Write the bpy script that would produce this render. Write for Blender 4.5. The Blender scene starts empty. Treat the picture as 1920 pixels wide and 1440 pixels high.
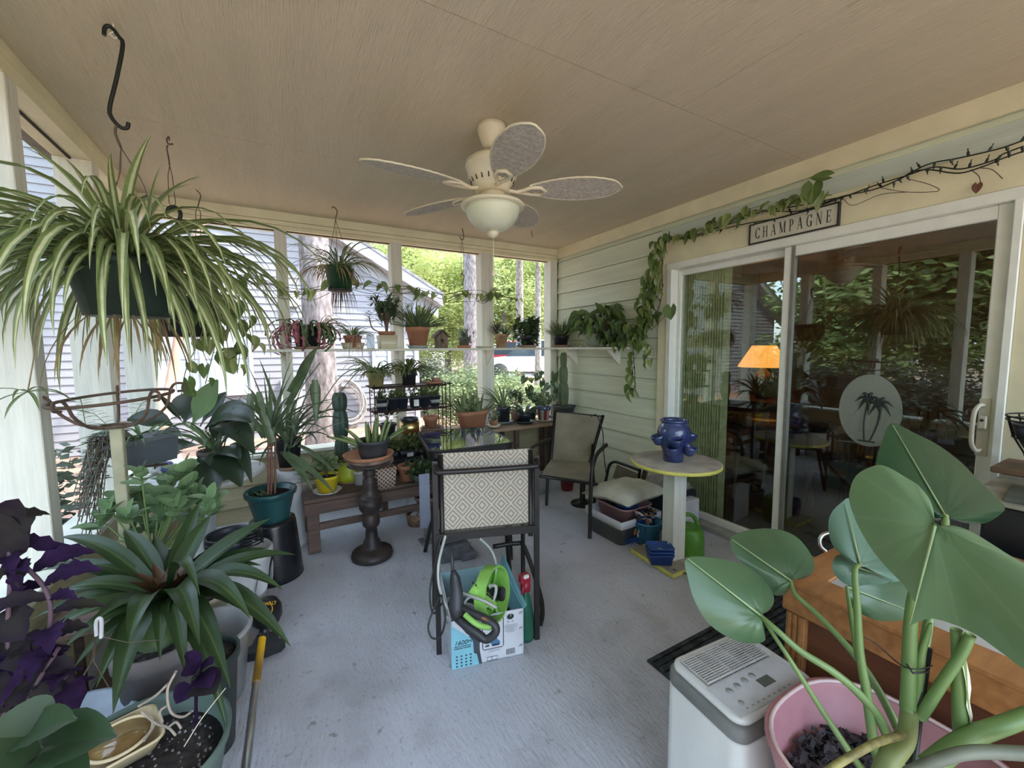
EXPO=1.42; SKYS=.50; SUNE=2.4
import bpy, math, random
from mathutils import Vector, Matrix, Euler
import numpy as np
V=Vector; PI=math.pi
sin,cos=math.sin,math.cos
R=random.Random(7)
C=bpy.context.scene.collection
H=1.36
# ---------------- camera ----------------
FPX,YAW,PIT,ROL=774.55,math.radians(29.48),math.radians(4.95),math.radians(-.404)
_F=V((sin(YAW)*cos(PIT),cos(YAW)*cos(PIT),-sin(PIT))); _A=V((cos(YAW),-sin(YAW),0)); _B=_A.cross(_F)
_R2=_A*cos(ROL)+_B*sin(ROL); _U2=-_A*sin(ROL)+_B*cos(ROL)
cam=bpy.data.cameras.new('camera'); co=bpy.data.objects.new('camera',cam); C.objects.link(co)
cam.sensor_width=36; cam.lens=FPX/1920*36; cam.clip_start=.02; cam.clip_end=400
co.matrix_world=Matrix(((_R2.x,_U2.x,-_F.x,0),(_R2.y,_U2.y,-_F.y,0),(_R2.z,_U2.z,-_F.z,H),(0,0,0,1)))
bpy.context.scene.camera=co
# ---------------- light ----------------
sc=bpy.context.scene
sc.view_settings.view_transform='Standard'; sc.view_settings.look='None'; sc.view_settings.gamma=1
sc.view_settings.exposure=EXPO
w=bpy.data.worlds.new('world'); sc.world=w; w.use_nodes=True
nt=w.node_tree; nt.nodes.clear()
def N(nt,t,**k):
    n=nt.nodes.new(t)
    for a,b in k.items(): setattr(n,a,b)
    return n
sky=N(nt,'ShaderNodeTexSky',sky_type='HOSEK_WILKIE') if False else N(nt,'ShaderNodeTexSky',sky_type='NISHITA')
sky.sun_disc=False; sky.sun_elevation=math.radians(52); sky.sun_rotation=math.radians(115); sky.air_density=1.0; sky.dust_density=2.0
bg=N(nt,'ShaderNodeBackground'); bg.inputs['Strength'].default_value=SKYS
mxs=N(nt,'ShaderNodeMix',data_type='RGBA'); mxs.inputs[0].default_value=.5
nt.links.new(sky.outputs[0],mxs.inputs[6]); mxs.inputs[7].default_value=(3.6,4.3,5.2,1)
nt.links.new(mxs.outputs[2],bg.inputs[0]); ow=N(nt,'ShaderNodeOutputWorld'); nt.links.new(bg.outputs[0],ow.inputs[0])
sun=bpy.data.lights.new('sun','SUN'); sun.energy=SUNE; sun.angle=math.radians(1.2); sun.color=(1,.93,.8)
so=bpy.data.objects.new('sun',sun); C.objects.link(so)
so.rotation_euler=V((-.62,.42,-.95)).to_track_quat('-Z','Y').to_euler()
sc.cycles.max_bounces=8; sc.cycles.diffuse_bounces=5; sc.cycles.glossy_bounces=4; sc.cycles.transparent_max_bounces=24
sc.cycles.sample_clamp_indirect=6
# ---------------- pixel -> world (surveying the photograph) ----------------
def ray(x,y): return _F+_R2*((x-960)/FPX)-_U2*((y-720)/FPX)
def P(x,y,ax,val):
    r=ray(x,y); i='XYZ'.index(ax); t=(val-(H if i==2 else 0))/r[i]; return V((0,0,H))+r*t
def PD(x,y,d): return V((0,0,H))+ray(x,y)*d
# ---------------- materials ----------------
MATS={}
def mat(name,col,rough=.6,metal=0,var=.12,scale=12,bump=0,bscale=60,col2=None,emit=0,trans=0,spec=.5,coat=0,stretch=None,transl=0,uvramp=None,wave=None):
    if name in MATS: return MATS[name]
    m=bpy.data.materials.new(name); m.use_nodes=True; nt=m.node_tree; b=nt.nodes['Principled BSDF']; L=nt.links.new
    c=(*col,1); 
    b.inputs['Roughness'].default_value=rough; b.inputs['Metallic'].default_value=metal
    b.inputs['Specular IOR Level'].default_value=spec; b.inputs['Coat Weight'].default_value=coat
    if trans: b.inputs['Transmission Weight'].default_value=trans
    tc=N(nt,'ShaderNodeTexCoord'); mp=N(nt,'ShaderNodeMapping'); L(tc.outputs['Object'],mp.inputs[0])
    if stretch: mp.inputs['Scale'].default_value=stretch
    nz=N(nt,'ShaderNodeTexNoise'); nz.inputs['Scale'].default_value=scale; nz.inputs['Detail'].default_value=5; L(mp.outputs[0],nz.inputs[0])
    cr=N(nt,'ShaderNodeValToRGB'); c2=col2 or tuple(max(0,x*(1-2.2*var)) for x in col); c1=col if col2 else tuple(min(1,x*(1+var)) for x in col)
    cr.color_ramp.elements[0].position=.3; cr.color_ramp.elements[1].position=.7
    cr.color_ramp.elements[0].color=(*c2,1); cr.color_ramp.elements[1].color=(*c1,1); L(nz.outputs[0],cr.inputs[0])
    last=cr.outputs[0]
    if uvramp:   # list of (pos,colour) across the leaf (u)
        sp=N(nt,'ShaderNodeSeparateXYZ'); L(tc.outputs['UV'],sp.inputs[0])
        ur=N(nt,'ShaderNodeValToRGB'); el=ur.color_ramp.elements
        el[0].position,el[0].color=uvramp[0][0],(*uvramp[0][1],1); el[1].position,el[1].color=uvramp[-1][0],(*uvramp[-1][1],1)
        for p_,q_ in uvramp[1:-1]: e=el.new(p_); e.color=(*q_,1)
        L(sp.outputs[0],ur.inputs[0])
        mx=N(nt,'ShaderNodeMix',data_type='RGBA',blend_type='MULTIPLY'); mx.inputs[0].default_value=.55
        L(ur.outputs[0],mx.inputs[6]); 
        g=N(nt,'ShaderNodeValToRGB'); g.color_ramp.elements[0].position=.3; g.color_ramp.elements[0].color=(.55,.55,.55,1); g.color_ramp.elements[1].position=.7; L(nz.outputs[0],g.inputs[0]); L(g.outputs[0],mx.inputs[7]); last=mx.outputs[2]
    L(last,b.inputs['Base Color'])
    if emit: L(last,b.inputs['Emission Color']); b.inputs['Emission Strength'].default_value=emit
    if bump:
        n2=N(nt,'ShaderNodeTexNoise'); n2.inputs['Scale'].default_value=bscale; n2.inputs['Detail'].default_value=4; L(mp.outputs[0],n2.inputs[0])
        bp=N(nt,'ShaderNodeBump'); bp.inputs['Strength'].default_value=bump; bp.inputs['Distance'].default_value=.01; L(n2.outputs[0],bp.inputs['Height']); L(bp.outputs[0],b.inputs['Normal'])
    if transl:
        t=N(nt,'ShaderNodeBsdfTranslucent'); L(last,t.inputs[0]); ms=N(nt,'ShaderNodeMixShader'); ms.inputs[0].default_value=transl
        out=nt.nodes['Material Output']; L(b.outputs[0],ms.inputs[1]); L(t.outputs[0],ms.inputs[2]); L(ms.outputs[0],out.inputs[0])
    m.diffuse_color=c; MATS[name]=m; return m
# ---------------- mesh builder ----------------
ORG={}
class M:
    def __init__(s): s.v=[];s.f=[];s.m=[];s.uv=[];s.smooth=[]
    def add(s,vs,fs,mi=0,uv=None,sm=False):
        o=len(s.v); s.v+= [tuple(x) for x in vs]; s.uv+= uv if uv else [(0.5,0.5)]*len(vs)
        for f in fs: s.f.append(tuple(o+i for i in f)); s.m.append(mi); s.smooth.append(sm)
        return s
    def box(s,a,b,mi=0,rot=None,piv=None):
        x0,y0,z0=a;x1,y1,z1=b
        vs=[V(q) for q in ((x0,y0,z0),(x1,y0,z0),(x1,y1,z0),(x0,y1,z0),(x0,y0,z1),(x1,y0,z1),(x1,y1,z1),(x0,y1,z1))]
        if rot is not None:
            p=V(piv) if piv is not None else (V(a)+V(b))/2; vs=[p+rot@(v-p) for v in vs]
        return s.add(vs,[(0,3,2,1),(4,5,6,7),(0,1,5,4),(1,2,6,5),(2,3,7,6),(3,0,4,7)],mi)
    def hexa(s,vs,mi=0): return s.add(vs,[(0,3,2,1),(4,5,6,7),(0,1,5,4),(1,2,6,5),(2,3,7,6),(3,0,4,7)],mi)
    def bbox(s,a,b,ch=.004,mi=0,rot=None,piv=None):   # box with chamfered edges
        a=V(a);b=V(b);c=(a+b)/2;h=(b-a)/2;ch=min(ch,min(h)*.45); vs=[];
        for sx in(-1,1):
            for sy in(-1,1):
                for sz in(-1,1):
                    vs+=[c+V((sx*h.x,sy*(h.y-ch),sz*(h.z-ch))),c+V((sx*(h.x-ch),sy*h.y,sz*(h.z-ch))),c+V((sx*(h.x-ch),sy*(h.y-ch),sz*h.z))]
        if rot is not None:
            p=V(piv) if piv is not None else c; vs=[p+rot@(v-p) for v in vs]
        I=lambda sx,sy,sz,k: (((sx>0)*4+(sy>0)*2+(sz>0))*3+k)
        fs=[]
        for q in(-1,1):
            fs.append([I(q,-1,-1,0),I(q,1,-1,0),I(q,1,1,0),I(q,-1,1,0)]); fs.append([I(-1,q,-1,1),I(1,q,-1,1),I(1,q,1,1),I(-1,q,1,1)]); fs.append([I(-1,-1,q,2),I(1,-1,q,2),I(1,1,q,2),I(-1,1,q,2)])
        for p_ in(-1,1):
            for q in(-1,1):
                fs.append([I(p_,q,-1,0),I(p_,q,-1,1),I(p_,q,1,1),I(p_,q,1,0)]); fs.append([I(p_,-1,q,0),I(p_,-1,q,2),I(p_,1,q,2),I(p_,1,q,0)]); fs.append([I(-1,p_,q,1),I(-1,p_,q,2),I(1,p_,q,2),I(1,p_,q,1)])
                for r_ in(-1,1): fs.append([I(p_,q,r_,0),I(p_,q,r_,1),I(p_,q,r_,2)])
        return s.add(vs,fs,mi)
    def tube(s,pts,r,n=8,mi=0,cap=True,r2=None,closed=False):
        pts=[V(p) for p in pts]; k=len(pts); rs=r if isinstance(r,(list,tuple)) else [r+(((r2-r)*i/(k-1)) if r2 is not None else 0) for i in range(k)]
        vs=[];up=None
        for i,p in enumerate(pts):
            if closed: t=(pts[(i+1)%k]-pts[i-1]).normalized()
            else: t=(pts[min(i+1,k-1)]-pts[max(i-1,0)]).normalized()
            if t.length<1e-6: t=V((0,0,1))
            if up is None: up=V((0,0,1)) if abs(t.z)<.9 else V((1,0,0))
            a=t.cross(up); 
            if a.length<1e-4: a=t.cross(V((0,1,.1)))
            a.normalize(); b=a.cross(t); up=b
            for j in range(n): vs.append(p+(a*cos(2*PI*j/n)+b*sin(2*PI*j/n))*rs[i])
        fs=[(i*n+j,i*n+(j+1)%n,(i+1)*n+(j+1)%n,(i+1)*n+j) for i in range(k-1) for j in range(n)]
        if closed: fs+=[((k-1)*n+j,(k-1)*n+(j+1)%n,(j+1)%n,j) for j in range(n)]
        elif cap: fs+=[tuple(range(n)),tuple(range((k-1)*n+n-1,(k-1)*n-1,-1))]
        return s.add(vs,fs,mi,sm=True)
    def lathe(s,prof,c=(0,0,0),n=24,mi=0,mtx=None,sx=1,sy=1,flute=0,nf=0,ang=0):
        c=V(c);vs=[];k=len(prof)
        for r,z in prof:
            for j in range(n):
                a=2*PI*j/n+ang; rr=r*(1+flute*cos(nf*a)) if flute else r
                v=V((rr*cos(a)*sx,rr*sin(a)*sy,z)); vs.append(c+(mtx@v if mtx else v))
        fs=[(i*n+j,i*n+(j+1)%n,(i+1)*n+(j+1)%n,(i+1)*n+j) for i in range(k-1) for j in range(n)]
        fs+=[tuple(range(n-1,-1,-1)),tuple(range((k-1)*n,k*n))]
        return s.add(vs,fs,mi,sm=True)
    def rlathe(s,prof,c,sx,sy,rc=.25,n=6,mi=0,rot=0):   # rounded-rectangle lathe: profile (scale, z); half sizes sx, sy
        c=V(c); ring=[]
        for q,(qx,qy) in enumerate(((1,1),(-1,1),(-1,-1),(1,-1))):
            r=rc*min(sx,sy)
            for j in range(n+1):
                a=PI/2*q+PI/2*j/n; ring.append((qx*(sx-r)+r*cos(a),qy*(sy-r)+r*sin(a)))
        k=len(ring);vs=[];ca,sa=cos(rot),sin(rot)
        for sc_,z in prof:
            for x,y in ring: x2,y2=x*sc_,y*sc_; vs.append(c+V((x2*ca-y2*sa,x2*sa+y2*ca,z)))
        fs=[(i*k+j,i*k+(j+1)%k,(i+1)*k+(j+1)%k,(i+1)*k+j) for i in range(len(prof)-1) for j in range(k)]
        fs+=[tuple(range(k-1,-1,-1)),tuple(range((len(prof)-1)*k,len(prof)*k))]
        return s.add(vs,fs,mi,sm=True)
    def prism(s,poly,z0,z1,mi=0,mtx=None):
        n=len(poly); vs=[V((x,y,z0)) for x,y in poly]+[V((x,y,z1)) for x,y in poly]
        if mtx: vs=[mtx@v for v in vs]
        return s.add(vs,[tuple(range(n-1,-1,-1)),tuple(range(n,2*n))]+[(i,(i+1)%n,n+(i+1)%n,n+i) for i in range(n)],mi)
    def sphere(s,c,r,n=10,mi=0,sc_=(1,1,1)):
        c=V(c); k=max(4,n//2+1)
        prof=[(max(1e-4,sin(PI*i/k)),-cos(PI*i/k)) for i in range(k+1)]
        vs=[c+V((a*cos(2*PI*j/n)*sc_[0],a*sin(2*PI*j/n)*sc_[1],z*sc_[2]))*r for a,z in prof for j in range(n)]
        fs=[(i*n+j,i*n+(j+1)%n,(i+1)*n+(j+1)%n,(i+1)*n+j) for i in range(k) for j in range(n)]
        return s.add(vs,fs,mi,sm=True)
    def mesh(s,name,mats,org=(0,0,0)):
        me=bpy.data.meshes.new(name); o=V(org)
        me.from_pydata([(x-o.x,y-o.y,z-o.z) for x,y,z in s.v],[],s.f)
        for m in (mats if isinstance(mats,(list,tuple)) else [mats]): me.materials.append(m)
        if any(s.m): me.polygons.foreach_set('material_index',s.m)
        me.polygons.foreach_set('use_smooth',s.smooth)
        uvl=me.uv_layers.new(name='UVMap'); li=np.empty(len(me.loops),dtype=np.int32); me.loops.foreach_get('vertex_index',li)
        uvl.data.foreach_set('uv',np.array(s.uv,dtype=np.float32)[li].ravel()); me.update(); return me
    def obj(s,name,mats,parent=None,org=None):
        if parent is not None: og=ORG[parent.name]
        elif org is not None: og=V(org)
        else:
            a=np.array(s.v); mn=a.min(0); mx=a.max(0); og=V(((mn[0]+mx[0])/2,(mn[1]+mx[1])/2,mn[2]))
        o=bpy.data.objects.new(name,s.mesh(name,mats,og)); C.objects.link(o)
        if parent is not None: o.parent=parent
        else: o.location=og
        ORG[o.name]=og; return o
def thing(name,label,cat,loc,group=None):
    o=bpy.data.objects.new(name,None); C.objects.link(o); o.location=loc; o.empty_display_size=.05
    ORG[o.name]=V(loc); return tag(o,label,cat,group)
def tag(o,label,cat,group=None):
    o['label']=label; o['category']=cat
    if group: o['group']=group
    return o
def struct(name,m,mt,parent=None):
    o=m.obj(name,mt,parent); 
    if parent is None: o['kind']='structure'
    return o
def sroot(name,loc=(0,0,0)):
    o=bpy.data.objects.new(name,None); C.objects.link(o); o.location=loc; ORG[o.name]=V(loc); o['kind']='structure'; return o
def inst(name,me,parent,mtx):      # shared-mesh part; mtx in world
    o=bpy.data.objects.new(name,me); C.objects.link(o)
    if parent is not None: o.parent=parent; o.matrix_local=Matrix.Translation(-ORG[parent.name])@mtx
    else: o.matrix_world=mtx
    ORG[o.name]=V((0,0,0)); return o
def dup(o,loc,rz=0,label=None,scale=None):
    c=o.copy(); C.objects.link(c); c.location=loc; c.rotation_euler=(0,0,rz)
    if scale: c.scale=(scale,)*3
    if label: c['label']=label
    def rec(a,b):
        for ch in a.children:
            d=ch.copy(); C.objects.link(d); d.parent=b; rec(ch,d)
    rec(o,c); return c
def RZ(a): return Matrix.Rotation(a,3,'Z')
def RX(a): return Matrix.Rotation(a,3,'X')
def RY(a): return Matrix.Rotation(a,3,'Y')
def frame(o,x,y,z):
    m=Matrix((x,y,z)).transposed().to_4x4(); m.translation=o; return m
def lerp(a,b,t): return a+(b-a)*t
def bez(pts,n=12):   # Catmull-Rom through points
    p=[V(q) for q in pts]; p=[p[0]*2-p[1]]+p+[p[-1]*2-p[-2]]; out=[]
    for i in range(1,len(p)-2):
        for k in range(n):
            t=k/n; a,b,c,d=p[i-1],p[i],p[i+1],p[i+2]
            out.append(.5*((2*b)+(c-a)*t+(2*a-5*b+4*c-d)*t*t+(-a+3*b-3*c+d)*t**3))
    out.append(p[-2]); return out
# ---------------- leaves ----------------
def wprof(kind,t):
    if kind=='strap': return min(1,.55+t*1.5)*(1-max(0,(t-.45)/.55)**1.7)
    if kind=='sword': return min(1,.75+t)*(1-t**2.2)
    if kind=='paddle': return (.10+.9*sin(PI*min(1,max(0,(t-.16)/.84))**.85)) if t>.16 else .10
    if kind=='oval': return sin(PI*t**.8)**.75 if 0<t<1 else 0
    if kind=='pad': return .15+.85*sin(PI*min(1,t*.93+.05))**.5
    return 1-t
def strap(m,base,az,L,W,e0,e1,seg=8,kind='strap',fold=.25,p=1.3,mi=0,twist=0,wob=0,jag=0):
    b=V(base);x=y=z=0;pts=[];a=az
    pos=V(b);vs=[];uv=[];fs=[]
    for i in range(seg+1):
        t=i/seg; e=e0+(e1-e0)*t**p; a_=az+wob*t*t
        d=V((cos(a_)*cos(e),sin(a_)*cos(e),sin(e))); side=V((-sin(a_),cos(a_),0)); up=side.cross(d)*-1
        if twist: q=Matrix.Rotation(twist*t,3,d); side=q@side; up=q@up
        w=max(W*wprof(kind,t)/2,W*.012)
        if jag: w*=1+jag*(i%2*2-1)
        vs+=[pos-side*w+up*w*fold,pos-up*w*fold*.6,pos+side*w+up*w*fold]; uv+=[(0,t),(.5,t),(1,t)]
        pos=pos+d*(L/seg)
    for i in range(seg): fs+=[(3*i,3*i+1,3*i+4,3*i+3),(3*i+1,3*i+2,3*i+5,3*i+4)]
    m.add(vs,fs,mi,uv,True); return m
def heart(m,A,T,Nn,W,lob=.22,cup=.12,rows=9,droop=0,mi=0,cols=3,sharp=1.0):
    """heart-shaped blade: A petiole point, T tip, Nn up normal, W full width"""
    A=V(A);T=V(T);ax=T-A;L=ax.length;ax.normalize();sd=ax.cross(V(Nn)).normalized();up=sd.cross(ax)
    ss=[-lob+(1+lob)*(i/rows)**1.0 for i in range(rows+1)]
    def hw(s):
        u=(s+lob)/(1+lob)
        return .5*W*(max(0,(1-(1-min(1,u/.36))**2.2))**.5)*(1-max(0,(u-.36)/.64)**(1.9*sharp))
    vs=[];uv=[];idx={}
    for i,s in enumerate(ss):
        w=max(hw(s),.001); inn=0 if s>=0 else min(w*.8,W*.16*((-s)/lob)**.6)
        if i==0: w=W*.22; inn=w*.9
        for sg in(-1,1):
            for k in range(cols+1):
                x=inn+(w-inn)*k/cols; h=cup*abs(x)**1.2*1.6-droop*max(0,s)**2*L-.25*max(0,-s)*L*cup
                h+= .012*L*sin(s*26+k)*(k/cols)
                idx[(i,sg,k)]=len(vs); vs.append(A+ax*(s*L)+sd*(sg*x)+up*h); uv.append((.5+sg*.5*x/(W/2),(s+lob)/(1+lob)))
    fs=[]
    for i in range(rows):
        for sg in(-1,1):
            for k in range(cols):
                q=(idx[(i,sg,k)],idx[(i,sg,k+1)],idx[(i+1,sg,k+1)],idx[(i+1,sg,k)]); fs.append(q if sg>0 else q[::-1])
    return m.add(vs,fs,mi,uv,True)
# ================= setting: the porch =================
XW,YB,XL=2.75,3.81,-.78
cream=mat('cream_paint',(.80,.74,.50),.55,var=.05,scale=6,bump=.15,bscale=40)
cream2=mat('shelf_white_paint',(.74,.73,.62),.5,var=.05,scale=9,bump=.1)
postm=mat('post_paint',(.74,.73,.62),.6,var=.06,scale=5,bump=.35,bscale=14,stretch=(9,9,.6))
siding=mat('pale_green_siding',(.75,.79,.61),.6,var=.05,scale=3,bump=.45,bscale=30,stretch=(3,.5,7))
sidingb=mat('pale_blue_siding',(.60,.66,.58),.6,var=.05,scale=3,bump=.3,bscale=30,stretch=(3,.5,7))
tan=mat('tan_knee_wall',(.46,.41,.24),.65,var=.08,scale=3,bump=.4,bscale=20,stretch=(.6,3,6))
vinyl=mat('white_vinyl',(.84,.85,.77),.35,var=.03)
concrete=mat('broomed_concrete',(.54,.56,.61),.85,var=.08,scale=2.2,bump=.5,bscale=90,stretch=(1,.28,1))
ceilm=mat('ceiling_panel',(.68,.60,.44),.8,var=.03,scale=2,bump=.85,bscale=70,stretch=(3.2,.16,1))
dark=mat('dark_gap',(.05,.035,.03),.9)
# concrete gets speckled stains
def stain(m):
    nt=m.node_tree;L=nt.links.new;b=nt.nodes['Principled BSDF'];src=b.inputs['Base Color'].links[0].from_socket
    tc=nt.nodes.new('ShaderNodeTexCoord')
    for sc_,p0,p1,am in((1.3,.50,.75,.40),(5,.56,.80,.35),(14,.66,.71,.60),(70,.58,.75,.45)):
        n=N(nt,'ShaderNodeTexNoise'); n.inputs['Scale'].default_value=sc_; n.inputs['Detail'].default_value=8; L(tc.outputs['Object'],n.inputs[0])
        r=N(nt,'ShaderNodeMapRange'); r.inputs[1].default_value=p0; r.inputs[2].default_value=p1; r.inputs[3].default_value=0; r.inputs[4].default_value=am; L(n.outputs[0],r.inputs[0])
        x=N(nt,'ShaderNodeMix',data_type='RGBA'); L(r.outputs[0],x.inputs[0]); L(src,x.inputs[6]); x.inputs[7].default_value=(.17,.15,.13,1); src=x.outputs[2]
    L(src,b.inputs['Base Color'])
stain(concrete)
m=M(); m.box((-.95,-1.3,-.14),(XW+.05,YB+.16,0)); struct('floor',m,concrete)
# ceiling: large textured boards butted together, the porch roof above them
ce=sroot('ceiling',(1,1,2.44))
ys=[-1.3,-1.15,.09,1.34,2.62,YB+.02]
for i in range(len(ys)-1):
    a,b=ys[i],ys[i+1]; m=M(); cut=[(-.95,1.64),(1.643,XW+.01)] if i in(0,2) else [(-.95,XW+.01)]
    if i==99: cut=[(-.95,1.64),(1.643,XW+.01)]
    for x0,x1 in cut:
        m=M(); m.box((x0,a+.0015,2.44),(x1,b-.0015,2.455)); m.obj('panel',ceilm,ce)
m=M(); m.box((-1.1,-1.5,2.457),(XW+.2,YB+.4,2.62)); m.obj('roof_deck',mat('roof_shingle',(.2,.18,.16),.9),ce)
m=M(); m.box((XW-.02,-1.3,2.335),(XW,YB,2.44)); struct('trim_1',m,cream)
# house wall with lap planks, header board, casings
wr=sroot('wall_right',(XW,2,0))
m=M(); m.box((XW+.012,2.30,0),(XW+.14,YB+.14,2.6)); m.box((XW+.012,-1.3,2.015),(XW+.14,2.30,2.6)); m.box((XW+.012,-1.3,0),(XW+.14,.48,2.02)); m.obj('wall_core',mat('joint_dirt_shade',(.22,.22,.15),.9),wr)  # core coloured dark in the row gaps: joint dirt plus painted lap shadow lines
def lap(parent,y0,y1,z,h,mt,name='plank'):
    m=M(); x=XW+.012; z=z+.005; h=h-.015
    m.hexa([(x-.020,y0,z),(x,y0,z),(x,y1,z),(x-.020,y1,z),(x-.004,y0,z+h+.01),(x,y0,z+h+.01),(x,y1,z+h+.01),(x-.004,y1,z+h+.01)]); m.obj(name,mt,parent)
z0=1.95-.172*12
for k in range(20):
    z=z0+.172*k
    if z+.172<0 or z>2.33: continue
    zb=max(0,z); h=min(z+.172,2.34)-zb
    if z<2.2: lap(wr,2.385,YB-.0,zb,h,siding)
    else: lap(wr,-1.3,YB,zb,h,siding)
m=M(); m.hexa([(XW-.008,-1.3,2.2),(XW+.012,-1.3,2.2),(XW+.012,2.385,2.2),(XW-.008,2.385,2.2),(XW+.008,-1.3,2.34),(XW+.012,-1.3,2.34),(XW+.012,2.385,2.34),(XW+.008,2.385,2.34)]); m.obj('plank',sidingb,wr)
m=M(); m.bbox((XW-.022,-1.3,2.018),(XW+.012,2.385,2.2),.003); struct('trim_2',m,cream)
m=M(); m.bbox((XW-.022,2.30,0),(XW+.012,2.385,2.018),.003); struct('trim_3',m,cream)
m=M(); m.bbox((XW-.022,-1.3,0),(XW+.012,.49,2.018),.003); struct('trim_4',m,cream)
# back and left screen walls
def kneewall(root,axis,a,b,pos,out,top):
    n=int(top/.172)+1
    for k in range(n):
        z=k*.172-.05; zb=max(z,0); h=min(z+.172,top)-zb
        if h<.01: continue
        m=M()
        if axis=='x': m.hexa([(a,pos,zb),(b,pos,zb),(b,pos+.02,zb),(a,pos+.02,zb),(a,pos+.014,zb+h),(b,pos+.014,zb+h),(b,pos+.02,zb+h),(a,pos+.02,zb+h)])
        else: m.hexa([(pos-.02,a,zb),(pos,a,zb),(pos,b,zb),(pos-.02,b,zb),(pos-.02,a,zb+h),(pos-.014,a,zb+h),(pos-.014,b,zb+h),(pos-.02,b,zb+h)])
        m.obj('plank',tan,root)
    m=M()
    if axis=='x': m.box((a,pos+.02,-.1),(b,pos+out,top))
    else: m.box((pos-out,a,-.1),(pos-.02,b,top))
    m.obj('wall_core',tan,root)
    m=M()
    if axis=='x': m.bbox((a,pos-.02,top),(b,pos+out+.02,top+.03),.004)
    else: m.bbox((pos-out-.02,a,top),(pos+.02,b,top+.03),.004)
    m.obj('sill',cream2,root)
wb=sroot('wall_back',(1,YB,0)); kneewall(wb,'x',-.92,XW,YB,.14,.50)
for x0,x1 in((.02,.105),(.925,1.02),(1.81,1.90),(2.65,2.74)):
    m=M(); m.bbox((x0,YB,.53),(x1,YB+.13,2.31),.003); m.obj('post',postm,wb)
m=M(); m.bbox((1.905,YB+.01,.53),(1.95,YB+.1,2.31),.003); m.obj('post',postm,wb)
m=M(); m.box((-.92,YB,2.375),(XW-.02,YB+.14,2.44)); m.obj('header_board',cream,wb)
m=M(); m.box((-.92,YB+.004,2.34),(XW-.02,YB+.14,2.372)); m.obj('header_board',cream,wb)
m=M(); m.box((-.92,YB+.007,2.31),(XW,YB+.13,2.338)); m.obj('header_board',cream,wb)
m=M(); m.box((-.76,YB+.055,2.303),(2.64,YB+.065,2.312)); m.obj('screen_track',dark,wb)
wl=sroot('wall_left',(XL,1,0)); kneewall(wl,'y',-1.3,YB+.14,XL,.14,.50)
for y0,y1 in((-1.3,-1.2),(-.1,-.02),(.72,.80),(1.46,1.55),(2.19,2.275),(2.97,3.07),(3.80,3.92)):
    m=M(); m.bbox((XL-.145,y0,.53),(XL,y1,2.33),.003); m.obj('post',postm,wl)
m=M(); m.box((XL-.145,-1.3,2.33),(XL,YB,2.44)); m.obj('header_board',cream,wl)
m=M(); m.box((XL-.085,-1.3,2.322),(XL-.075,YB,2.332)); m.obj('screen_track',dark,wl)
m=M(); m.box((XL,-1.3,2.385),(XL+.006,YB,2.39)); m.obj('header_joint',cream,wl)
# ================= the sliding glass door =================
glass=bpy.data.materials.new('door_glass'); glass.use_nodes=True; nt=glass.node_tree; nt.nodes.clear()
tr=N(nt,'ShaderNodeBsdfTransparent'); tr.inputs[0].default_value=(.90,.93,.90,1); gl=N(nt,'ShaderNodeBsdfGlossy'); gl.inputs['Roughness'].default_value=.004; gl.inputs[0].default_value=(.95,1,.95,1)
ge=N(nt,'ShaderNodeNewGeometry'); dt=N(nt,'ShaderNodeVectorMath',operation='DOT_PRODUCT'); nt.links.new(ge.outputs['Normal'],dt.inputs[0]); nt.links.new(ge.outputs['Incoming'],dt.inputs[1])
def mn(op,a,b=None):
    n=N(nt,'ShaderNodeMath',operation=op)
    for i,q in enumerate((a,b)):
        if q is None: continue
        if isinstance(q,(int,float)): n.inputs[i].default_value=q
        else: nt.links.new(q,n.inputs[i])
    return n.outputs[0]
F0=.085; sch=mn('ADD',mn('MULTIPLY',mn('POWER',mn('SUBTRACT',1.0,mn('ABSOLUTE',dt.outputs['Value'])),5.0),1-F0),F0)
ms=N(nt,'ShaderNodeMixShader'); o_=N(nt,'ShaderNodeOutputMaterial')
nt.links.new(sch,ms.inputs[0]); nt.links.new(tr.outputs[0],ms.inputs[1]); nt.links.new(gl.outputs[0],ms.inputs[2]); nt.links.new(ms.outputs[0],o_.inputs[0])
d1=sroot('door_1',(XW,1.4,0))
def rail(n,a,b,mt=vinyl,ch=.004): m=M(); m.bbox(a,b,ch); return m.obj(n,mt,d1)
rail('door_frame',(XW-.03,2.255,0),(XW+.10,2.30,2.015)); rail('door_frame',(XW-.03,.49,0),(XW+.10,.52,2.015))
rail('door_frame',(XW-.034,.49,1.965),(XW+.10,2.30,2.017)); rail('threshold',(XW-.05,.49,0),(XW+.12,2.30,.03),mat('threshold_metal',(.5,.5,.48),.4,.6))
# fixed (far) panel, sliding (near) panel
for (y0,y1,x,n) in((1.40,2.255,.045,0),(.52,1.44,.0,1)):
    s=.035 if n==0 else .05; t=.045 if n==0 else .06
    rail('stile',(XW+x,y1-s,.03),(XW+x+.035,y1,1.965)); rail('stile',(XW+x,y0,.03),(XW+x+.035,y0+s,1.965))
    rail('rail',(XW+x+.001,y0+s,1.965-t),(XW+x+.035,y1-s,1.965)); rail('rail',(XW+x+.001,y0+s,.03),(XW+x+.035,y1-s,.085))
    m=M(); m.box((XW+x+.012,y0+s-.005,.08),(XW+x+.018,y1-s+.005,1.965-t+.005)); m.obj('glass_pane',glass,d1)
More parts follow.
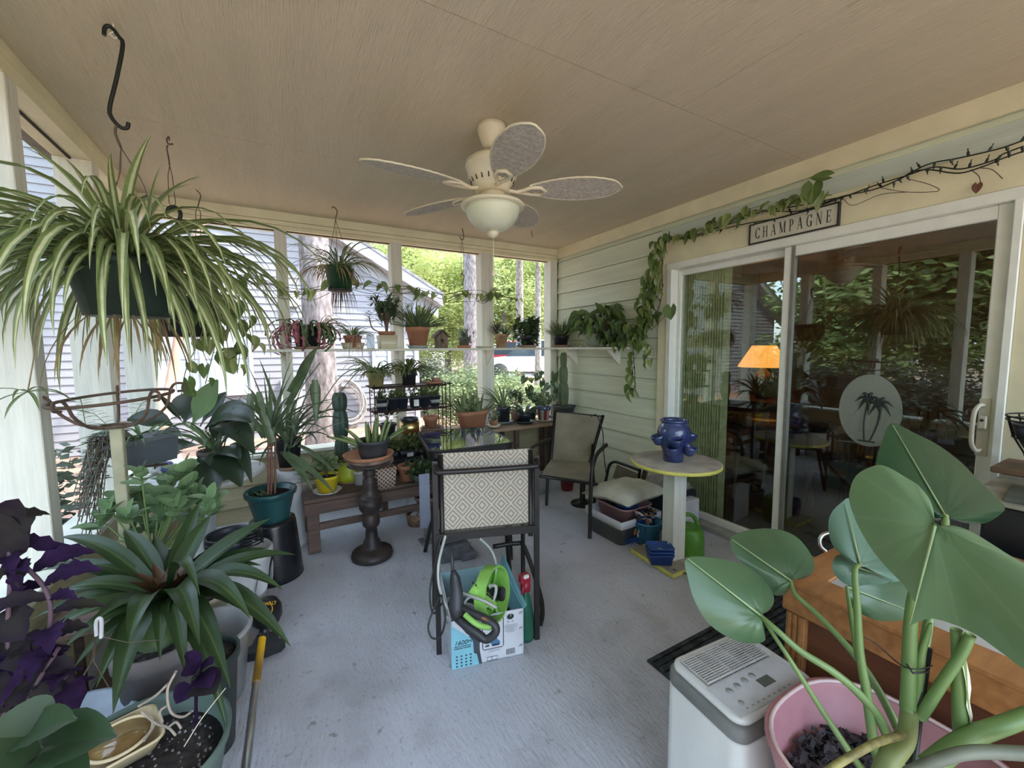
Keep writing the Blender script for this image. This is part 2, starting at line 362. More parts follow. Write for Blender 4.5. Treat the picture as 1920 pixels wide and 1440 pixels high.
# screen-door jamb line and handle set
rail('weather_strip',(XW-.006,1.375,.03),(XW+.0,1.395,1.965),mat('grey_strip',(.22,.2,.18),.5),.001)
hm=mat('handle_cream',(.62,.58,.45),.35,var=.03)
m=M(); m.bbox((XW-.008,.535,.86),(XW,.572,1.12),.003); hp=m.obj('handle_plate',hm,d1)
m=M(); m.tube(bez([(XW-.008,.555,1.09),(XW-.045,.562,1.092),(XW-.062,.572,1.06),(XW-.062,.575,.98),(XW-.062,.572,.92),(XW-.045,.562,.888),(XW-.008,.555,.89)],5),.0085,8); m.obj('pull_handle',hm,hp)
m=M(); m.bbox((XW-.03,.54,.985),(XW-.008,.568,1.045),.004); m.obj('lock_body',hm,hp)
m=M(); m.lathe([(.006,0),(.006,.004)],(0,0,0),10,mtx=RY(-PI/2)); m.v=[(x+XW-.03,y+.554,z+1.025) for x,y,z in m.v]; m.obj('keyhole',dark,hp)
# room behind the glass
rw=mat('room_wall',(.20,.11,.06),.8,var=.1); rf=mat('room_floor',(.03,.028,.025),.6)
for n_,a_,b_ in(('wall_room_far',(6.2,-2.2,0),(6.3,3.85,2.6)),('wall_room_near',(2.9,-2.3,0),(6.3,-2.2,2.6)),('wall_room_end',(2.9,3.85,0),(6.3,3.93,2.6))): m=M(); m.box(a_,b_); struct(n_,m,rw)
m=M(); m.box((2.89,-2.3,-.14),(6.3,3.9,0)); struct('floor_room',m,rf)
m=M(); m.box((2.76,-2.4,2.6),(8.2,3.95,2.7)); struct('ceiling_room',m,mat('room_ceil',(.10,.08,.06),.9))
# vertical blinds bunched at the far side
bl=thing('vertical_blinds','pale green vertical blinds bunched behind the far end of the glass door','blinds',(2.95,2.0,0))
bm_=mat('blind_fabric',(.50,.52,.28),.7,var=.1,scale=20)
for k in range(17):
    y=2.225-.0215*k; a=RZ(math.radians(62+R.uniform(-7,7))); m=M()
    m.box((2.875-.001,y-.028,.05),(2.875+.001,y+.028,1.93),rot=a,piv=(2.875,y,1)); m.obj('slat',bm_,bl)
m=M(); m.bbox((2.855,.55,1.93),(2.895,2.26,1.98)); m.obj('headrail',vinyl,bl)
# ================= outdoors =================
gm=mat('pine_straw_ground',(.50,.34,.25),.95,var=.25,scale=3,bump=.8,bscale=25,col2=(.22,.14,.11))
lawn=mat('sunny_lawn',(.52,.46,.20),.95,var=.3,scale=1.5,bump=.5,col2=(.30,.36,.12))
m=M(); n=40
vs=[];fs=[]
for j in range(n+1):
    for i in range(n+1):
        x=-40+90*(i/n); y=-25+95*(j/n); z=-.14+.03*sin(x*1.3)+.03*sin(y*.9+x)
        if -1.2<x<9 and -4<y<4.2: z=-.2
        vs.append((x,y,z)); 
for j in range(n):
    for i in range(n): a=j*(n+1)+i; fs.append((a,a+1,a+n+2,a+n+1))
m.add(vs,fs,sm=True); g=m.obj('ground',gm,None,(0,0,-.14)); g['kind']='structure'
m=M(); m.box((4.6,10.5,-.12),(30,17,-.07)); o=m.obj('lawn',lawn,None); o['kind']='structure'
m=M(); m.box((9,17.2,-.12),(45,22,-.05)); o=m.obj('driveway',mat('driveway_grey',(.55,.53,.52),.9),None); o['kind']='structure'
m=M(); m.prism([(4.6,8.0),(6.2,6.8),(6.9,7.5),(5.2,8.8)],-.10,-.06); o=m.obj('garden_path',mat('path_grey',(.55,.53,.56),.9),None); o['kind']='structure'
brk=thing('brick_edging','row of red bricks edging the bed beside the garden path','edging',(4.5,7.9,-.1))
bkm=mat('red_brick',(.42,.20,.14),.9,var=.2)
for k in range(14):
    p=V((4.0,8.2,0))+V((.16*k,-.11*k,0)); m=M(); m.bbox((p.x,p.y-.05,-.12),(p.x+.11,p.y+.05,-.03+.01*R.random()),.006,rot=RZ(-.6+R.uniform(-.1,.1))); m.obj('brick',bkm,brk)
# ---- neighbour's house ----
YN=8.2
nb=thing('neighbour_house','white lap sided gable house beyond the screens behind the big pine','house',(-3,YN,0))
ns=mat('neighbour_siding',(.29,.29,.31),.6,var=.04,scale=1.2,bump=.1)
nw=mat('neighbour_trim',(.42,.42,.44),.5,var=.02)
# lap siding rows, each its own board, cut by the rake
pk=(-3.6,5.97); sl=.565
k=0; z=-.14
while z<5.9:
    zt=z+.114
    xr=2.45 if zt<2.5 else pk[0]+(pk[1]-zt)/sl-.05; xl=-9.6 if zt<2.5 else pk[0]-(pk[1]-zt)/sl+.05
    if xr-xl>.3:
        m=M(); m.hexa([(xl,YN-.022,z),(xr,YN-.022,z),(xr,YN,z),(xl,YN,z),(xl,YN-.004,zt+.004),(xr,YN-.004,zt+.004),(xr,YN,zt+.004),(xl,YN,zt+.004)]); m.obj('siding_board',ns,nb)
    z=zt
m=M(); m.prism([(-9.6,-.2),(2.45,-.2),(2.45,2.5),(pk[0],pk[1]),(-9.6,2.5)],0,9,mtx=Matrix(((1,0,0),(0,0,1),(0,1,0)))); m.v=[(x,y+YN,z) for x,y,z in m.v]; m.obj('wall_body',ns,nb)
m=M(); m.box((2.38,YN-.035,-.14),(2.47,YN+.1,2.45)); m.obj('corner_board',nw,nb)
rm=mat('asphalt_shingle',(.25,.24,.24),.9,var=.2)
for sgn in(1,-1):
    m=M(); x1=pk[0]+sgn*6.5; z1=pk[1]-6.5*sl
    def rk(dz0,dz1,y0,y1): return [(pk[0],y0,pk[1]+dz0),(x1,y0,z1+dz0),(x1,y1,z1+dz0),(pk[0],y1,pk[1]+dz0),(pk[0],y0,pk[1]+dz1),(x1,y0,z1+dz1),(x1,y1,z1+dz1),(pk[0],y1,pk[1]+dz1)]
    m.hexa(rk(-.1,.10,YN-.34,YN-.31)); m.obj('rake_board',nw,nb)
    m=M(); m.hexa(rk(-.1,-.09,YN-.31,YN)); m.obj('soffit',nw,nb)
    m=M(); m.hexa(rk(.10,.16,YN-.36,YN+9)); m.obj('roof',rm,nb)
    m=M(); m.hexa(rk(-.30,-.1,YN-.03,YN-.022)); m.obj('frieze_board',nw,nb)
bx=mat('meter_box_grey',(.62,.66,.70),.5)
def nwin(x0,x1,z0,z1,mull):
    m=M(); y=YN-.05
    for a,b in(((x0-.06,y,z0-.06),(x0,YN,z1+.06)),((x1,y,z0-.06),(x1+.06,YN,z1+.06)),((x0,y,z0-.06),(x1,YN,z0)),((x0,y,z1),(x1,YN,z1+.06))): m.box(a,b)
    m.box((x0-.08,y-.03,z0-.1),(x1+.08,YN,z0-.05))
    for q in mull: m.box((q-.03,y,z0),(q+.03,YN,z1))
    m.box((x0,y+.01,(z0+z1)/2-.012),(x1,YN,(z0+z1)/2+.012))
    wn=m.obj('window',nw,nb)
    m=M(); m.box((x0,YN-.03,z0),(x1,YN-.024,z1)); m.obj('pane',mat('far_pane',(.45,.52,.58),.12,spec=.8),wn)
nwin(-1.62,-.42,.72,1.75,[-1.05]); nwin(1.62,2.15,.98,1.50,[1.88])
m=M(); m.bbox((.02,YN-.14,.28),(.34,YN-.02,.86),.01); m.tube([(.28,YN-.07,.28),(.28,YN-.07,-.1)],.02,8); m.obj('meter_box',bx,nb)
m=M(); m.bbox((.13,YN-.1,2.10),(.36,YN-.02,2.33),.01); m.obj('vent_box',bx,nb)
hs=thing('garden_hose','coiled pale grey garden hose hanging on the white siding right of the pine','hose',(1.04,YN-.1,.1))
pts=[]
for k in range(150):
    a=2*PI*k/24; r=.33+.05*sin(k*.31)+.02*sin(k*.13); pts.append((1.04+r*.95*sin(a),YN-.12-.05*sin(k*.05),.38+r*1.18*cos(a)-.06*abs(sin(a))))
m=M(); m.tube(pts,.014,6); m.obj('hose_coil',mat('hose_grey',(.50,.47,.44),.5),hs)
m=M(); m.bbox((.98,YN-.14,.68),(1.10,YN-.02,.80),.01); m.obj('hose_hanger',bx,hs)
# ---- foliage meshes ----
def leafcloud(name,n,ell,size,mt,seed,clump=26,flat=.3,asp=.5):
    r=np.random.RandomState(seed)
    cc=r.normal(size=(clump,3)); cc/=np.linalg.norm(cc,axis=1)[:,None]; cc*=(r.rand(clump,1)**.4)*.78
    c=cc[r.randint(0,clump,n)]; d=r.normal(size=(n,3)); d/=np.linalg.norm(d,axis=1)[:,None]; pos=(c+d*(r.rand(n,1)**.45)*.34)*np.array(ell)
    a=r.normal(size=(n,3)); a[:,2]*=flat; a/=np.linalg.norm(a,axis=1)[:,None]
    b=np.cross(a,r.normal(size=(n,3))); b/=np.linalg.norm(b,axis=1)[:,None]
    s=size*(.6+.8*r.rand(n,1)); t=np.cross(a,b)*s*.12
    v=np.stack([pos-a*s,pos+b*s*asp+t,pos+a*s,pos-b*s*asp+t],1).reshape(-1,3)
    f=np.arange(n*4).reshape(-1,4)
    me=bpy.data.meshes.new(name); me.vertices.add(n*4); me.vertices.foreach_set('co',v.ravel()); me.loops.add(n*4); me.loops.foreach_set('vertex_index',f.ravel().astype(np.int32))
    me.polygons.add(n); me.polygons.foreach_set('loop_start',(np.arange(n)*4).astype(np.int32)); me.polygons.foreach_set('loop_total',np.full(n,4,np.int32)); me.update(); me.validate()
    me.materials.append(mt); return me
lf1=mat('leaf_sunny',(.74,.76,.38),.6,var=.3,scale=.8,col2=(.42,.50,.20),transl=.5)
lf2=mat('leaf_deep',(.34,.46,.18),.35,var=.3,scale=1.2,col2=(.12,.20,.07),transl=.25)
lf3=mat('leaf_shrub',(.34,.42,.20),.5,var=.3,scale=5,col2=(.13,.19,.09),transl=.3)
lf4=mat('leaf_shrub_dark',(.15,.19,.13),.6,var=.3,scale=6,col2=(.06,.08,.05),transl=.2)
bark=mat('pine_bark',(.34,.30,.29),.95,var=.3,scale=9,bump=1,bscale=12,stretch=(2.2,2.2,.8),col2=(.10,.08,.075))
barko=mat('orange_bark',(.62,.40,.30),.9,var=.3,scale=5,bump=.6,bscale=9,stretch=(2,2,.5),col2=(.36,.22,.16))
def trunk(m,x,y,r,h,z0=-.2,lean=(0,0),n=20):
    rr=random.Random(int(x*100+y*7)); k=14; vs=[]
    ph=[rr.uniform(0,6.28) for _ in range(6)]
    for i in range(k+1):
        t=i/k; z=z0+h*t**1.3; R_=r*(1-.45*t)*(1+.35*math.exp(-(z-z0)*3))
        for j in range(n):
            a=2*PI*j/n; q=1+.035*sin(5*a+ph[0]+z)+.025*sin(9*a+ph[1]+2*z)
            vs.append((x+lean[0]*t*h+R_*q*cos(a),y+lean[1]*t*h+R_*q*sin(a),z))
    fs=[(i*n+j,i*n+(j+1)%n,(i+1)*n+(j+1)%n,(i+1)*n+j) for i in range(k) for j in range(n)]
    return m.add(vs,fs,sm=True)
crA=leafcloud('crown_mesh',9500,(3.2,3.2,3.0),.10,lf1,1,40)
crB=leafcloud('crown_mesh_deep',15000,(2.8,2.8,2.8),.12,lf2,2,34,asp=.35)
crC=leafcloud('crown_mesh_loose',9000,(2.8,2.8,3.4),.11,lf1,5,60)
def tree(label,x,y,r,h,cr,cz,s=1,bm=bark,group='trees beyond the screens',name='tree',extra=()):
    t=thing(name,label,'tree',(x,y,-.15),group); m=M(); trunk(m,x,y,r,h)
    for k in range(4):
        a=x*3+k*1.7; b=V((x,y,h*(.55+.08*k))); m.tube([b,b+V((cos(a)*.8,sin(a)*.8,.6)),b+V((cos(a)*1.7,sin(a)*1.7,1.5))],[.3*r,.2*r,.08*r],6)
    m.obj('trunk',bm,t)
    for i,(dx,dy,z,ss) in enumerate([(0,0,cz,s)]+list(extra)):
        inst('crown',cr,t,Matrix.Translation((x+dx,y+dy,z))@Matrix.Rotation(x*2+i,4,'Z')@Matrix.Scale(ss,4))
    return t
q=P(610,845,'Z',-.1)
t=thing('pine_trunk','large grey barked pine trunk standing before the white neighbouring siding','tree',(q.x,q.y,-.15))
m=M(); trunk(m,q.x,q.y,.225,11,n=48,lean=(-.004,0)); m.obj('trunk',bark,t)
inst('crown',crC,t,Matrix.Translation((q.x,q.y,11))@Matrix.Scale(1.1,4))
q=P(300,790,'Y',6.4)
t=thing('crepe_myrtle','thin orange barked tree leaning by the white siding behind the hanging baskets','tree',(q.x,q.y,-.15))
m=M(); m.tube([(q.x+.1,6.4,-.2),(q.x,6.4,.5),(q.x-.12,6.4,1.2),(q.x-.2,6.4,2.2),(q.x-.5,6.3,4.2)],[.12,.10,.09,.07,.04],14); m.tube([(q.x+.0,6.4,.3),(q.x+.2,6.5,1.4),(q.x+.4,6.6,2.6),(q.x+.9,6.6,4)],[.06,.05,.045,.03],10); m.obj('trunk',barko,t)
inst('crown',crC,t,Matrix.Translation((q.x-.3,6.4,5.6))@Matrix.Scale(.5,4))
# neighbours' yard trees seen through the back screens
L_='leafy yellow-green tree in the woods beyond the yard'
spec=[(887,13.0,.30,14,'A'),(975,18.5,.19,16,'C'),(1009,16,.13,12,'C'),(946,24,.17,15,'A'),(1030,27,.2,14,'A'),(840,26,.2,14,'A'),(780,23,.2,13,'A'),(700,27,.2,14,'C'),(860,34,.2,15,'A'),(740,33,.2,15,'A'),(1080,22,.2,13,'A'),(1120,30,.2,13,'A'),(650,36,.2,15,'A')]
names_=['tree with a thick straight grey trunk in the third screen opening','tree with a slender straight grey trunk in the last screen opening','tree with a slender brownish trunk beside the right edge of the screens']
for i,(px,d,r,h,c) in enumerate(spec):
    q=PD(px,690,d); cr={'A':crA,'C':crC}[c]; lo=d>20
    tree(names_[i] if i<3 else L_,q.x,q.y,r,h,cr,h*.62 if not lo else 6.2,1.0,group=None if i<3 else 'leafy trees beyond the yard',bm=bark,
         extra=((1.5,1,2.6,.9),(-2,.5,4.2,.8)) if lo else ())
# trees to the left of the porch (they show in the door glass)
for i,(x,y,s,z) in enumerate([(-6.0,-3.4,1,2.6),(-6.6,.2,1.05,2.5),(-8.6,2.6,1.1,3.6),(-7.4,-6.6,1.2,3.2),(-10.5,-.8,1.4,5.0),(-11,5.0,1.3,4.5),(-10.6,-5.5,1.4,5),(-7.0,4.6,.8,2.4)]):
    tree('broad glossy-leaved evergreen tree growing left of the porch',x,y,.16,4.6,crB,z,s,group='evergreens left of the porch',extra=((.5,.9,z-1.6,.6),))
# shrubs
shm=leafcloud('shrub_mesh',7000,(.85,.85,.75),.030,lf3,11,60); shd=leafcloud('shrub_mesh_dark',14000,(.8,.8,.95),.032,lf4,12,60)
def shrub(label,x,y,z,s,me,sx=1,group=None):
    t=thing('shrub',label,'shrub',(x,y,-.15),group)
    inst('foliage',me,t,Matrix.Translation((x,y,z))@Matrix.Diagonal((s*sx,s,s,1)))
    m=M()
    for k in range(5): a=k*1.25; m.tube([(x,y,-.2),(x+.2*cos(a),y+.2*sin(a),z*.6),(x+.45*s*cos(a),y+.45*s*sin(a),z+.1)],[.03,.02,.01],6)
    m.obj('stems',bark,t); return t
q=PD(884,740,7.2); shrub('large rounded green shrub centred in the third screen opening',q.x,q.y,.42,1.0,shm,1.1)
q=PD(952,745,7.9); shrub('smaller round green shrub seen through the last screen opening',q.x,q.y,.35,.85,shm)
q=PD(798,690,9.6); shrub('dark round shrub at the corner of the neighbouring white house',q.x,q.y,.6,.9,shd)
q=PD(1015,715,11); shrub('low bright green bush at the foot of the slender far trees',q.x,q.y,.1,.5,shm)
q=P(150,850,'X',-1.7); shrub('grey-green shrub growing against the left screen outside',-1.85,3.35,.45,1.1,shd)
shrub('twiggy dark shrub outside the nearest left screen beside the post',-2.0,2.1,.35,1.1,shd)
q=PD(820,775,6.4); 
t=shrub('straw brown dry shrub low in front of the large round shrub',q.x,q.y,.05,.45,leafcloud('dry_mesh',3000,(.8,.8,.6),.03,mat('leaf_dry',(.42,.32,.20),.8,var=.3,scale=5,col2=(.22,.16,.10)),13,30))
# parked pickup
def pickup(q,rz,label,body):
    t=thing('pickup_truck',label,'car',(q.x,q.y,0)); T=Matrix.Translation((q.x,q.y,-.05))@Matrix.Rotation(rz,4,'Z')
    def put(m,n,mt,par=t): m.v=[tuple(T@V(v)) for v in m.v]; return m.obj(n,mt,par)
    m=M(); side=[(-2.7,.45),(-2.65,1.0),(-.9,1.05),(-.6,1.05),(1.2,1.05),(1.7,1.02),(2.6,.92),(2.7,.5),(2.3,.4),(-2.4,.4)]
    m.prism(side,-.95,.95,mtx=Matrix(((1,0,0),(0,0,-1),(0,1,0)))); put(m,'body',body)
    m=M(); m.prism([(-.85,1.05),(-.7,1.72),(.75,1.75),(1.45,1.05)],-.8,.8,mtx=Matrix(((1,0,0),(0,0,-1),(0,1,0)))); put(m,'cab',mat('car_glass',(.05,.07,.09),.1,spec=.8))
    m=M(); m.bbox((-.75,-.78,1.72),(.8,.78,1.78),.02); put(m,'cab_roof',body)
    for x in(-1.75,1.75):
        for y in(-.9,.9):
            m=M(); m.lathe([(.02,-.12),(.36,-.12),(.38,-.05),(.38,.05),(.36,.12),(.2,.13),(.02,.1)],(0,0,0),20,mtx=RX(PI/2)); m.v=[(a+x,b+y,c+.38) for a,b,c in m.v]; wv=put(m,'wheel',mat('tyre',(.03,.03,.03),.7))
    m=M(); m.box((2.66,-.8,.45),(2.76,.8,.62)); put(m,'bumper',mat('chrome',(.6,.6,.6),.25,1)); return t
carw=mat('car_white',(.75,.77,.8),.3,var=.02)
pickup(PD(1010,712,19),2.6,'white pickup truck parked beyond the slender trees',carw)
q=PD(968,705,24); pickup(q,2.4,'red vehicle parked behind the white pickup truck',mat('car_red',(.5,.03,.05),.3,var=.02))
# ================= ceiling fan =================
fm=mat('fan_cream',(.74,.68,.48),.4,var=.03); fb=mat('fan_blade_wicker',(.60,.55,.46),.7,var=.12,scale=60,bump=1,bscale=120,stretch=(1,1,1))
FC=V((.96,1.88,0)); fan=thing('ceiling_fan','cream ceiling fan with five leaf-shaped blades and a frosted bowl light','ceiling fan',(FC.x,FC.y,2.44))
def lz(prof,c,n=32,**k): m=M(); m.lathe(prof,c,n,**k); return m
c=(FC.x,FC.y,0)
lz([(.02,2.44),(.068,2.438),(.07,2.415),(.066,2.40),(.05,2.352),(.036,2.342),(.034,2.334),(.02,2.333)],c).obj('canopy',fm,fan)
lz([(.0125,2.27),(.0125,2.34)],c,16).obj('downrod',fm,fan)
mo=lz([(.03,2.30),(.04,2.293),(.10,2.285),(.128,2.265),(.132,2.245),(.132,2.238),(.127,2.236),(.118,2.19),(.095,2.155),(.085,2.15),(.085,2.12),(.06,2.118)][::-1],c,36).obj('motor_housing',fm,fan)
m=M()
for k in range(20):
    a=2*PI*k/20; m.box((-.003,-.001,-.012),(.003,.003,.012)); 
    q=m.v[-8:]; rz=RZ(a); m.v[-8:]=[tuple(rz@(RX(.35)@V(v)+V((0,-.1075,0)))+V((FC.x,FC.y,2.172))) for v in q]
m.obj('vent_slot',dark,mo)
lz([(.03,2.125),(.062,2.12),(.064,2.075),(.05,2.07)][::-1],c).obj('switch_housing',fm,fan)
lz([(.06,2.075),(.150,2.068),(.158,2.060),(.156,2.052),(.135,2.05)][::-1],c,40).obj('light_rim',fm,fan)
bowl=mat('frosted_bowl',(.66,.68,.50),.35,var=.03)
lz([(.134*cos(t),2.052-.118*sin(t)) for t in [i*PI/2/10 for i in range(10)]]+[(.02,1.934)],c,40).obj('glass_bowl',bowl,fan)
lz([(.004,1.905),(.02,1.913),(.028,1.925),(.03,1.935)],c,20).obj('finial',fm,fan)
m=M(); m.tube([(FC.x+.002,FC.y,1.91),(FC.x+.002,FC.y,1.745)],.0018,6); ch=m.obj('pull_chain',fm,fan)
lz([(.002,1.715),(.009,1.722),(.011,1.735),(.003,1.757),(.002,1.76)],(FC.x+.002,FC.y,0),12).obj('pull_knob',fm,ch)
for k in range(5):
    a=math.radians(184-72*k+ (0,3,0,0,0)[k]); T=Matrix.Translation((FC.x,FC.y,2.135))@Matrix.Rotation(a,4,'Z')
    m=M(); vs=[];fs=[];n=22
    for i in range(n+1):
        t=i/n; x=.185+.445*t; wv=.105*(sin(PI*(t*.86+.09))**.62)*(1-.25*(1-t)); tip=0
        if t>.9: wv*=(1-((t-.9)/.1)**2*.75)
        for y in(-1,-.5,0,.5,1): vs.append(V((x,y*wv,.0015*(i%2)-y*wv*.2)))
    for i in range(n):
        for j in range(4): fs.append((i*5+j,i*5+j+1,i*5+j+6,i*5+j+5))
    nn=len(vs); vs+= [v+V((0,0,-.006)) for v in vs]; fs=[tuple(reversed(f)) for f in [tuple(nn+q for q in f) for f in fs]]+fs
    for i in range(n): fs+=[(i*5,(i+1)*5,nn+(i+1)*5,nn+i*5),(i*5+4,nn+i*5+4,nn+(i+1)*5+4,(i+1)*5+4)]
    fs+=[(n*5+j,n*5+j+1,nn+n*5+j+1,nn+n*5+j) for j in range(4)]
    m.add([T@v for v in vs],fs); b=m.obj('blade',fb,fan)
    m=M(); rim=[]
    for i in range(n+1): rim.append(vs[i*5]+V((0,0,-.003)))
    for i in range(n,-1,-1): rim.append(vs[i*5+4]+V((0,0,-.003)))
    m.tube([T@v for v in rim],.0045,5); m.obj('blade_rim',fm,b)
    m=M(); m.tube([T@V(q) for q in ((.07,0,0),(.12,0,-.012),(.15,.012,-.012),(.19,.032,-.012),(.235,.03,-.016),(.26,0,-.012),(.235,-.03,-.004),(.19,-.032,-.004),(.15,-.012,-.010),(.12,0,-.012))],.009,8); m.obj('blade_iron',fm,b)
# ================= hooks and hanging pots =================
blk=mat('black_metal',(.02,.022,.02),.45,metal=.3,var=.1); wire=mat('wire_brown',(.16,.11,.08),.5,metal=.4)
wht=mat('hook_white',(.7,.65,.5),.5)
spl=mat('spider_leaf',(.3,.4,.15),.4,transl=.25,scale=30,uvramp=[(0,(.20,.26,.09)),(.30,(.24,.32,.10)),(.36,(.72,.74,.42)),(.64,(.74,.76,.45)),(.70,(.24,.32,.10)),(1,(.20,.26,.09))])
spl2=mat('spider_leaf_green',(.2,.3,.1),.45,transl=.2,scale=30,uvramp=[(0,(.16,.22,.07)),(.36,(.22,.30,.10)),(.5,(.40,.46,.20)),(.64,(.22,.30,.10)),(1,(.16,.22,.07))])
dryl=mat('dry_leaf',(.45,.33,.16),.7,transl=.2,col2=(.22,.15,.07))
soil=mat('potting_soil',(.045,.035,.03),.95,var=.5,scale=60,bump=1,bscale=80)
gpot=mat('green_black_pot',(.03,.05,.035),.5,var=.2); bpot=mat('black_pot',(.025,.026,.028),.5,var=.2)
terra=mat('terracotta',(.50,.22,.11),.8,var=.15,scale=9,bump=.2,col2=(.36,.17,.10)); terrad=mat('terracotta_weathered',(.42,.24,.16),.85,var=.2,scale=7,bump=.2,col2=(.28,.17,.13))
def protos(name,mt,specs,seg=9,kind='strap',fold=.35,p=1.2,seed=3):
    r=random.Random(seed); out=[]
    for (L,W,e0,e1) in specs:
        m=M(); strap(m,(0,0,0),0,L,W,math.radians(e0),math.radians(e1),seg,kind,fold,p,twist=r.uniform(-.5,.5),wob=r.uniform(-.3,.3)); out.append(m.mesh(name,mt))
    return out
def rosette(t,c,pr,n,r0=.02,az0=0,spread=2*PI,sc=(.8,1.15),name='leaf',seed=1,tilt=.15):
    r=random.Random(seed)
    for k in range(n):
        a=az0+spread*(k+r.uniform(-.35,.35))/n; rr=r0*r.uniform(.2,1); s=r.uniform(*sc)
        mx=Matrix.Translation((c[0]+rr*cos(a),c[1]+rr*sin(a),c[2]))@Matrix.Rotation(a,4,'Z')@Matrix.Rotation(r.uniform(-tilt,tilt),4,'Y')@Matrix.Scale(s,4)
        inst(name,pr[(k*7+int(r.random()*3))%len(pr)],t,mx)
def keep_in(m):
    m.v=[(min(x,2.728) if z>1.2 or x<2.9 else x,min(y,3.797),z) for x,y,z in m.v]
def foliage(t,c,mt,n,Lr,Wr,e0r,e1r,kind='strap',r0=.03,seg=6,seed=1,name='foliage',fold=.3,p=1.2,azr=(0,2*PI),zr=0):
    r=random.Random(seed); m=M()
    for k in range(n):
        a=r.uniform(*azr); rr=r0*r.random()**.5
        strap(m,(c[0]+rr*cos(a),c[1]+rr*sin(a),c[2]+r.uniform(0,zr)),a+r.uniform(-.3,.3),r.uniform(*Lr),r.uniform(*Wr),math.radians(r.uniform(*e0r)),math.radians(r.uniform(*e1r)),seg,kind,fold,p,wob=r.uniform(-.4,.4),twist=r.uniform(-.8,.8))
    keep_in(m); o=m.obj(name,mt,t); o['kind']='stuff'; return o
def potprof(rt,rb,h,rim=.012,rh=.03,th=.006,z=0):
    return [(rb*.5,z),(rb,z),(rt-rim,z+h-rh),(rt,z+h-rh+.002),(rt,z+h-.002),(rt-.002,z+h),(rt-th-.002,z+h),(rt-th-rim*.6,z+h-.02),(rt-th-rim,z+h-.035 if h>.06 else z+h-.012)]
def pot(t,c,rt,rb,h,mt,n=28,rim=.008,rh=.025,name='pot',so=True,**k):
    m=M(); m.lathe(potprof(rt,rb,h,rim,rh),c,n,**k); o=m.obj(name,mt,t)
    if so:
        m=M(); m.lathe([(rt*.3,c[2]+h-.04),(rt*.93-rim,c[2]+h-.02),(rt*.5,c[2]+h-.016)],(c[0],c[1],0),n if 'nf' not in k else 20); m.obj('soil',soil,t)
    return o
def saucer(t,c,r,h,mt,name='saucer'):
    m=M(); m.lathe([(r*.5,0),(r*.78,0),(r,h),(r*.96,h),(r*.76,h*.35),(r*.3,h*.3)],c,32); return m.obj(name,mt,t)
# --- big variegated spider plant ---
h=P(212,45,'Z',2.44)
hk=thing('long_s_hook','long black metal S-hook hung from the ceiling near the left screens','hook',(h.x,h.y,2.44))
Y0=h.y
q=lambda x,y,Y=Y0: P(x,y,'Y',Y)
m=M(); m.tube([(h.x,h.y,2.44),(h.x,h.y,2.415),(h.x-.012,h.y,2.405),(h.x+.002,h.y,2.395),(h.x+.012,h.y,2.405)],.0035,6); m.obj('screw_eye',wht,hk)
m=M(); m.tube(bez([q(195,66),q(197,52),q(207,50),q(222,68),q(230,85),q(219,145),q(206,200),q(209,220),q(225,238),q(238,240),q(241,230)],6),.0062,8); m.obj('rod',blk,hk)
pc=q(234,490); pc=V((pc.x,Y0,pc.z)); apex=q(227,277)
sp=thing('spider_plant','large variegated spider plant in a dark hanging basket, nearest the left screens','plant',(pc.x,pc.y,pc.z-.19))
pot(sp,(pc.x,pc.y,pc.z-.19),.158,.115,.19,gpot,rim=.006)
m=M(); m.tube(bez([q(222,232),q(217,240),q(217,252),q(227,277)],5),.004,6)
for a in(.3,2.4,4.5): e=V((pc.x+.15*cos(a),pc.y+.15*sin(a),pc.z)); m.tube(bez([apex,apex.lerp(e,.3)+V((.012,0,0)),apex.lerp(e,.6)-V((.012,0,0)),e],5),.0016,5)
m.obj('wire_hanger',wire,sp)
pr=protos('spider_leaf_blade',spl,[(.50,.022,40,-95),(.58,.026,28,-92),(.46,.022,15,-92),(.62,.026,50,-90),(.54,.024,8,-88),(.66,.028,38,-80),(.50,.022,62,-80),(.60,.024,20,-92),(.44,.022,-5,-88)])
rosette(sp,pc+V((0,0,.0)),pr,150,.10,seed=4,sc=(.75,1.12))
pr3=protos('spider_leaf_hanging',spl,[(.52,.024,25,-92),(.62,.026,5,-92),(.45,.022,-15,-90),(.70,.026,35,-93)],p=.75,seed=5)
rosette(sp,pc,pr3,75,.13,seed=7,sc=(.8,1.1))
pr2=protos('spider_leaf_upright',spl,[(.42,.03,80,20),(.5,.024,60,-10),(.48,.024,48,-30)],seed=9)
rosette(sp,pc,pr2,14,.05,seed=6)
for k,(x0,y0,L,e) in enumerate([(278,480,.34,88),(262,470,.22,70)]):
    m=M(); strap(m,q(x0,y0+6,Y0-.02),.2+k,L,.034,math.radians(e),math.radians(e-20),8,'strap',.4); m.obj('leaf',spl,sp)
foliage(sp,pc+V((0,0,-.19)),dryl,26,(.12,.3),(.006,.012),(-40,-80),(-90,-90),r0=.13,seed=5,name='dry_leaves')
foliage(sp,pc+V((0,0,-.01)),spl2,60,(.3,.5),(.012,.018),(10,50),(-60,-90),r0=.12,seed=8,name='inner_leaves')
m=M(); e=q(52,735,Y0-.1); m.tube(bez([pc+V((-.14,-.05,-.05)),q(75,600,Y0-.1),q(62,680,Y0-.1),e],6),.0018,5); m.obj('runner',dryl,sp)
m=M()
for k in range(9): strap(m,e,k*.75,.12,.010,R.uniform(-.4,.5),-1.3,7,'strap',.3)
m.obj('plantlet',spl2,sp)
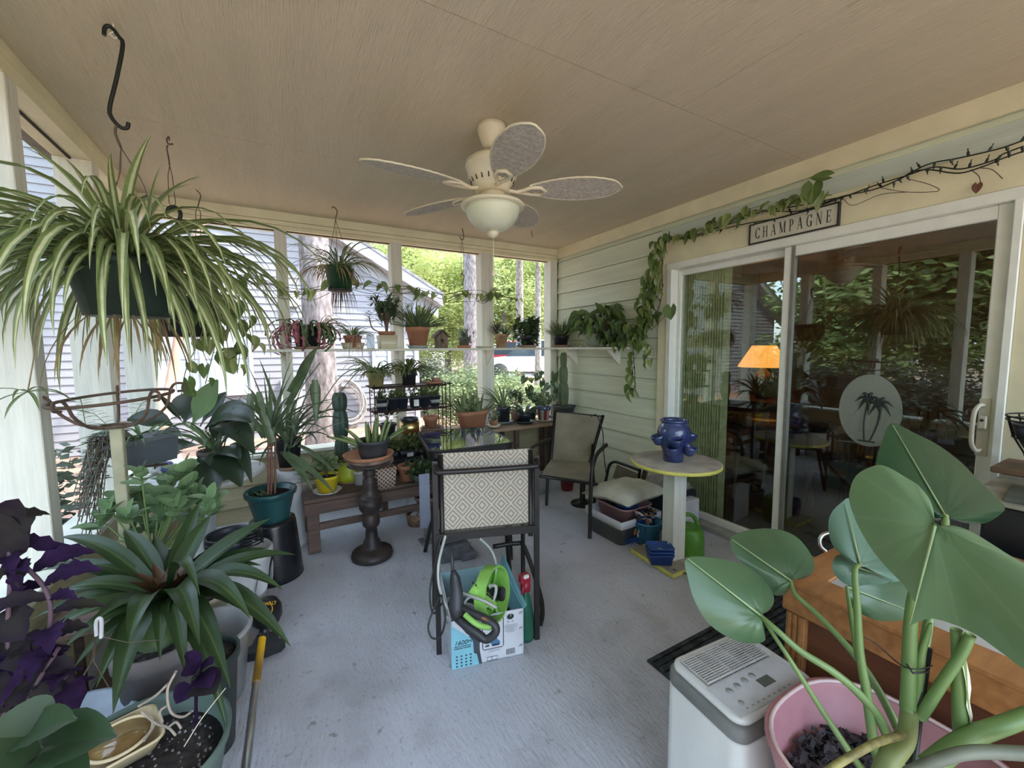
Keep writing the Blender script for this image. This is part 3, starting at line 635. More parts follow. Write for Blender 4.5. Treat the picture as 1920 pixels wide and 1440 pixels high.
# --- second hanging pot, with trailing pothos ---
h=P(317,256,'Z',2.44); Y1=h.y
hk=thing('small_s_hook','small dark S-hook on the ceiling holding looped wire above the pothos basket','hook',(h.x,h.y,2.44))
m=M(); m.tube([(h.x,h.y,2.44),(h.x,h.y,2.42)],.003,6); m.tube(bez([q(318,254,Y1),q(313,262,Y1),q(316,270,Y1),q(325,270,Y1)],4),.004,6); m.tube(bez([q(315,272,Y1),q(313,278,Y1),q(316,295,Y1),q(318,310,Y1)],4),.0035,6)
m.tube([q(318,310,Y1),q(315,330,Y1),q(317,380,Y1),q(325,392,Y1)],.002,5); m.tube([q(318,310,Y1),q(323,330,Y1),q(329,380,Y1),q(326,392,Y1)],.002,5); m.obj('hook_and_wire',wire,hk)
pc=q(352,560,Y1); 
hp=thing('hanging_pothos','trailing pothos in a dark hanging pot behind the large spider plant','plant',(pc.x,pc.y,pc.z-.2))
pot(hp,(pc.x,pc.y,pc.z-.2),.165,.12,.2,bpot,rim=.006)
m=M(); m.tube(bez([q(314,400,Y1),q(316,391,Y1),q(327,388,Y1),q(337,396,Y1),q(338,407,Y1),q(331,424,Y1),q(328,434,Y1)],5),.0095,8)
ap=q(328,434,Y1)
for a in(0.2,2.3,4.4): m.tube([ap,V((pc.x+.15*cos(a),pc.y+.15*sin(a),pc.z))],.0028,5)
m.obj('plastic_hanger',blk,hp)
pth=mat('pothos_leaf',(.2,.3,.08),.35,transl=.3,scale=14,uvramp=[(0,(.13,.20,.06)),(.47,(.16,.25,.07)),(.5,(.30,.38,.15)),(.53,(.16,.25,.07)),(1,(.13,.20,.06))])
pthv=mat('pothos_leaf_variegated',(.32,.42,.14),.35,transl=.3,scale=22,col2=(.15,.24,.07),uvramp=[(0,(.20,.30,.08)),(.3,(.40,.47,.16)),(.5,(.55,.58,.30)),(.62,(.20,.30,.08)),(1,(.38,.44,.15))])
def hproto(name,mt,asp=.75,cup=.5,droop=.15):
    m=M(); heart(m,(0,0,0),(1,0,0),(0,0,1),asp,cup=cup,rows=7,droop=droop,cols=2); return m.mesh(name,mt)
HP=[hproto('pothos_blade',pth),hproto('pothos_blade',pth,.66,.8,.3),hproto('pothos_blade_variegated',pthv),hproto('pothos_blade_variegated',pthv,.68,.7,.35)]
vine_m=mat('vine_stem',(.20,.22,.09),.6,col2=(.16,.12,.06))
def vine(t,path,n,size,seed=1,petl=.04,protos_=HP,r=.0022,side=None,name='stem',hang=.55):
    rr=random.Random(seed); pts=bez(path,8); m=M(); m.tube(pts,r,5)
    for k in range(n):
        u=(k+rr.uniform(.1,.9))/n*(len(pts)-1); i=min(int(u),len(pts)-2); b=pts[i].lerp(pts[i+1],u-i)
        a=rr.uniform(0,2*PI); d=V((cos(a),sin(a),rr.uniform(-.1,.8)))
        if side is not None: d=(d*.7+V(side)).normalized()
        d.normalize(); e=b+d*petl*rr.uniform(.5,1.3); m.tube([b,b.lerp(e,.6)+V((0,0,.1*petl)),e],r*.6,4)
        s=size*rr.uniform(.65,1.2); ax=(V((d.x*.6+rr.uniform(-.4,.4),d.y*.6+rr.uniform(-.4,.4),-hang-rr.random()*.5))).normalized()
        nrm=V((rr.uniform(-.5,.5),-1+rr.uniform(-.2,.6),.7)); 
        if side is not None: nrm=V(side)+V((rr.uniform(-.4,.4),rr.uniform(-.5,.5),.6+rr.uniform(-.3,.3)))
        sd=ax.cross(nrm).normalized(); up=sd.cross(ax)
        mx=frame(e,ax,-sd,up)@Matrix.Scale(s,4); inst('leaf',protos_[rr.randrange(len(protos_))],t,mx)
    m.obj(name,vine_m,t)
for k,(pp,n) in enumerate([([(395,560),(430,600),(450,640),(445,700)],9),([(390,560),(410,610),(400,660),(385,720)],8),([(375,570),(380,620),(350,690),(340,740)],7),([(400,560),(440,575),(468,620),(473,660)],7),([(400,565),(425,640),(430,690)],6),([(385,545),(340,530),(345,505),(360,490)],4),([(400,555),(425,540),(425,500)],4)]):
    vine(hp,[q(x,y,Y1-.06-.03*k) for x,y in pp],n,.085,seed=20+k)
# --- empty wire hanger ---
h=P(366,348,'Z',2.44); Y2=h.y
hk=thing('wire_hanger','empty thin wire hanger on a white screw hook by the left corner','hook',(h.x,h.y,2.44))
m=M(); m.tube([(h.x,h.y,2.44),(h.x,h.y,2.415)],.003,6); m.tube(bez([q(356,357,Y2),q(362,354,Y2),q(366,356,Y2)],3),.003,5); m.obj('screw_hook',wht,hk)
m=M(); m.tube(bez([q(368,356,Y2),q(376,366,Y2),q(373,380,Y2),q(371,388,Y2)],4),.0035,5)
for dx in(-4,5): m.tube([q(371,388,Y2),q(371+dx,398,Y2),q(371+dx,448,Y2),q(373,455,Y2)],.0025,5)
m.tube([q(373,455,Y2),q(374,480,Y2)],.002,5); m.obj('wire',wire,hk)
# --- middle hanging spider plant ---
h=P(628,388,'Z',2.44); Y3=h.y
hk=thing('curled_hook','dark curled ceiling hook above the green hanging basket','hook',(h.x,h.y,2.44))
m=M(); m.tube([(h.x,h.y,2.44),(h.x,h.y,2.425)],.002,5); m.tube(bez([q(622,390,Y3),q(626,388,Y3),q(632,396,Y3),q(629,411,Y3)],5),.004,6); m.obj('rod',wire,hk)
pc=q(636,500,Y3); gp2=mat('green_pot',(.02,.07,.03),.4,var=.2)
s2=thing('spider_plant','small green spider plant with browning tips in a green hanging pot before the pine','plant',(pc.x,pc.y,pc.z-.17))
pot(s2,(pc.x,pc.y,pc.z-.17),.107,.085,.17,gp2,rim=.005); m=M(); m.lathe([(.05,0),(.085,0),(.09,.015),(.05,.016)],(pc.x,pc.y,pc.z-.187),24); m.obj('drip_tray',bpot,s2)
m=M()
for a in(.3,2.4,4.5): m.tube([q(629,411,Y3),V((pc.x+.1*cos(a),pc.y+.1*sin(a),pc.z))],.0018,4)
m.obj('wire_hanger',wire,s2)
pr=protos('spider_leaf_small',spl2,[(.30,.012,45,-70),(.36,.013,30,-80),(.26,.011,15,-85),(.38,.013,58,-55)],seg=8)
rosette(s2,pc,pr,70,.07,seed=14,sc=(.75,1.1))
foliage(s2,pc+V((-.05,0,-.03)),dryl,70,(.15,.32),(.005,.010),(10,40),(-85,-90),r0=.1,seed=15,name='dry_leaves',p=.6)
foliage(s2,pc+V((0,0,-.16)),mat('brown_tips',(.20,.12,.06),.8),40,(.08,.24),(.004,.008),(-60,-90),(-90,-90),r0=.09,seed=16,name='dead_leaves')
# --- hook pair right of the third window, tiny hook ---
h=P(867,428,'Z',2.44); Y4=h.y
hk=thing('hook_chain','thin dark hook hanging by wires from a ceiling hook, third screen opening','hook',(h.x,h.y,2.44))
m=M(); m.tube(bez([q(866,426,Y4),q(869,440,Y4),q(869,448,Y4),q(864,448,Y4),q(862,443,Y4)],5),.004,6); m.tube([q(865,449,Y4),q(864,480,Y4),q(866,512,Y4)],.002,5); m.tube([q(867,449,Y4),q(869,480,Y4),q(868,512,Y4)],.002,5)
m.tube(bez([q(863,518,Y4),q(866,513,Y4),q(870,518,Y4),q(868,528,Y4),q(866,535,Y4)],5),.0045,6); m.obj('hook_and_wire',wire,hk)
h=P(997,432,'Z',2.44); m=M(); m.tube([(h.x,h.y,2.44),(h.x,h.y,2.40)],.003,6); m.tube(bez([(h.x,h.y,2.40),(h.x+.008,h.y,2.39),(h.x,h.y,2.38)],3),.003,5); tag(m.obj('cup_hook',wire),'tiny brass cup hook in the ceiling beyond the fan','hook')
# ================= the white shelf round the corner =================
sh=thing('wall_shelf','long white plank shelf running along the back screens and round the corner','shelf',(1.3,3.7,1.34))
SZ=1.365
m=M(); m.bbox((-.07,3.60,SZ-.022),(2.57,3.808,SZ),.002); m.obj('shelf_board',cream2,sh)
m=M(); m.bbox((2.57,2.70,SZ-.022),(2.742,3.808,SZ),.002); m.obj('shelf_board',cream2,sh)
def bracket(p,d):   # triangular bracket below the shelf
    m=M(); s=V((d[1],-d[0],0))*.009; d=V((*d,0)); vs=[]
    for sg in(-1,1):
        for a,b in((0,0),(.15,0),(.15,-.012),(.03,-.13),(0,-.15)): vs.append(p+d*a+V((0,0,b))+s*sg)
    m.add(vs,[(0,1,2,3,4),(9,8,7,6,5)]+[(i,(i+1)%5,5+(i+1)%5,5+i) for i in range(5)]); m.obj('bracket',cream2,sh)
for x in(.065,.972,1.86): bracket(V((x,YB-.002,SZ-.023)),(0,-1))
bracket(V((2.735,3.45,SZ-.023)),(-1,0)); bracket(V((2.735,2.82,SZ-.023)),(-1,0))
def SX(x,Y=3.7): return P(x,650,'Y',Y).x
Y=3.70
creamp=mat('cream_ceramic',(.62,.58,.40),.3,var=.05)
def cactus_pads(t,base,az,n,s,mt,mt2=None,seed=0,drop=1.2,up=.5):
    rr=random.Random(seed); m=M(); m2=M(); p=V(base); e=up
    for k in range(n):
        L=s*rr.uniform(.8,1.15); d=V((cos(az)*cos(e),sin(az)*cos(e),sin(e))); q_=p+d*L; tgt=m2 if (mt2 and k>=n-3) else m
        strap(tgt,p,az,L,s*.52,e,e-.15,4,'pad',.15); strap(tgt,p,az,L,s*.4,e,e-.15,4,'pad',-.3,twist=1.3); p=q_; e-=drop/ n*rr.uniform(1,2.2); az+=rr.uniform(-.3,.3)
    return m,m2
ccg=mat('christmas_cactus_green',(.13,.19,.08),.5,var=.3); ccr=mat('christmas_cactus_red',(.42,.13,.16),.6,var=.2)
def xmas(t,c,r,n,s,seed,red=.5,nlo=4,nhi=8,reds=None):
    rr=random.Random(seed); g=M(); rd=M()
    for k in range(n):
        a=rr.uniform(0,2*PI); isr=(cos(a)<-.2 or rr.random()<.15) and rr.random()<red*2
        m1,m2=cactus_pads(t,V(c)+V((r*cos(a)*.8,r*sin(a)*.8,0)),a,rr.randint(nlo,nhi),s,None,True if isr else None,seed+k,2.2,rr.uniform(.1,1.0))
        g.add(m1.v,m1.f,0,m1.uv,True) if m1.v else None
        if m2.v: rd.add(m2.v,m2.f,0,m2.uv,True)
    o=g.obj('pads',ccg,t); o['kind']='stuff'
    if rd.v: o=rd.obj('reddish_pads',ccr,t); o['kind']='stuff'
x=SX(578); t=thing('christmas_cactus','segmented christmas cactus with drooping red pads in a black pot on the shelf','plant',(x,Y,SZ))
saucer(t,(x,Y,SZ),.12,.02,terrad); pot(t,(x,Y,SZ+.012),.115,.085,.16,bpot); xmas(t,(x,Y,SZ+.165),.10,64,.042,3)
m1=M()
for k in range(5):
    m1_,m2_=cactus_pads(t,(x-.10,Y-.03,SZ+.16),PI+.3*k-.6,9,.042,None,True,50+k,2.4,.3); m1.add(m1_.v,m1_.f,0,m1_.uv,True); m1.add(m2_.v,m2_.f,0,m2_.uv,True)
o=m1.obj('long_red_pads',ccr,t); o['kind']='stuff'
foliage(t,(x+.08,Y-.04,SZ+.17),dryl,26,(.18,.32),(.006,.010),(30,70),(-85,-90),r0=.05,seed=31,name='dry_grass',azr=(-1.4,.6))
x=SX(662); t=thing('spider_plant','small spider plant with dry runners in a terracotta pot in a cream oval dish','plant',(x,Y,SZ))
m=M(); m.rlathe([(.80,0),(.85,.003),(1,.05),(.97,.05),(.84,.012),(.3,.01)],(x,Y,SZ),.095,.06,.9); m.obj('oval_dish',creamp,t)
pot(t,(x,Y,SZ+.011),.075,.055,.10,terra); foliage(t,(x,Y,SZ+.11),spl2,60,(.12,.2),(.008,.012),(20,70),(-30,-80),r0=.05,seed=33)
foliage(t,(x+.03,Y-.05,SZ+.1),mat('pinkish_runner',(.42,.24,.20),.7),14,(.15,.32),(.004,.006),(-10,30),(-88,-90),r0=.04,seed=34,name='runners',azr=(-2.4,-.7),p=.4)
# jade plant
x=SX(726); t=thing('jade_plant','tall jade plant in a terracotta pot inside a cream square planter','plant',(x,Y,SZ))
m=M(); m.rlathe([(.86,0),(.9,.003),(1,.115),(.94,.115),(.82,.012),(.3,.012)],(x,Y,SZ),.076,.076,.15); m.obj('cream_planter',creamp,t)
pot(t,(x,Y,SZ+.013),.072,.05,.135,terra)
jg=mat('jade_leaf',(.10,.15,.07),.3,var=.25,col2=(.06,.10,.05)); jst=mat('jade_stem',(.16,.11,.08),.8,var=.2)
def oval_leaf(name,L,W,mt,cup=.2,k_='oval',th=0):
    m=M(); strap(m,(0,0,0),0,L,W,.25,-.15,6,k_,cup)
    return m.mesh(name,mt)
JL=[oval_leaf('jade_blade',.045,.026,jg),oval_leaf('jade_blade',.038,.024,jg,.3)]
def branchy(t,base,n,h,spread,lm,stem_mt,seed,nl=7,stem_r=.006,ls=1.0,name='leaf',lean=(0,0),join=None,tips=2):
    rr=random.Random(seed); m=M(); jm=M() if join else None
    for k in range(n):
        a=2*PI*k/n+rr.uniform(-.4,.4); hh=h*rr.uniform(.6,1.05); sp_=spread*rr.uniform(.3,1)
        b=V(base); e=b+V((sp_*cos(a)+lean[0]*hh,sp_*sin(a)+lean[1]*hh,hh)); mid=b.lerp(e,.5)+V((-.25*sp_*cos(a),-.25*sp_*sin(a),0)); pp=bez([b,mid,e],5); m.tube(pp,stem_r,6,r2=stem_r*.45)
        for tip in range(tips):
            s0=pp[-1] if tip==0 else pp[int(len(pp)*rr.uniform(.5,.85))]
            if tip: e2=s0+V((rr.uniform(-.05,.05),rr.uniform(-.05,.05),.04+.03*rr.random())); m.tube([s0,e2],stem_r*.5,5); s0=e2
            for j in range(nl):
                aa=j*2.4+rr.random(); el=rr.uniform(-.2,1.1)
                bb=s0-V((0,0,.012*j*rr.random()*ls))
                mx=Matrix.Translation(bb)@Matrix.Rotation(aa,4,'Z')@Matrix.Rotation(-el,4,'Y')@Matrix.Scale(ls*rr.uniform(.7,1.15),4)
                if join:
                    for (vv,ff,uu) in [rr.choice(join)]: jm.add([mx@V(v) for v in vv],ff,0,uu,True)
                else: inst(name,rr.choice(lm),t,mx)
    keep_in(m); m.obj('stems',stem_mt,t)
    if join: keep_in(jm); o=jm.obj('foliage',lm,t); o['kind']='stuff'
def raw(f):
    m=M(); f(m); return (m.v,m.f,m.uv)
ovr=[raw(lambda m:strap(m,(0,0,0),0,.045,.028,.25,-.15,4,'oval',.2)),raw(lambda m:strap(m,(0,0,0),0,.05,.022,.35,-.25,4,'oval',.3))]
branchy(t,(x,Y,SZ+.13),14,.31,.13,jg,jst,5,nl=10,stem_r=.008,join=ovr,tips=4,ls=1.1)
m=M(); m.tube(bez([(x-.02,Y,SZ+.13),(x-.12,Y-.02,SZ+.17),(x-.15,Y-.03,SZ+.27)],5),.005,6); m.obj('side_stem',jst,t); mj=M()
for j in range(16):
    a=j*2.4; mx=Matrix.Translation((x-.15,Y-.03,SZ+.22+.006*j))@Matrix.Rotation(a,4,'Z'); mj.add([mx@V(v) for v in ovr[0][0]],ovr[0][1],0,ovr[0][2],True)
o=mj.obj('side_foliage',jg,t); o['kind']='stuff'
x=SX(700)-.01; m=M(); m.bbox((x-.032,Y+.05,SZ),(x+.032,Y+.058,SZ+.125),.002,rot=RX(-.08)); t=m.obj('blue_glass_ornament',mat('pale_blue_glass',(.55,.68,.82),.15,spec=.7)); tag(t,'small pale blue glass ornament propped on the shelf left of the jade planter','panel')
# aloe in terracotta
def poted(name,label,cat,px,rt,rb,h,mt,sauc=None,sm=None,Y=Y,z=SZ,rim=.01,rh=.04):
    x=SX(px,Y); t=thing(name,label,cat,(x,Y,z)); z1=z
    if sauc: saucer(t,(x,Y,z),sauc,.025,sm); z1=z+.009
    pot(t,(x,Y,z1),rt,rb,h,mt,rim=rim,rh=rh); return t,V((x,Y,z1+h-.01))
alo=mat('aloe_green',(.17,.23,.10),.45,var=.25,col2=(.09,.14,.07))
t,c=poted('aloe_plant','spiky green aloe clump in a large terracotta pot on a green-grey saucer','plant',784,.108,.072,.18,terra,.10,mat('sage_saucer',(.35,.42,.38),.5))
foliage(t,c,alo,80,(.16,.31),(.016,.024),(25,85),(0,80),'sword',r0=.07,seed=41,seg=5,fold=.5)
foliage(t,c,alo,34,(.2,.34),(.012,.018),(10,40),(-20,10),'sword',r0=.07,seed=42,name='outer_leaves',seg=5,fold=.5)
# wooden birdhouse
x=SX(827); bw=mat('weathered_wood',(.20,.15,.10),.9,var=.3,scale=20,bump=.4,stretch=(1,1,.2))
t=thing('birdhouse','small weathered wooden birdhouse on the shelf between aloe and succulent pots','birdhouse',(x,Y,SZ))
m=M(); w_=.052; pol=[(-w_,0),(w_,0),(w_,.10),(0,.155),(-w_,.10)]; m.prism(pol,-.04,.04,mtx=Matrix(((1,0,0),(0,0,1),(0,1,0)))@Matrix.Identity(3)); m.v=[(a+x,b+Y,c_+SZ) for a,b,c_ in m.v]; m.obj('body',bw,t)
for s in(-1,1):
    m=M(); m.bbox((-.075,-.055,0),(0.004,.055,.008),.001,rot=RY(s*-.80 if s<0 else .80),piv=(0,0,0)); 
    m.v=[((-a if False else a)+x,b+Y,c_+SZ+.16) for a,b,c_ in m.v]
    if s>0: m.v=[(2*x-a,b,c_) for a,b,c_ in m.v]; 
    m.obj('roof_board',bw,t) if False else None
for s in(-1,1):
    m=M(); p0=V((x,Y,SZ+.168)); p1=V((x+s*.075,Y,SZ+.098)); n_=V((s*.068,0,.073)).normalized()*.008
    m.hexa([p0+V((0,-.055,0)),p1+V((0,-.055,0)),p1+V((0,.055,0)),p0+V((0,.055,0)),p0+V((0,-.055,0))+n_,p1+V((0,-.055,0))+n_,p1+V((0,.055,0))+n_,p0+V((0,.055,0))+n_]); m.obj('roof_board',bw,t)
m=M(); m.lathe([(.014,0),(.014,.004)],(0,0,0),14,mtx=RX(PI/2)); m.v=[(a+x,b+Y-.039,c_+SZ+.07) for a,b,c_ in m.v]; m.obj('entrance_hole',dark,t)
m=M(); m.tube([(x,Y-.04,SZ+.045),(x,Y-.075,SZ+.047)],.004,6); m.obj('perch',bw,t)
suc=mat('succulent_grey_green',(.24,.30,.18),.5,var=.25); 
t,c=poted('succulent_pot','trailing succulent in a small dark and red glazed pot on a terracotta saucer','plant',870,.06,.045,.095,mat('glazed_brown',(.20,.11,.08),.3,var=.4,scale=8,col2=(.08,.16,.13)),.075,terra,rh=.02)
branchy(t,c,10,.04,.07,suc,suc,8,nl=12,stem_r=.003,ls=.5,join=ovr,tips=2); branchy(t,c-V((-.03,.04,.05)),6,.05,.06,suc,suc,9,nl=12,stem_r=.003,ls=.5,join=ovr,tips=2)
x=SX(907); t=thing('shell_saucer','empty cream saucer on the shelf right of the succulent pot','saucer',(x,Y,SZ)); saucer(t,(x,Y,SZ),.085,.018,creamp)
# pineapple-like
t,c=poted('bromeliad_pot','two spiky dark rosettes in a tapered terracotta pot on the back shelf','plant',940,.075,.045,.135,mat('sandy_terracotta',(.48,.29,.15),.7,var=.2),rh=.02)
foliage(t,c+V((-.055,0,0)),mat('dark_rosette',(.10,.09,.07),.5,var=.3),60,(.06,.12),(.010,.014),(0,85),(-10,70),'sword',r0=.015,seed=45,seg=4,zr=.07)
foliage(t,c+V((.05,0,0)),alo,40,(.09,.16),(.012,.016),(0,80),(-30,60),'sword',r0=.02,seed=46,seg=4,name='green_rosette')
vr=[raw(lambda m:heart(m,(0,0,0),(.055,0,0),(0,0,1),.04,rows=5,cols=1,cup=.4,droop=.2))]
dkl=mat('dark_foliage',(.10,.16,.06),.4,var=.3,col2=(.05,.09,.04),transl=.15)
t,c=poted('leafy_pot','bushy dark-leaved plant in a black pot on a brown saucer in the corner run','plant',990,.085,.06,.12,bpot,.10,terrad)
branchy(t,c,18,.14,.17,dkl,vine_m,47,nl=9,stem_r=.003,join=vr,tips=3,ls=1.2); branchy(t,c,8,-.06,.14,dkl,vine_m,48,nl=8,stem_r=.003,join=vr,tips=2)
t,c=poted('grassy_pot','tufted grassy plant in a black pot at the shelf corner','plant',1052,.085,.065,.12,bpot,.10,terrad,Y=3.62)
foliage(t,c,mat('grass_green',(.16,.23,.08),.5,var=.3),170,(.13,.24),(.009,.013),(15,88),(-10,60),'sword',r0=.06,seed=49,seg=4)
# shells, stones and the big pothos along the house wall
q=P(1120,640,'X',2.655); c=V((2.655,q.y,SZ)); gpt=mat('sage_round_pot',(.28,.32,.24),.6,var=.1)
t=thing('pothos_plant','large bushy pothos in a sage green bowl pot on the house-wall shelf','plant',c)
m=M(); m.lathe([(.06,0),(.085,.0),(.11,.05),(.115,.10),(.122,.125),(.118,.128),(.105,.12),(.10,.105),(.03,.10)],c,28); m.obj('pot',gpt,t)
big=[hproto('pothos_blade',dkl,.55,.6,.5),hproto('pothos_blade',pth,.6,.6,.45)]
rr=random.Random(3)
m=M()
for k in range(90):
    a=rr.uniform(0,2*PI); b=c+V((.05*cos(a),.05*sin(a),.1)); hh=rr.uniform(.02,.26); rad=rr.uniform(.05,.19); e=b+V((min(rad*cos(a),.02),rad*1.35*sin(a),hh)); m.tube(bez([b,b.lerp(e,.5)+V((0,0,.03)),e],4),.0018,4)
    d=V((min(cos(a)*.8-.35,-.05),sin(a)*.9-.1,rr.uniform(-.9,.35))).normalized(); n_=V((-.5,-.4,1)); sd=d.cross(n_).normalized(); up=sd.cross(d)
    inst('leaf',big[k%3>0],t,frame(e,d,-sd,up)@Matrix.Scale(rr.uniform(.09,.145),4))
for k in range(44):
    yy=c.y-.12-.01*k; b=c+V((rr.uniform(-.05,.05),0,.1)); e=V((2.65+rr.uniform(-.06,.03),yy,SZ+rr.uniform(.03,.20))); m.tube(bez([b,b.lerp(e,.5)+V((0,0,.06)),e],4),.0018,4)
    d=V((rr.uniform(-.9,-.05),rr.uniform(-1,.2),rr.uniform(-.9,.2))).normalized(); n_=V((-.6,-.3,1)); sd=d.cross(n_).normalized(); up=sd.cross(d)
    inst('leaf',big[k%2],t,frame(e,d,-sd,up)@Matrix.Scale(rr.uniform(.07,.11),4))
m.obj('stems',vine_m,t)
shm_=mat('shell_pale',(.68,.58,.47),.5,var=.25,scale=20)
for px,s,l in((1090,.018,'tiny pale shell beside the sage pot, nearest the corner'),(1129,.022,'round white shell directly under the big pothos leaves'),(1141,.02,'brown tinted shell second right of the sage pot'),(1150,.022,'golden rounded shell between the brown and the spiral shell'),(1167,.034,'large pink spiral shell near the shelf end'),(1182,.028,'upright pale conch shell at the end of the shelf')):
    q=P(px,650,'X',2.61); m=M(); n=26
    pts=[];rs=[]
    for k in range(n):
        a=k*.62; f=1-k/n; pts.append(V((2.61+s*.75*f*cos(a),q.y+s*.75*f*sin(a),SZ+s*.55*f*.9+s*.05+(1-f)*s*1.5))); rs.append(s*.52*f+.001)
    m.tube(pts,rs,8); tag(m.obj('seashell',shm_),l,'shell','seashells on the shelf')
# vine along the back screens (wire with pothos leaves)
Yv=3.74; vq=lambda x,y: P(x,y,'Y',Yv)
t=thing('window_vine','pothos vine and dead stems strung across the back screens above the shelf pots','vine',tuple(vq(750,545)))
t['group']='vines'
del t['group']
path=[(470,520),(500,528),(530,545),(580,548),(640,530),(700,535),(740,540),(790,545),(830,560),(870,550),(905,555),(925,552),(965,562)]
vine(t,[vq(x,y) for x,y in path],40,.085,seed=61,hang=.3,petl=.035)
for k in range(5):
    rr=random.Random(70+k); m=M(); m.tube(bez([vq(x,y+rr.uniform(-10,16)) for x,y in path],5),.0022,4); m.obj('dead_stem',mat('dead_stem',(.13,.09,.07),.8,var=.3),t)
for k,pp in enumerate([[(925,552),(950,575),(975,600),(990,640)],[(930,545),(960,545),(975,570)],[(795,545),(780,560),(770,585)]]):
    vine(t,[vq(x,y) for x,y in pp],6,.06,seed=80+k)
# ================= back tables, rack and pots =================
wood=mat('weathered_plank',(.16,.10,.075),.75,var=.3,scale=6,bump=.3,stretch=(.7,6,6),col2=(.08,.055,.045))
woodl=mat('worn_table_wood',(.30,.22,.15),.7,var=.25,scale=7,bump=.2,stretch=(.6,6,6))
ply=mat('ply_edge',(.40,.28,.17),.7,var=.3,scale=30,stretch=(.4,1,30))
bt=thing('potting_table','worn brown wooden table along the back wall holding the terracotta aloe trough','table',(1.6,3.6,0))
for k in range(2): m=M(); m.bbox((.66,3.42+.185*k,.575),(2.56,3.602+.185*k,.60),.003); m.obj('top_board',woodl,bt)
m=M(); m.bbox((.66,3.405,.572),(2.56,3.42,.598),.002); m.obj('edge_strip',ply,bt)
for x in(.70,1.55,1.98,2.48):
    for y in(3.44,3.74): m=M(); m.bbox((x,y,0),(x+.045,y+.045,.575)); m.obj('leg',wood,bt)
bn=thing('low_bench','low dark weathered wooden bench under the left back screens with small pots','bench',(.65,3.2,0))
for k in range(4): m=M(); m.bbox((.10,2.965+.113*k,.345),(1.30,3.073+.113*k,.37),.003); m.obj('slat',wood,bn)
m=M(); m.bbox((.10,2.95,.27),(1.30,2.972,.345)); m.obj('apron',wood,bn)
m=M(); m.bbox((.16,2.97,.15),(1.28,2.99,.20)); m.obj('stretcher',wood,bn)
for x in(.115,1.22):
    for y in(2.96,3.33): m=M(); m.bbox((x,y,0),(x+.075,y+.075,.345)); m.obj('leg',wood,bn)
# wire plant rack
rk=thing('wire_plant_rack','three tier dark metal wire rack of seedlings standing on the potting table','rack',(.98,3.55,.60))
rust=mat('rusty_black_metal',(.07,.035,.03),.6,metal=.4,var=.4)
X0,X1,Ya,Yb=.66,1.29,3.46,3.66
for z in(1.045,.845):
    m=M(); m.bbox((X0,Ya,z-.012),(X1,Yb,z),.002); m.obj('shelf_tray',rust,rk)
    m=M(); m.tube([(X0-.02,Ya-.005,z+.005),(X1+.05,Ya-.005,z+.005),(X1+.05,Yb+.005,z+.005),(X0-.02,Yb+.005,z+.005)],.005,6,closed=True); m.obj('rim_wire',rust,rk)
for x in(X0+.01,X1-.01,X1+.03):
    for y in(Ya,Yb): m=M(); m.tube([(x,y,.601),(x,y,1.07)],.0045,6); m.obj('leg',rust,rk)
spg=mat('fern_green',(.20,.27,.09),.45,var=.3,transl=.2,col2=(.11,.16,.06))
t,c=poted('spider_plant','yellow-green spider plant in an olive tan pot on the rack top tier','plant',703,.075,.055,.12,mat('olive_tan_pot',(.36,.30,.12),.6,var=.15),Y=3.55,z=1.048)
foliage(t,c,spg,70,(.14,.26),(.012,.017),(10,70),(-70,-90),r0=.05,seed=101)
foliage(t,c,spl2,12,(.3,.42),(.010,.014),(40,60),(-20,-60),r0=.05,seed=102,azr=(1.9,3.6),name='long_leaves')
t,c=poted('spider_plant','dark potted spider plant in a clear-rimmed black pot on the rack top tier','plant',765,.07,.055,.12,bpot,Y=3.55,z=1.048)
foliage(t,c,spg,80,(.16,.28),(.014,.019),(20,85),(-70,-90),r0=.05,seed=103)
x=SX(812,3.56); t=thing('terracotta_dishes','two shallow terracotta dishes with tiny plants at the right end of the rack','dish',(x,3.56,1.048)); saucer(t,(x,3.56,1.048),.085,.022,terra); pot(t,(x+.02,3.56,1.056),.04,.032,.045,terrad); foliage(t,(x-.01,3.56,1.07),alo,14,(.03,.05),(.006,.009),(20,80),(0,60),'sword',r0=.04,seed=104,seg=3)
sd_=mat('seedling_green',(.22,.30,.10),.5,var=.3,transl=.2)
nur=mat('nursery_black',(.03,.035,.045),.4,var=.2); lab=mat('plant_label',(.75,.75,.72),.5)
cells=[(711,'small pale banded pot of seedlings on the rack middle tier, leftmost',1),(733,'black square nursery pot with seedlings second from the left on the rack',0),(751,'black nursery pot third from the left on the rack middle tier',0),(775,'black nursery pot with a white printed label on the rack middle tier',2),(793,'narrow black nursery pot right of the labelled one on the rack',0),(812,'black nursery pot with a grey band at the right of the rack middle tier',3)]
for i,(px,l,kd) in enumerate(cells):
    x=SX(px,3.53); t=thing('nursery_pot',l,'plant pot',(x,3.53,.852),'seedling pots on the wire rack')
    m=M(); m.rlathe([(.6,0),(.74,0),(.97,.085),(1.04,.086),(1.04,.098),(.93,.098),(.88,.08),(.3,.078)],(x,3.53,.852),.046,.046,.25); m.obj('pot',nur,t)
    if kd: 
        m=M(); 
        if kd==2: m.box((x-.022,3.53-.0475,.868),(x+.022,3.53-.0455,.925))
        else: m.rlathe([(.86,.03),(.93,.06)],(x,3.53,.852),.047,.047,.25)
        m.obj('label' if kd==2 else 'band',lab if kd==2 else mat('cell_band',(.35,.36,.33),.6),t)
    branchy(t,(x,3.53,.935),9,.035,.045,sd_,vine_m,110+i,nl=8,stem_r=.002,join=ovr,tips=2,ls=.62)
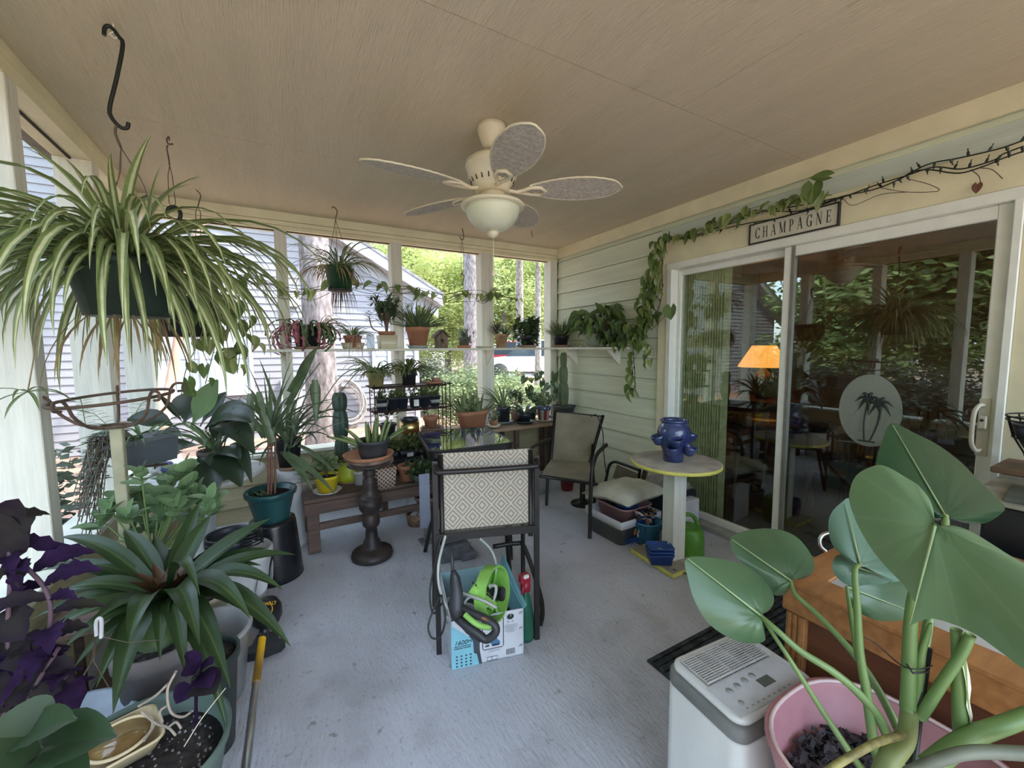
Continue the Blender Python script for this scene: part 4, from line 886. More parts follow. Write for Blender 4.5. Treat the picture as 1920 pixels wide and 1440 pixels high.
# things on the potting table
zt=.603
def tx(px,Y): return P(px,800,'Y',Y).x
x=tx(768,3.62); t=thing('gold_planter','shiny gold cylinder planter with a black pot inside, on the potting table','planter',(x,3.62,zt))
m=M(); m.lathe([(.05,0),(.084,0),(.086,.12),(.080,.12),(.078,.03),(.02,.02)],(x,3.62,zt),36); m.obj('gold_sleeve',mat('brushed_gold',(.78,.58,.26),.32,metal=1,var=.05),t); pot(t,(x,3.62,zt+.022),.078,.06,.125,nur,rim=.004)
x=tx(809,3.60); t=thing('saucer_stack','two stacked clay saucers under a terracotta pot on the potting table','saucer',(x,3.6,zt)); saucer(t,(x,3.6,zt),.105,.045,terrad); saucer(t,(x,3.6,zt+.02),.088,.035,mat('dark_clay',(.13,.09,.07),.8,var=.2))
x=tx(808,3.60); t=thing('terracotta_pot','empty orange terracotta pot standing on the stacked clay saucers','pot',(x,3.6,zt+.035)); pot(t,(x,3.6,zt+.035),.070,.048,.115,terra,so=False,rh=.035)
x=tx(727,3.6); t=thing('black_pot','black nursery pot with a small leafy plant beside the gold planter','plant',(x,3.60,zt)); pot(t,(x,3.6,zt),.075,.055,.12,nur); branchy(t,(x,3.6,zt+.11),6,.14,.08,dkl,vine_m,121,nl=7,stem_r=.003,join=ovr,tips=2,ls=1.2)
# terracotta trough with aloes
x=tx(886,3.58); t=thing('aloe_trough','oval terracotta trough of aloes on a clay tray on the potting table','plant',(x,3.58,zt))
m=M(); m.rlathe([(.8,0),(1,.02),(.96,.02),(.78,.008),(.2,.006)],(x-.02,3.58,zt),.17,.10,.95); m.obj('clay_tray',terrad,t)
m=M(); m.rlathe([(.70,0),(.76,0),(.94,.12),(1.02,.122),(1.03,.16),(.95,.16),(.88,.13),(.3,.128)],(x,3.58,zt+.01),.155,.085,.9); m.obj('trough',terra,t)
ag=mat('aloe_light',(.24,.30,.13),.4,var=.25,col2=(.14,.19,.09))
foliage(t,(x-.08,3.58,zt+.14),ag,30,(.18,.30),(.024,.034),(30,88),(20,100),'sword',r0=.05,seed=125,seg=6,fold=.6); foliage(t,(x+.06,3.58,zt+.14),ag,20,(.15,.28),(.024,.034),(20,85),(0,90),'sword',r0=.06,seed=126,seg=6,fold=.6,name='right_aloe')
def tp(name,label,px,Yp,rt,rb,h,mt,sa=None,sm=None,**k): return poted(name,label,'plant',px,rt,rb,h,mt,sa,sm,Y=Yp,z=zt,**k)
t,c=tp('succulent_pot','tiny cactus pot on a white saucer right of the aloe trough',924,3.52,.04,.03,.06,terra,.07,creamp)
branchy(t,c,8,.03,.05,suc,suc,131,nl=10,stem_r=.003,ls=.5,join=ovr)
t,c=tp('aloe_pot','arching aloe in a black pot on a grey saucer behind the tiny cactus',943,3.66,.075,.06,.16,nur,.10,mat('grey_saucer',(.20,.22,.20),.6))
foliage(t,c,alo,16,(.25,.4),(.018,.024),(20,80),(-60,20),'sword',r0=.04,seed=132,seg=8,fold=.5)
t,c=tp('agave_pot','grey-green arching succulent leaves in a dark pot on the potting table',983,3.55,.07,.055,.09,nur,.10,nur)
foliage(t,c,mat('agave_grey',(.17,.22,.15),.45,var=.2),20,(.22,.34),(.02,.028),(20,70),(-70,-10),'sword',r0=.04,seed=133,seg=8,fold=.5)
t,c=tp('bushy_pot','small bushy dark plant in a red-brown pot behind the agave',968,3.70,.07,.055,.11,terrad)
branchy(t,c,9,.20,.12,dkl,vine_m,134,nl=8,stem_r=.003,join=ovr,tips=2,ls=1.1)
# stars and stripes pot
x=tx(1019,3.56); c=V((x,3.56,zt)); t=thing('striped_pot','pot painted with red and white stripes and a blue starred rim, holding leafy plants','plant',c)
rd_=mat('paint_red',(.40,.05,.06),.5,var=.1); wh_=mat('paint_white',(.68,.66,.62),.5,var=.1); bl_=mat('paint_blue',(.06,.08,.22),.5,var=.1)
pr_=potprof(.075,.055,.14,.006,.035); m=M(); n=24; vs=[];fs=[];mi=[]
for r_,z_ in pr_:
    for j in range(n): a=2*PI*j/n; vs.append(c+V((r_*cos(a),r_*sin(a),z_+.012)))
m.add(vs,[(i*n+j,i*n+(j+1)%n,(i+1)*n+(j+1)%n,(i+1)*n+j) for i in range(len(pr_)-1) for j in range(n)],sm=True)
m.m=[(2 if i>=2 else (j//2)%2) for i in range(len(pr_)-1) for j in range(n)]; m.obj('pot',[rd_,wh_,bl_],t)
m=M()
for j in range(12):
    a=2*PI*j/12+.1; o=c+V((.0775*cos(a),.0775*sin(a),.014+.125)); u=V((-sin(a),cos(a),0)); w_=V((0,0,1)); vs=[o+(u*cos(PI/5*k_+PI/2)+w_*sin(PI/5*k_+PI/2))*(.009 if k_%2==0 else .004) for k_ in range(10)]; m.add(vs,[tuple(range(10))])
m.obj('star',wh_,t); saucer(t,tuple(c),.08,.012,creamp)
m=M(); m.lathe([(.02,.13),(.066,.135)],c,20); m.obj('soil',soil,t)
branchy(t,c+V((0,0,.14)),10,.10,.09,mat('variegated_small',(.36,.40,.22),.5,var=.4,scale=60,col2=(.16,.22,.10)),vine_m,141,nl=8,stem_r=.003,join=ovr,tips=2)
hl=[hproto('ivy_blade',dkl,.9,.4)]
t=thing('heart_leaf_plant','tall plant with dark heart-shaped leaves behind the striped pot','plant',(x-.05,3.72,zt)); pot(t,(x-.05,3.72,zt),.06,.045,.10,nur)
for k,pp in enumerate([[(1005,760),(990,730),(998,700)],[(1010,760),(1015,720),(1008,698)],[(1012,760),(1030,725),(1040,700)],[(1008,760),(1000,745),(985,712)],[(1012,760),(1035,740),(1043,722)]]):
    vine(t,[P(a,b,'Y',3.70) for a,b in pp],7,.075,seed=150+k,protos_=hl,petl=.03,side=(-.3,-1,.2))
# tall cactus in a square dark pot on a wooden block in the corner
c=V((2.655,3.57,0)); sb=thing('cactus_stand','dark wooden block stand in the corner under the tall cactus','stand',c)
m=M(); m.bbox((2.565,3.47,0),(2.735,3.74,.62)); m.obj('block',wood,sb)
t=thing('column_cactus','tall ribbed column cactus in a dark square pot in the back corner','plant',c+V((0,0,.62)))
m=M(); m.rlathe([(.6,0),(.72,0),(.9,.10),(1,.105),(1,.125),(.9,.125),(.84,.10),(.2,.10)],c+V((0,0,.622)),.092,.092,.06); m.obj('pot',mat('charcoal_pot',(.055,.06,.06),.6,var=.1),t)
cg=mat('cactus_green',(.13,.18,.08),.55,var=.3,col2=(.07,.10,.05))
def cactus(t,c,segs,nr=5,mt=cg):
    for (z0,z1,r) in segs:
        m=M(); n=nr*6; pr_=[(max(.01,r*(max(0,sin(PI*min(1,max(.04,i/12*.96+.02))))**.2)),lerp(z0,z1,i/12)) for i in range(13)]
        m.lathe(pr_,(c[0],c[1],0),n,flute=.26,nf=nr,ang=.5); m.obj('segment',mt,t)
cactus(t,c,[(.73,1.0,.050),(.97,1.17,.042),(1.15,1.31,.032)])
cactus(t,c,[(1.26,1.40,.036)]) if False else None
# tall cactus at the left, behind the pedestal
x=P(638,800,'Y',3.4).x; t=thing('column_cactus','slender dark blue-green column cactus rising behind the clay saucer pedestal','plant',(x,3.4,.371)); pot(t,(x,3.4,.371),.07,.055,.09,nur); cactus(t,(x,3.4,0),[(.44,.68,.044),(.66,.90,.05),(.88,1.03,.048)],5,mat('cactus_blue',(.06,.10,.075),.5,var=.25))
# pots on the low bench
zb=.371
def bp(px,py): return P(px,py,'Z',zb)
q=bp(614,922); t=thing('yellow_pot','bright yellow pot of round-leaved succulents on a white saucer on the bench','plant',(q.x,q.y,zb)); yel=mat('yellow_ceramic',(.82,.62,.02),.35,var=.05)
saucer(t,(q.x,q.y,zb),.095,.016,wh_); pot(t,(q.x,q.y,zb+.007),.088,.055,.115,yel,rim=.004,rh=.02)
rl=[raw(lambda m:heart(m,(0,0,0),(.06,0,0),(0,0,1),.055,lob=.05,rows=5,cols=1,cup=.5,droop=.1))]
branchy(t,(q.x,q.y,zb+.10),9,.12,.09,mat('echeveria_green',(.26,.34,.16),.4,var=.3),vine_m,161,nl=5,stem_r=.004,join=rl,tips=2,ls=1.1)
foliage(t,(q.x-.04,q.y-.02,zb+.11),alo,6,(.12,.2),(.022,.03),(5,30),(-10,20),'sword',azr=(2.6,4),seed=162,name='side_leaves')
q=bp(592,905); t=thing('terracotta_pot','brown clay pot at the back left of the bench behind the yellow pot','pot',(q.x,3.33,zb)); pot(t,(.27,3.34,zb),.10,.075,.17,terrad,rh=.04)
q=bp(655,902); t=thing('lime_pot','lime green rounded pot with a dark plant on a clay saucer on the bench','plant',(q.x,q.y,zb)); saucer(t,(q.x,q.y,zb),.10,.016,terrad)
m=M(); m.lathe([(.06,0),(.085,.005),(.095,.05),(.08,.12),(.07,.15),(.064,.15),(.06,.12),(.02,.11)],(q.x,q.y,zb+.007),30); m.obj('pot',mat('lime_ceramic',(.42,.48,.03),.4,var=.06),t)
foliage(t,(q.x,q.y,zb+.14),dkl,24,(.1,.2),(.02,.03),(0,70),(-60,20),'sword',seed=163)
q=bp(676,907); t=thing('white_pot','small white pot between the lime pot and the lattice basket pot','pot',(q.x,q.y,zb)); pot(t,(q.x,q.y,zb),.05,.04,.10,wh_,rim=.004,rh=.02)
# lattice patterned square planter with clay pots above
q=bp(718,915); c=V((q.x+.015,q.y+.03,zb)); t=thing('lattice_planter','square planter with a brown and cream lattice pattern on the bench','planter',c)
lat=bpy.data.materials.new('lattice_pattern'); lat.use_nodes=True; nt=lat.node_tree; b=nt.nodes['Principled BSDF']; b.inputs['Roughness'].default_value=.8
tc=N(nt,'ShaderNodeTexCoord'); mp=N(nt,'ShaderNodeMapping'); mp.inputs['Rotation'].default_value=(0,PI/4,0); mp.inputs['Scale'].default_value=(46,46,46); nt.links.new(tc.outputs['Object'],mp.inputs[0])
ck=N(nt,'ShaderNodeTexBrick'); ck.inputs['Color1'].default_value=(.14,.07,.05,1); ck.inputs['Color2'].default_value=(.16,.08,.06,1); ck.inputs['Mortar'].default_value=(.55,.46,.36,1); ck.inputs['Scale'].default_value=1; ck.inputs['Mortar Size'].default_value=.16; ck.inputs['Brick Width'].default_value=1; ck.inputs['Row Height'].default_value=1; ck.offset=0
sx=N(nt,'ShaderNodeSeparateXYZ'); cx=N(nt,'ShaderNodeCombineXYZ'); nt.links.new(mp.outputs[0],sx.inputs[0]); nt.links.new(sx.outputs[0],cx.inputs[0]); nt.links.new(sx.outputs[2],cx.inputs[1]); nt.links.new(cx.outputs[0],ck.inputs[0]); nt.links.new(ck.outputs[0],b.inputs['Base Color'])
m=M(); m.rlathe([(.7,0),(.80,0),(1,.155),(.95,.155),(.8,.03),(.2,.03)],c,.075,.075,.08,rot=.12); m.obj('planter_body',lat,t)
pot(t,c+V((0,0,.05)),.072,.05,.16,terrad,rh=.03)
q=bp(762,900); t=thing('terracotta_pot','orange terracotta pot with a marker on the bench right of the lattice planter','pot',(q.x,q.y,zb)); pot(t,(q.x,q.y,zb),.062,.045,.12,terra,rh=.035); m=M(); m.bbox((q.x-.004,q.y,zb+.1),(q.x+.004,q.y+.001,zb+.15),.0004); m.obj('plant_marker',wh_,t)
q=bp(790,905); t=thing('trailing_pot','dark trailing plant in a round grey bowl at the right end of the bench','plant',(q.x,q.y,zb)); pot(t,(q.x,q.y,zb),.07,.045,.07,mat('grey_bowl',(.18,.2,.18),.5)); branchy(t,(q.x,q.y,zb+.06),14,.05,.13,dkl,vine_m,165,nl=10,stem_r=.003,join=ovr,tips=2)
# black trays of small plants raised on an upturned crate on the bench
x=P(765,850,'Y',3.36).x; cr_=thing('black_crate','black plastic crate raising the seedling trays at the back of the bench','crate',(x,3.33,zb))
m=M(); m.bbox((x-.24,3.24,zb),(x+.22,3.40,zb+.12)); m.obj('crate_body',nur,cr_)
for k,(dx,l) in enumerate([(-.17,'tray of dense small green seedlings right of the pedestal saucers'),(-.02,'tray of dark seedlings with a white tag behind the orange pot'),(.13,'tray of dark leafy seedlings half hidden by the glass table')]):
    t=thing('seedling_tray',l,'plant',(x+dx,3.32,zb+.122),'seedling trays on the bench'); m=M(); m.rlathe([(.85,0),(.9,0),(1,.055),(.94,.055),(.86,.045),(.2,.045)],(x+dx,3.32,zb+.122),.07,.07,.2); m.obj('tray',nur,t)
    branchy(t,(x+dx,3.32,zb+.165),16,.07,.09,sd_ if k<2 else dkl,vine_m,170+k,nl=9,stem_r=.002,join=ovr,tips=2,ls=.8)
    if k==1: m=M(); m.box((x+dx-.02,3.235,zb+.13),(x+dx+.03,3.24,zb+.16)); m.obj('tag',lab,t)
# ================= clay saucer pedestal =================
q=P(697,1048,'Z',0); pcx,pcy=q.x+.01,q.y+.03
pm=mat('dark_turned_wood',(.045,.032,.028),.5,var=.3,scale=8,bump=.15)
t=thing('turned_pedestal','dark turned wooden pedestal stand carrying clay saucers, left of the bar chair','pedestal',(pcx,pcy,0))
m=M(); m.lathe([(.10,0),(.128,.004),(.132,.02),(.125,.045),(.10,.06),(.07,.066),(.06,.075),(.055,.095),(.052,.11),(.040,.13),(.036,.18),(.036,.205),(.05,.215),(.056,.235),(.055,.265),(.046,.285),(.044,.295),(.052,.305),(.070,.33),(.074,.36),(.073,.385),(.064,.39),(.064,.396),(.074,.40),(.062,.405),(.042,.43),(.04,.47),(.044,.50),(.042,.52),(.03,.53),(.036,.55),(.04,.57),(.034,.585),(.05,.605),(.12,.615),(.135,.622),(.135,.634),(.05,.634)],(pcx,pcy,0),40); m.obj('turned_column',pm,t)
z=.635
def sc1(z,r,h,l,mt,nm='clay_saucer'): t=thing(nm,l,'saucer',(pcx,pcy,z)); saucer(t,(pcx,pcy,z),r,h,mt,'dish'); return t
sc1(z,.150,.032,'weathered grey-brown clay saucer lowest on the dark pedestal',mat('grey_clay',(.30,.20,.16),.85,var=.3))
t=sc1(z+.016,.158,.042,'large reddish terracotta saucer on top of the dark pedestal',terra)
z2=z+.016+.016
bc=V((pcx+.03,pcy-.0,z2)); t=thing('stapelia_pot','finger-like upright green succulent in a dark grey bowl pot on the pedestal','plant',bc)
m=M(); m.lathe([(.05,0),(.078,.0),(.088,.03),(.098,.09),(.104,.093),(.108,.115),(.100,.115),(.094,.09),(.02,.088)],bc,36); m.obj('pot',mat('slate_pot',(.05,.052,.056),.6,var=.1),t)
m=M(); m.lathe([(.02,.088),(.09,.092)],bc,20); m.obj('soil',soil,t)
fg=mat('stapelia_green',(.24,.32,.11),.5,var=.25,col2=(.13,.19,.07)); rr=random.Random(5)
fing=[(0,0,.02,0,.16),(.02,.01,.03,.05,.18),(-.03,.0,-.01,0,.15),(.045,0,.05,0,.165),(.06,-.02,.06,.0,.15),(.01,-.03,0,-.02,.15),(.03,.04,.02,.05,.17),(-.015,.03,0,.03,.13),(-.07,0,-.12,-.02,.075),(-.08,-.01,-.2,-.05,.09),(-.06,.02,-.10,.03,.11),(.075,0,.13,-.02,.075),(.08,.02,.16,.03,.09)]
for a,b,c_,d,h_ in fing:
    m=M(); p0=bc+V((a,b,.085)); p1=bc+V((a+c_*.5,b+d*.5,.085+h_*.55)); p2=bc+V((a+c_,b+d,.085+h_)); pts=bez([p0,p1,p2],5); k=len(pts)
    m.tube(pts,[.0125*(1-.75*(i/(k-1))**3) for i in range(k)],8); 
    for i,v in enumerate(m.v[:]):
        if (i%8)%2: ctr=pts[min(i//8,k-1)]; v_=V(v); m.v[i]=tuple(ctr+(v_-ctr)*.62)
    m.obj('stem',fg,t)
# ================= white column, teal pot and buckets =================
q=V((.035,3.20,0)); wcm=mat('white_ceramic',(.62,.63,.62),.5,var=.05,scale=5)
t=thing('white_column','tall white fluted ceramic column carrying a black plant pot','pedestal',(q.x,q.y,0))
m=M(); m.lathe([(.09,0),(.098,.0),(.098,.04),(.085,.05),(.076,.07),(.074,.10),(.068,.42),(.074,.46),(.072,.475),(.082,.485),(.088,.50),(.088,.535),(.078,.54),(.03,.54)],(q.x,q.y,0),48,flute=.02,nf=16); m.obj('column',wcm,t)
tp_=V((q.x,q.y,.542)); t=thing('clay_saucer','brown clay saucer on the white column under the black pot','saucer',tp_); saucer(t,tp_,.085,.025,terrad)
t=thing('dracaena_pot','aloe-like plant with long arching leaves in a black pot on the white column','plant',tp_+V((0,0,.01))); pot(t,tp_+V((0,0,.01)),.088,.062,.20,bpot)
dr=mat('dracaena_leaf',(.16,.22,.11),.4,var=.25,col2=(.08,.12,.06),transl=.12)
pp_=tp_+V((0,0,.20)); pr=protos('arching_blade',dr,[(.42,.036,70,-20),(.5,.03,50,-60),(.46,.034,30,-75),(.34,.04,80,50),(.30,.03,15,-80)],9,'sword',.5)
rosette(t,pp_,pr,26,.04,seed=171,sc=(.7,1.15))
def blade(t,A,T,W,arc=.1,kind='strap',mt=None,Nn=(0,-.4,1),name='leaf',seg=9,fold=.25,cols=2,wob=.0,lab_=None):
    A=V(A);T=V(T);L=(T-A).length;mid=(A+T)/2+V((0,0,arc*L)); vs=[];uv=[];m=M();nc=cols*2+1
    for i in range(seg+1):
        s=i/seg; p=A*(1-s)**2+mid*2*s*(1-s)+T*s*s; d=((mid-A)*(1-s)+(T-mid)*s).normalized(); sd=d.cross(V(Nn)).normalized(); up=sd.cross(d)
        w_=max(W*wprof(kind,s)/2,W*.01)
        for j in range(nc):
            u=(j/(nc-1))*2-1; vs.append(p+sd*(u*w_)+up*(fold*w_*(abs(u)**1.3)-fold*w_*.4+wob*w_*sin(s*16+abs(u)*2)*abs(u))); uv.append((.5+u/2,s))
    m.add(vs,[(i*nc+j,i*nc+j+1,(i+1)*nc+j+1,(i+1)*nc+j) for i in range(seg) for j in range(nc-1)],0,uv,True)
    o=m.obj(name,mt,t)
    if lab_: o['label']=lab_
    return o
D0=2.78
for a,b,W in [((540,845),(600,690),.05),((560,700),(598,648),.04),((590,720),(595,790),.055),((560,835),(640,900),.03),((535,850),(632,930),.045),((530,845),(590,925),.05),((545,840),(470,740),.04),((540,838),(485,670),.025),((550,838),(655,790),.03),((520,850),(440,860),.02)]:
    blade(t,PD(a[0],a[1],D0),PD(b[0],b[1],D0-.15),W*1.3,.12,'sword',dr)
for pp in([(545,840),(560,740),(600,680)],[(550,838),(610,770),(680,690),(720,705)],[(548,838),(600,760),(655,695),(740,700)]):
    m=M(); m.tube(bez([PD(x,y,D0-.05) for x,y in pp],6),.0035,5); m.obj('flower_stalk',dr,t)
blade(t,PD(542,735,D0-.05),PD(596,650,D0-.1),.045,.0,'sword',dr,(0.2,-1,.3),fold=.5)
blade(t,PD(548,745,D0-.05),PD(600,642,D0-.12),.05,.05,'sword',dr,(0.2,-1,.3),fold=.5)
blade(t,PD(538,760,D0-.05),PD(578,690,D0-.1),.04,.0,'sword',dr,(0.2,-1,.3),fold=.5)
blade(t,PD(590,712,D0-.15),PD(592,800,D0-.15),.05,.0,'sword',dr,(0.2,-1,.3),fold=.4)
q=V((-.075,2.80,0)); t=thing('black_bucket','upturned black plastic bucket under the teal pot','bucket',q); m=M(); m.lathe([(.15,0),(.155,.0),(.15,.03),(.125,.33),(.12,.35),(.03,.35)],q,36); m.obj('bucket_body',mat('glossy_black_plastic',(.012,.013,.016),.25,var=.1),t)
tq=q+V((0.0,-.01,.351)); t=thing('teal_pot_plant','slender red-stemmed dracaena in a glazed teal pot on the black bucket','plant',tq)
teal=mat('teal_glaze',(.015,.085,.085),.35,var=.35,scale=10,col2=(.012,.05,.055))
m=M(); m.lathe([(.07,0),(.088,.0),(.092,.02),(.118,.13),(.120,.135),(.122,.15),(.135,.155),(.14,.175),(.134,.185),(.118,.18),(.11,.15),(.02,.15)],tq,40); m.obj('pot',teal,t); m=M(); m.lathe([(.02,.15),(.108,.155)],tq,20); m.obj('soil',soil,t)
m=M(); rs=mat('red_brown_stem',(.22,.10,.07),.7,var=.3)
for dx in(0,.02,-.015): m.tube(bez([tq+V((dx,0,.15)),tq+V((dx+.01,0,.30)),tq+V((.02+dx,0,.52))],5),.0065,8,r2=.006)
m.obj('stems',rs,t); top_=tq+V((.02,0,.50))
pr=protos('long_blade',dr,[(.42,.022,75,20),(.46,.022,60,-20),(.36,.02,40,-50),(.5,.022,82,60)],8,'sword',.5)
rosette(t,top_,pr,36,.02,seed=173,sc=(.6,1.05)); foliage(t,tq+V((-.04,-.03,.155)),dkl,22,(.03,.06),(.008,.012),(10,80),(-40,40),seed=174,name='ground_cover',r0=.05)
for a,b in(((470,880),(430,770)),((480,890),(470,735)),((465,880),(462,775))): blade(t,PD(a[0]+30,a[1]-60,2.35),PD(b[0],b[1],2.3),.05,.2,'sword',dr)
for a,b in(((470,740),(474,860)),((485,735),(500,800)),((470,738),(463,790))): blade(t,PD(*a,2.3),PD(*b,2.28),.035,.0,'sword',dr,(0,-1,.2))
# garden ornaments on the floor beyond the chair
q=P(785,985,'Z',0); wk=mat('wicker',(.30,.19,.11),.8,var=.3,scale=50,bump=.8,bscale=90)
t=thing('wicker_basket','small wicker basket of pale stones with a hoop handle near the bench','basket',(q.x,q.y+.03,0)); c=(q.x,q.y+.03,0)
m=M(); m.lathe([(.05,0),(.07,.0),(.085,.08),(.09,.10),(.082,.10),(.07,.05),(.02,.05)],c,26,flute=.03,nf=13); m.obj('basket_body',wk,t)
m=M(); m.tube(bez([(c[0]-.085,c[1],.09),(c[0]-.07,c[1],.22),(c[0]+.02,c[1],.29),(c[0]+.09,c[1],.2)],6),.004,6); m.obj('hoop_handle',mat('pale_cane',(.45,.38,.28),.6),t)
for k,(dx,dy,r) in enumerate([(-.035,-.02,.028),(.01,-.04,.024),(.035,0,.026),(0,.03,.03),(-.01,0,.026)]):
    m=M(); m.sphere((c[0]+dx,c[1]+dy,.085),r,12,sc_=(1,1,.8)); tag(m.obj('stone',mat('pale_stone',(.55,.52,.48),.8,var=.15)),'smooth pale stone lying in the wicker basket','stone','stones in the wicker basket')
q=V((.93,2.94,.0)); t=thing('clay_pot','dark terracotta bowl on an upturned pot behind the wicker basket','pot',(q.x,3.0,0)); pot(t,(.955,3.06,0),.075,.085,.13,terrad,so=False); pot(t,(.955,3.06,.132),.09,.06,.09,terrad)
q=P(798,940,'Y',2.75); m=M(); m.bbox((q.x-.045,2.74,q.z-.19),(q.x+.03,2.75,q.z+.20),.003); m.v=[(x,y,z) for x,y,z in m.v]
t=thing('metal_leg_panel','pale blue-grey metal upright panel standing behind the bar chair','panel',(q.x,2.745,0)); m.obj('panel',mat('pale_blue_metal',(.42,.47,.60),.4,metal=.3,var=.04),t); m=M(); m.bbox((q.x-.05,2.70,0),(q.x+.035,2.79,.02)); m.bbox((q.x-.02,2.742,.02),(q.x+.0,2.752,q.z-.18)); m.obj('foot',mat('grey_metal',(.3,.3,.32),.5,metal=.5),t)
q=P(860,1040,'Z',0); cb=mat('grey_concrete_block',(.16,.16,.17),.9,var=.15,scale=15)
t=thing('concrete_block','dark grey stepped block lying on the floor behind the pressure washer carton','block',(q.x,q.y,0))
m=M(); m.bbox((q.x-.15,q.y-.07,0),(q.x+.06,q.y+.10,.10),.012); m.obj('block',cb,t); m=M(); m.bbox((q.x-.02,q.y-.11,0),(q.x+.09,q.y-.0,.05),.01); m.bbox((q.x-.13,q.y-.03,.10),(q.x+.02,q.y+.08,.14),.01); m.obj('step',cb,t)
# ================= middle of the porch =================
frm=mat('dark_bronze_frame',(.025,.022,.02),.4,metal=.3,var=.1)
# woven diamond sling
dia=bpy.data.materials.new('diamond_weave'); dia.use_nodes=True; nt=dia.node_tree; L_=nt.links.new; b=nt.nodes['Principled BSDF']; b.inputs['Roughness'].default_value=.85
tc=N(nt,'ShaderNodeTexCoord'); sp=N(nt,'ShaderNodeSeparateXYZ'); L_(tc.outputs['UV'],sp.inputs[0])
def mth(op,a,bv=None,c=None):
    n=N(nt,'ShaderNodeMath',operation=op)
    for i,q in enumerate((a,bv,c)):
        if q is None: continue
        if isinstance(q,(int,float)): n.inputs[i].default_value=q
        else: L_(q,n.inputs[i])
    return n.outputs[0]
def tri(v,k): return mth('ABSOLUTE',mth('SUBTRACT',mth('FRACT',mth('MULTIPLY',v,k)),.5))
d_=mth('ADD',tri(sp.outputs[0],4.5),tri(sp.outputs[1],3.6)); w_=mth('FRACT',mth('MULTIPLY',d_,4.6)); st=mth('GREATER_THAN',w_,.55)
ck=N(nt,'ShaderNodeTexNoise'); ck.inputs['Scale'].default_value=220
mx=N(nt,'ShaderNodeMix',data_type='RGBA'); L_(mth('MULTIPLY',st,mth('ADD',mth('MULTIPLY',ck.outputs[0],.6),.5)),mx.inputs[0]); mx.inputs[6].default_value=(.46,.41,.33,1); mx.inputs[7].default_value=(.20,.17,.13,1); L_(mx.outputs[2],b.inputs['Base Color'])
def sling(m,c4,n=14,sag=.02,uv=True):   # c4: BL,BR,TR,TL
    c4=[V(q) for q in c4]; nn=(c4[1]-c4[0]).cross(c4[3]-c4[0]).normalized(); vs=[];uvs=[]
    for j in range(n+1):
        for i in range(n+1):
            u,v=i/n,j/n; p=(c4[0].lerp(c4[1],u)).lerp(c4[3].lerp(c4[2],u),v)+nn*sag*sin(PI*u)*sin(PI*v); vs.append(p); uvs.append((u,v))
    m.add(vs,[(j*(n+1)+i,j*(n+1)+i+1,(j+1)*(n+1)+i+1,(j+1)*(n+1)+i) for j in range(n) for i in range(n)],0,uvs,True)
    m.add([p+nn*.004 for p in vs],[((j+1)*(n+1)+i,(j+1)*(n+1)+i+1,j*(n+1)+i+1,j*(n+1)+i) for j in range(n) for i in range(n)],0,uvs,True); return m
# --- patio chair seen from behind ---
Lp=V((.565,1.68,0)); Rp=V((.995,1.54,0)); ux=(Rp-Lp).normalized(); uy=V((-ux.y,ux.x,0))
bc_=thing('folding_patio_chair','dark framed patio chair with a diamond woven back, seen from behind over the carton','chair',(Lp+Rp)/2+uy*.15)
def at(p,a,b_,z): return p+ux*a+uy*b_+V((0,0,z))
def sq(m,a,b_,r=.011): # square-ish tube
    m.tube([a,b_],r*1.2,4)
for p,nm in((Lp,1),(Rp,-1)):
    m=M(); a=at(p,0,0,0); b_=at(p,0,0,.875); d=ux*.0115; e=uy*.0085
    m.hexa([a-d-e,a+d-e,a+d+e,a-d+e,b_-d-e,b_+d-e,b_+d+e,b_-d+e]); m.obj('leg',frm,bc_)
    m=M(); m.tube([at(p,.026*nm,.012,.50),at(p,.026*nm,.012,.905)],.012,8); m.obj('back_tube',frm,bc_)
    m=M(); m.tube([at(p,-.01*nm,.33,.0),at(p,-.01*nm,.33,.56)],.012,8); m.obj('leg',frm,bc_)
    m=M(); m.tube([at(p,0,.0,.52),at(p,0,.33,.53)],.011,8); m.obj('seat_rail',frm,bc_)
m=M(); m.tube(bez([at(Lp,0,0,.86),at(Lp,.01,-.03,.845),at(Lp,.04,-.042,.84),at(Rp,-.04,-.042,.84),at(Rp,-.01,-.03,.845),at(Rp,0,0,.86)],6),.012,8); m.obj('top_rail',frm,bc_)
m=M(); a=at(Lp,0,-.005,.54); b_=at(Rp,0,-.005,.54); z_=V((0,0,.016)); e=uy*.01; m.hexa([a-z_-e,b_-z_-e,b_-z_+e,a-z_+e,a+z_-e,b_+z_-e,b_+z_+e,a+z_+e]); m.obj('cross_bar',frm,bc_)
m=M(); m.tube([at(Lp,0,.33,.55),at(Rp,0,.33,.55)],.011,8); m.obj('front_bar',frm,bc_)
m=M(); sling(m,[at(Lp,.030,.012,.565),at(Rp,-.030,.012,.565),at(Rp,-.030,.012,.908),at(Lp,.030,.012,.908)],sag=-.012); m.obj('sling_back',dia,bc_)
m=M(); sling(m,[at(Lp,.03,.03,.548),at(Rp,-.03,.03,.548),at(Rp,-.03,.32,.558),at(Lp,.03,.32,.558)],sag=.01); m.obj('sling_seat',dia,bc_)
m=M(); m.tube(bez([at(Lp,.30,.34,.30),at(Rp,-.03,.34,.305),at(Rp,.02,.33,.28),at(Rp,.06,.18,.12),at(Rp,.055,.10,.06),at(Rp,.03,.05,.03)],6),.0125,8); m.obj('folding_brace',frm,bc_)
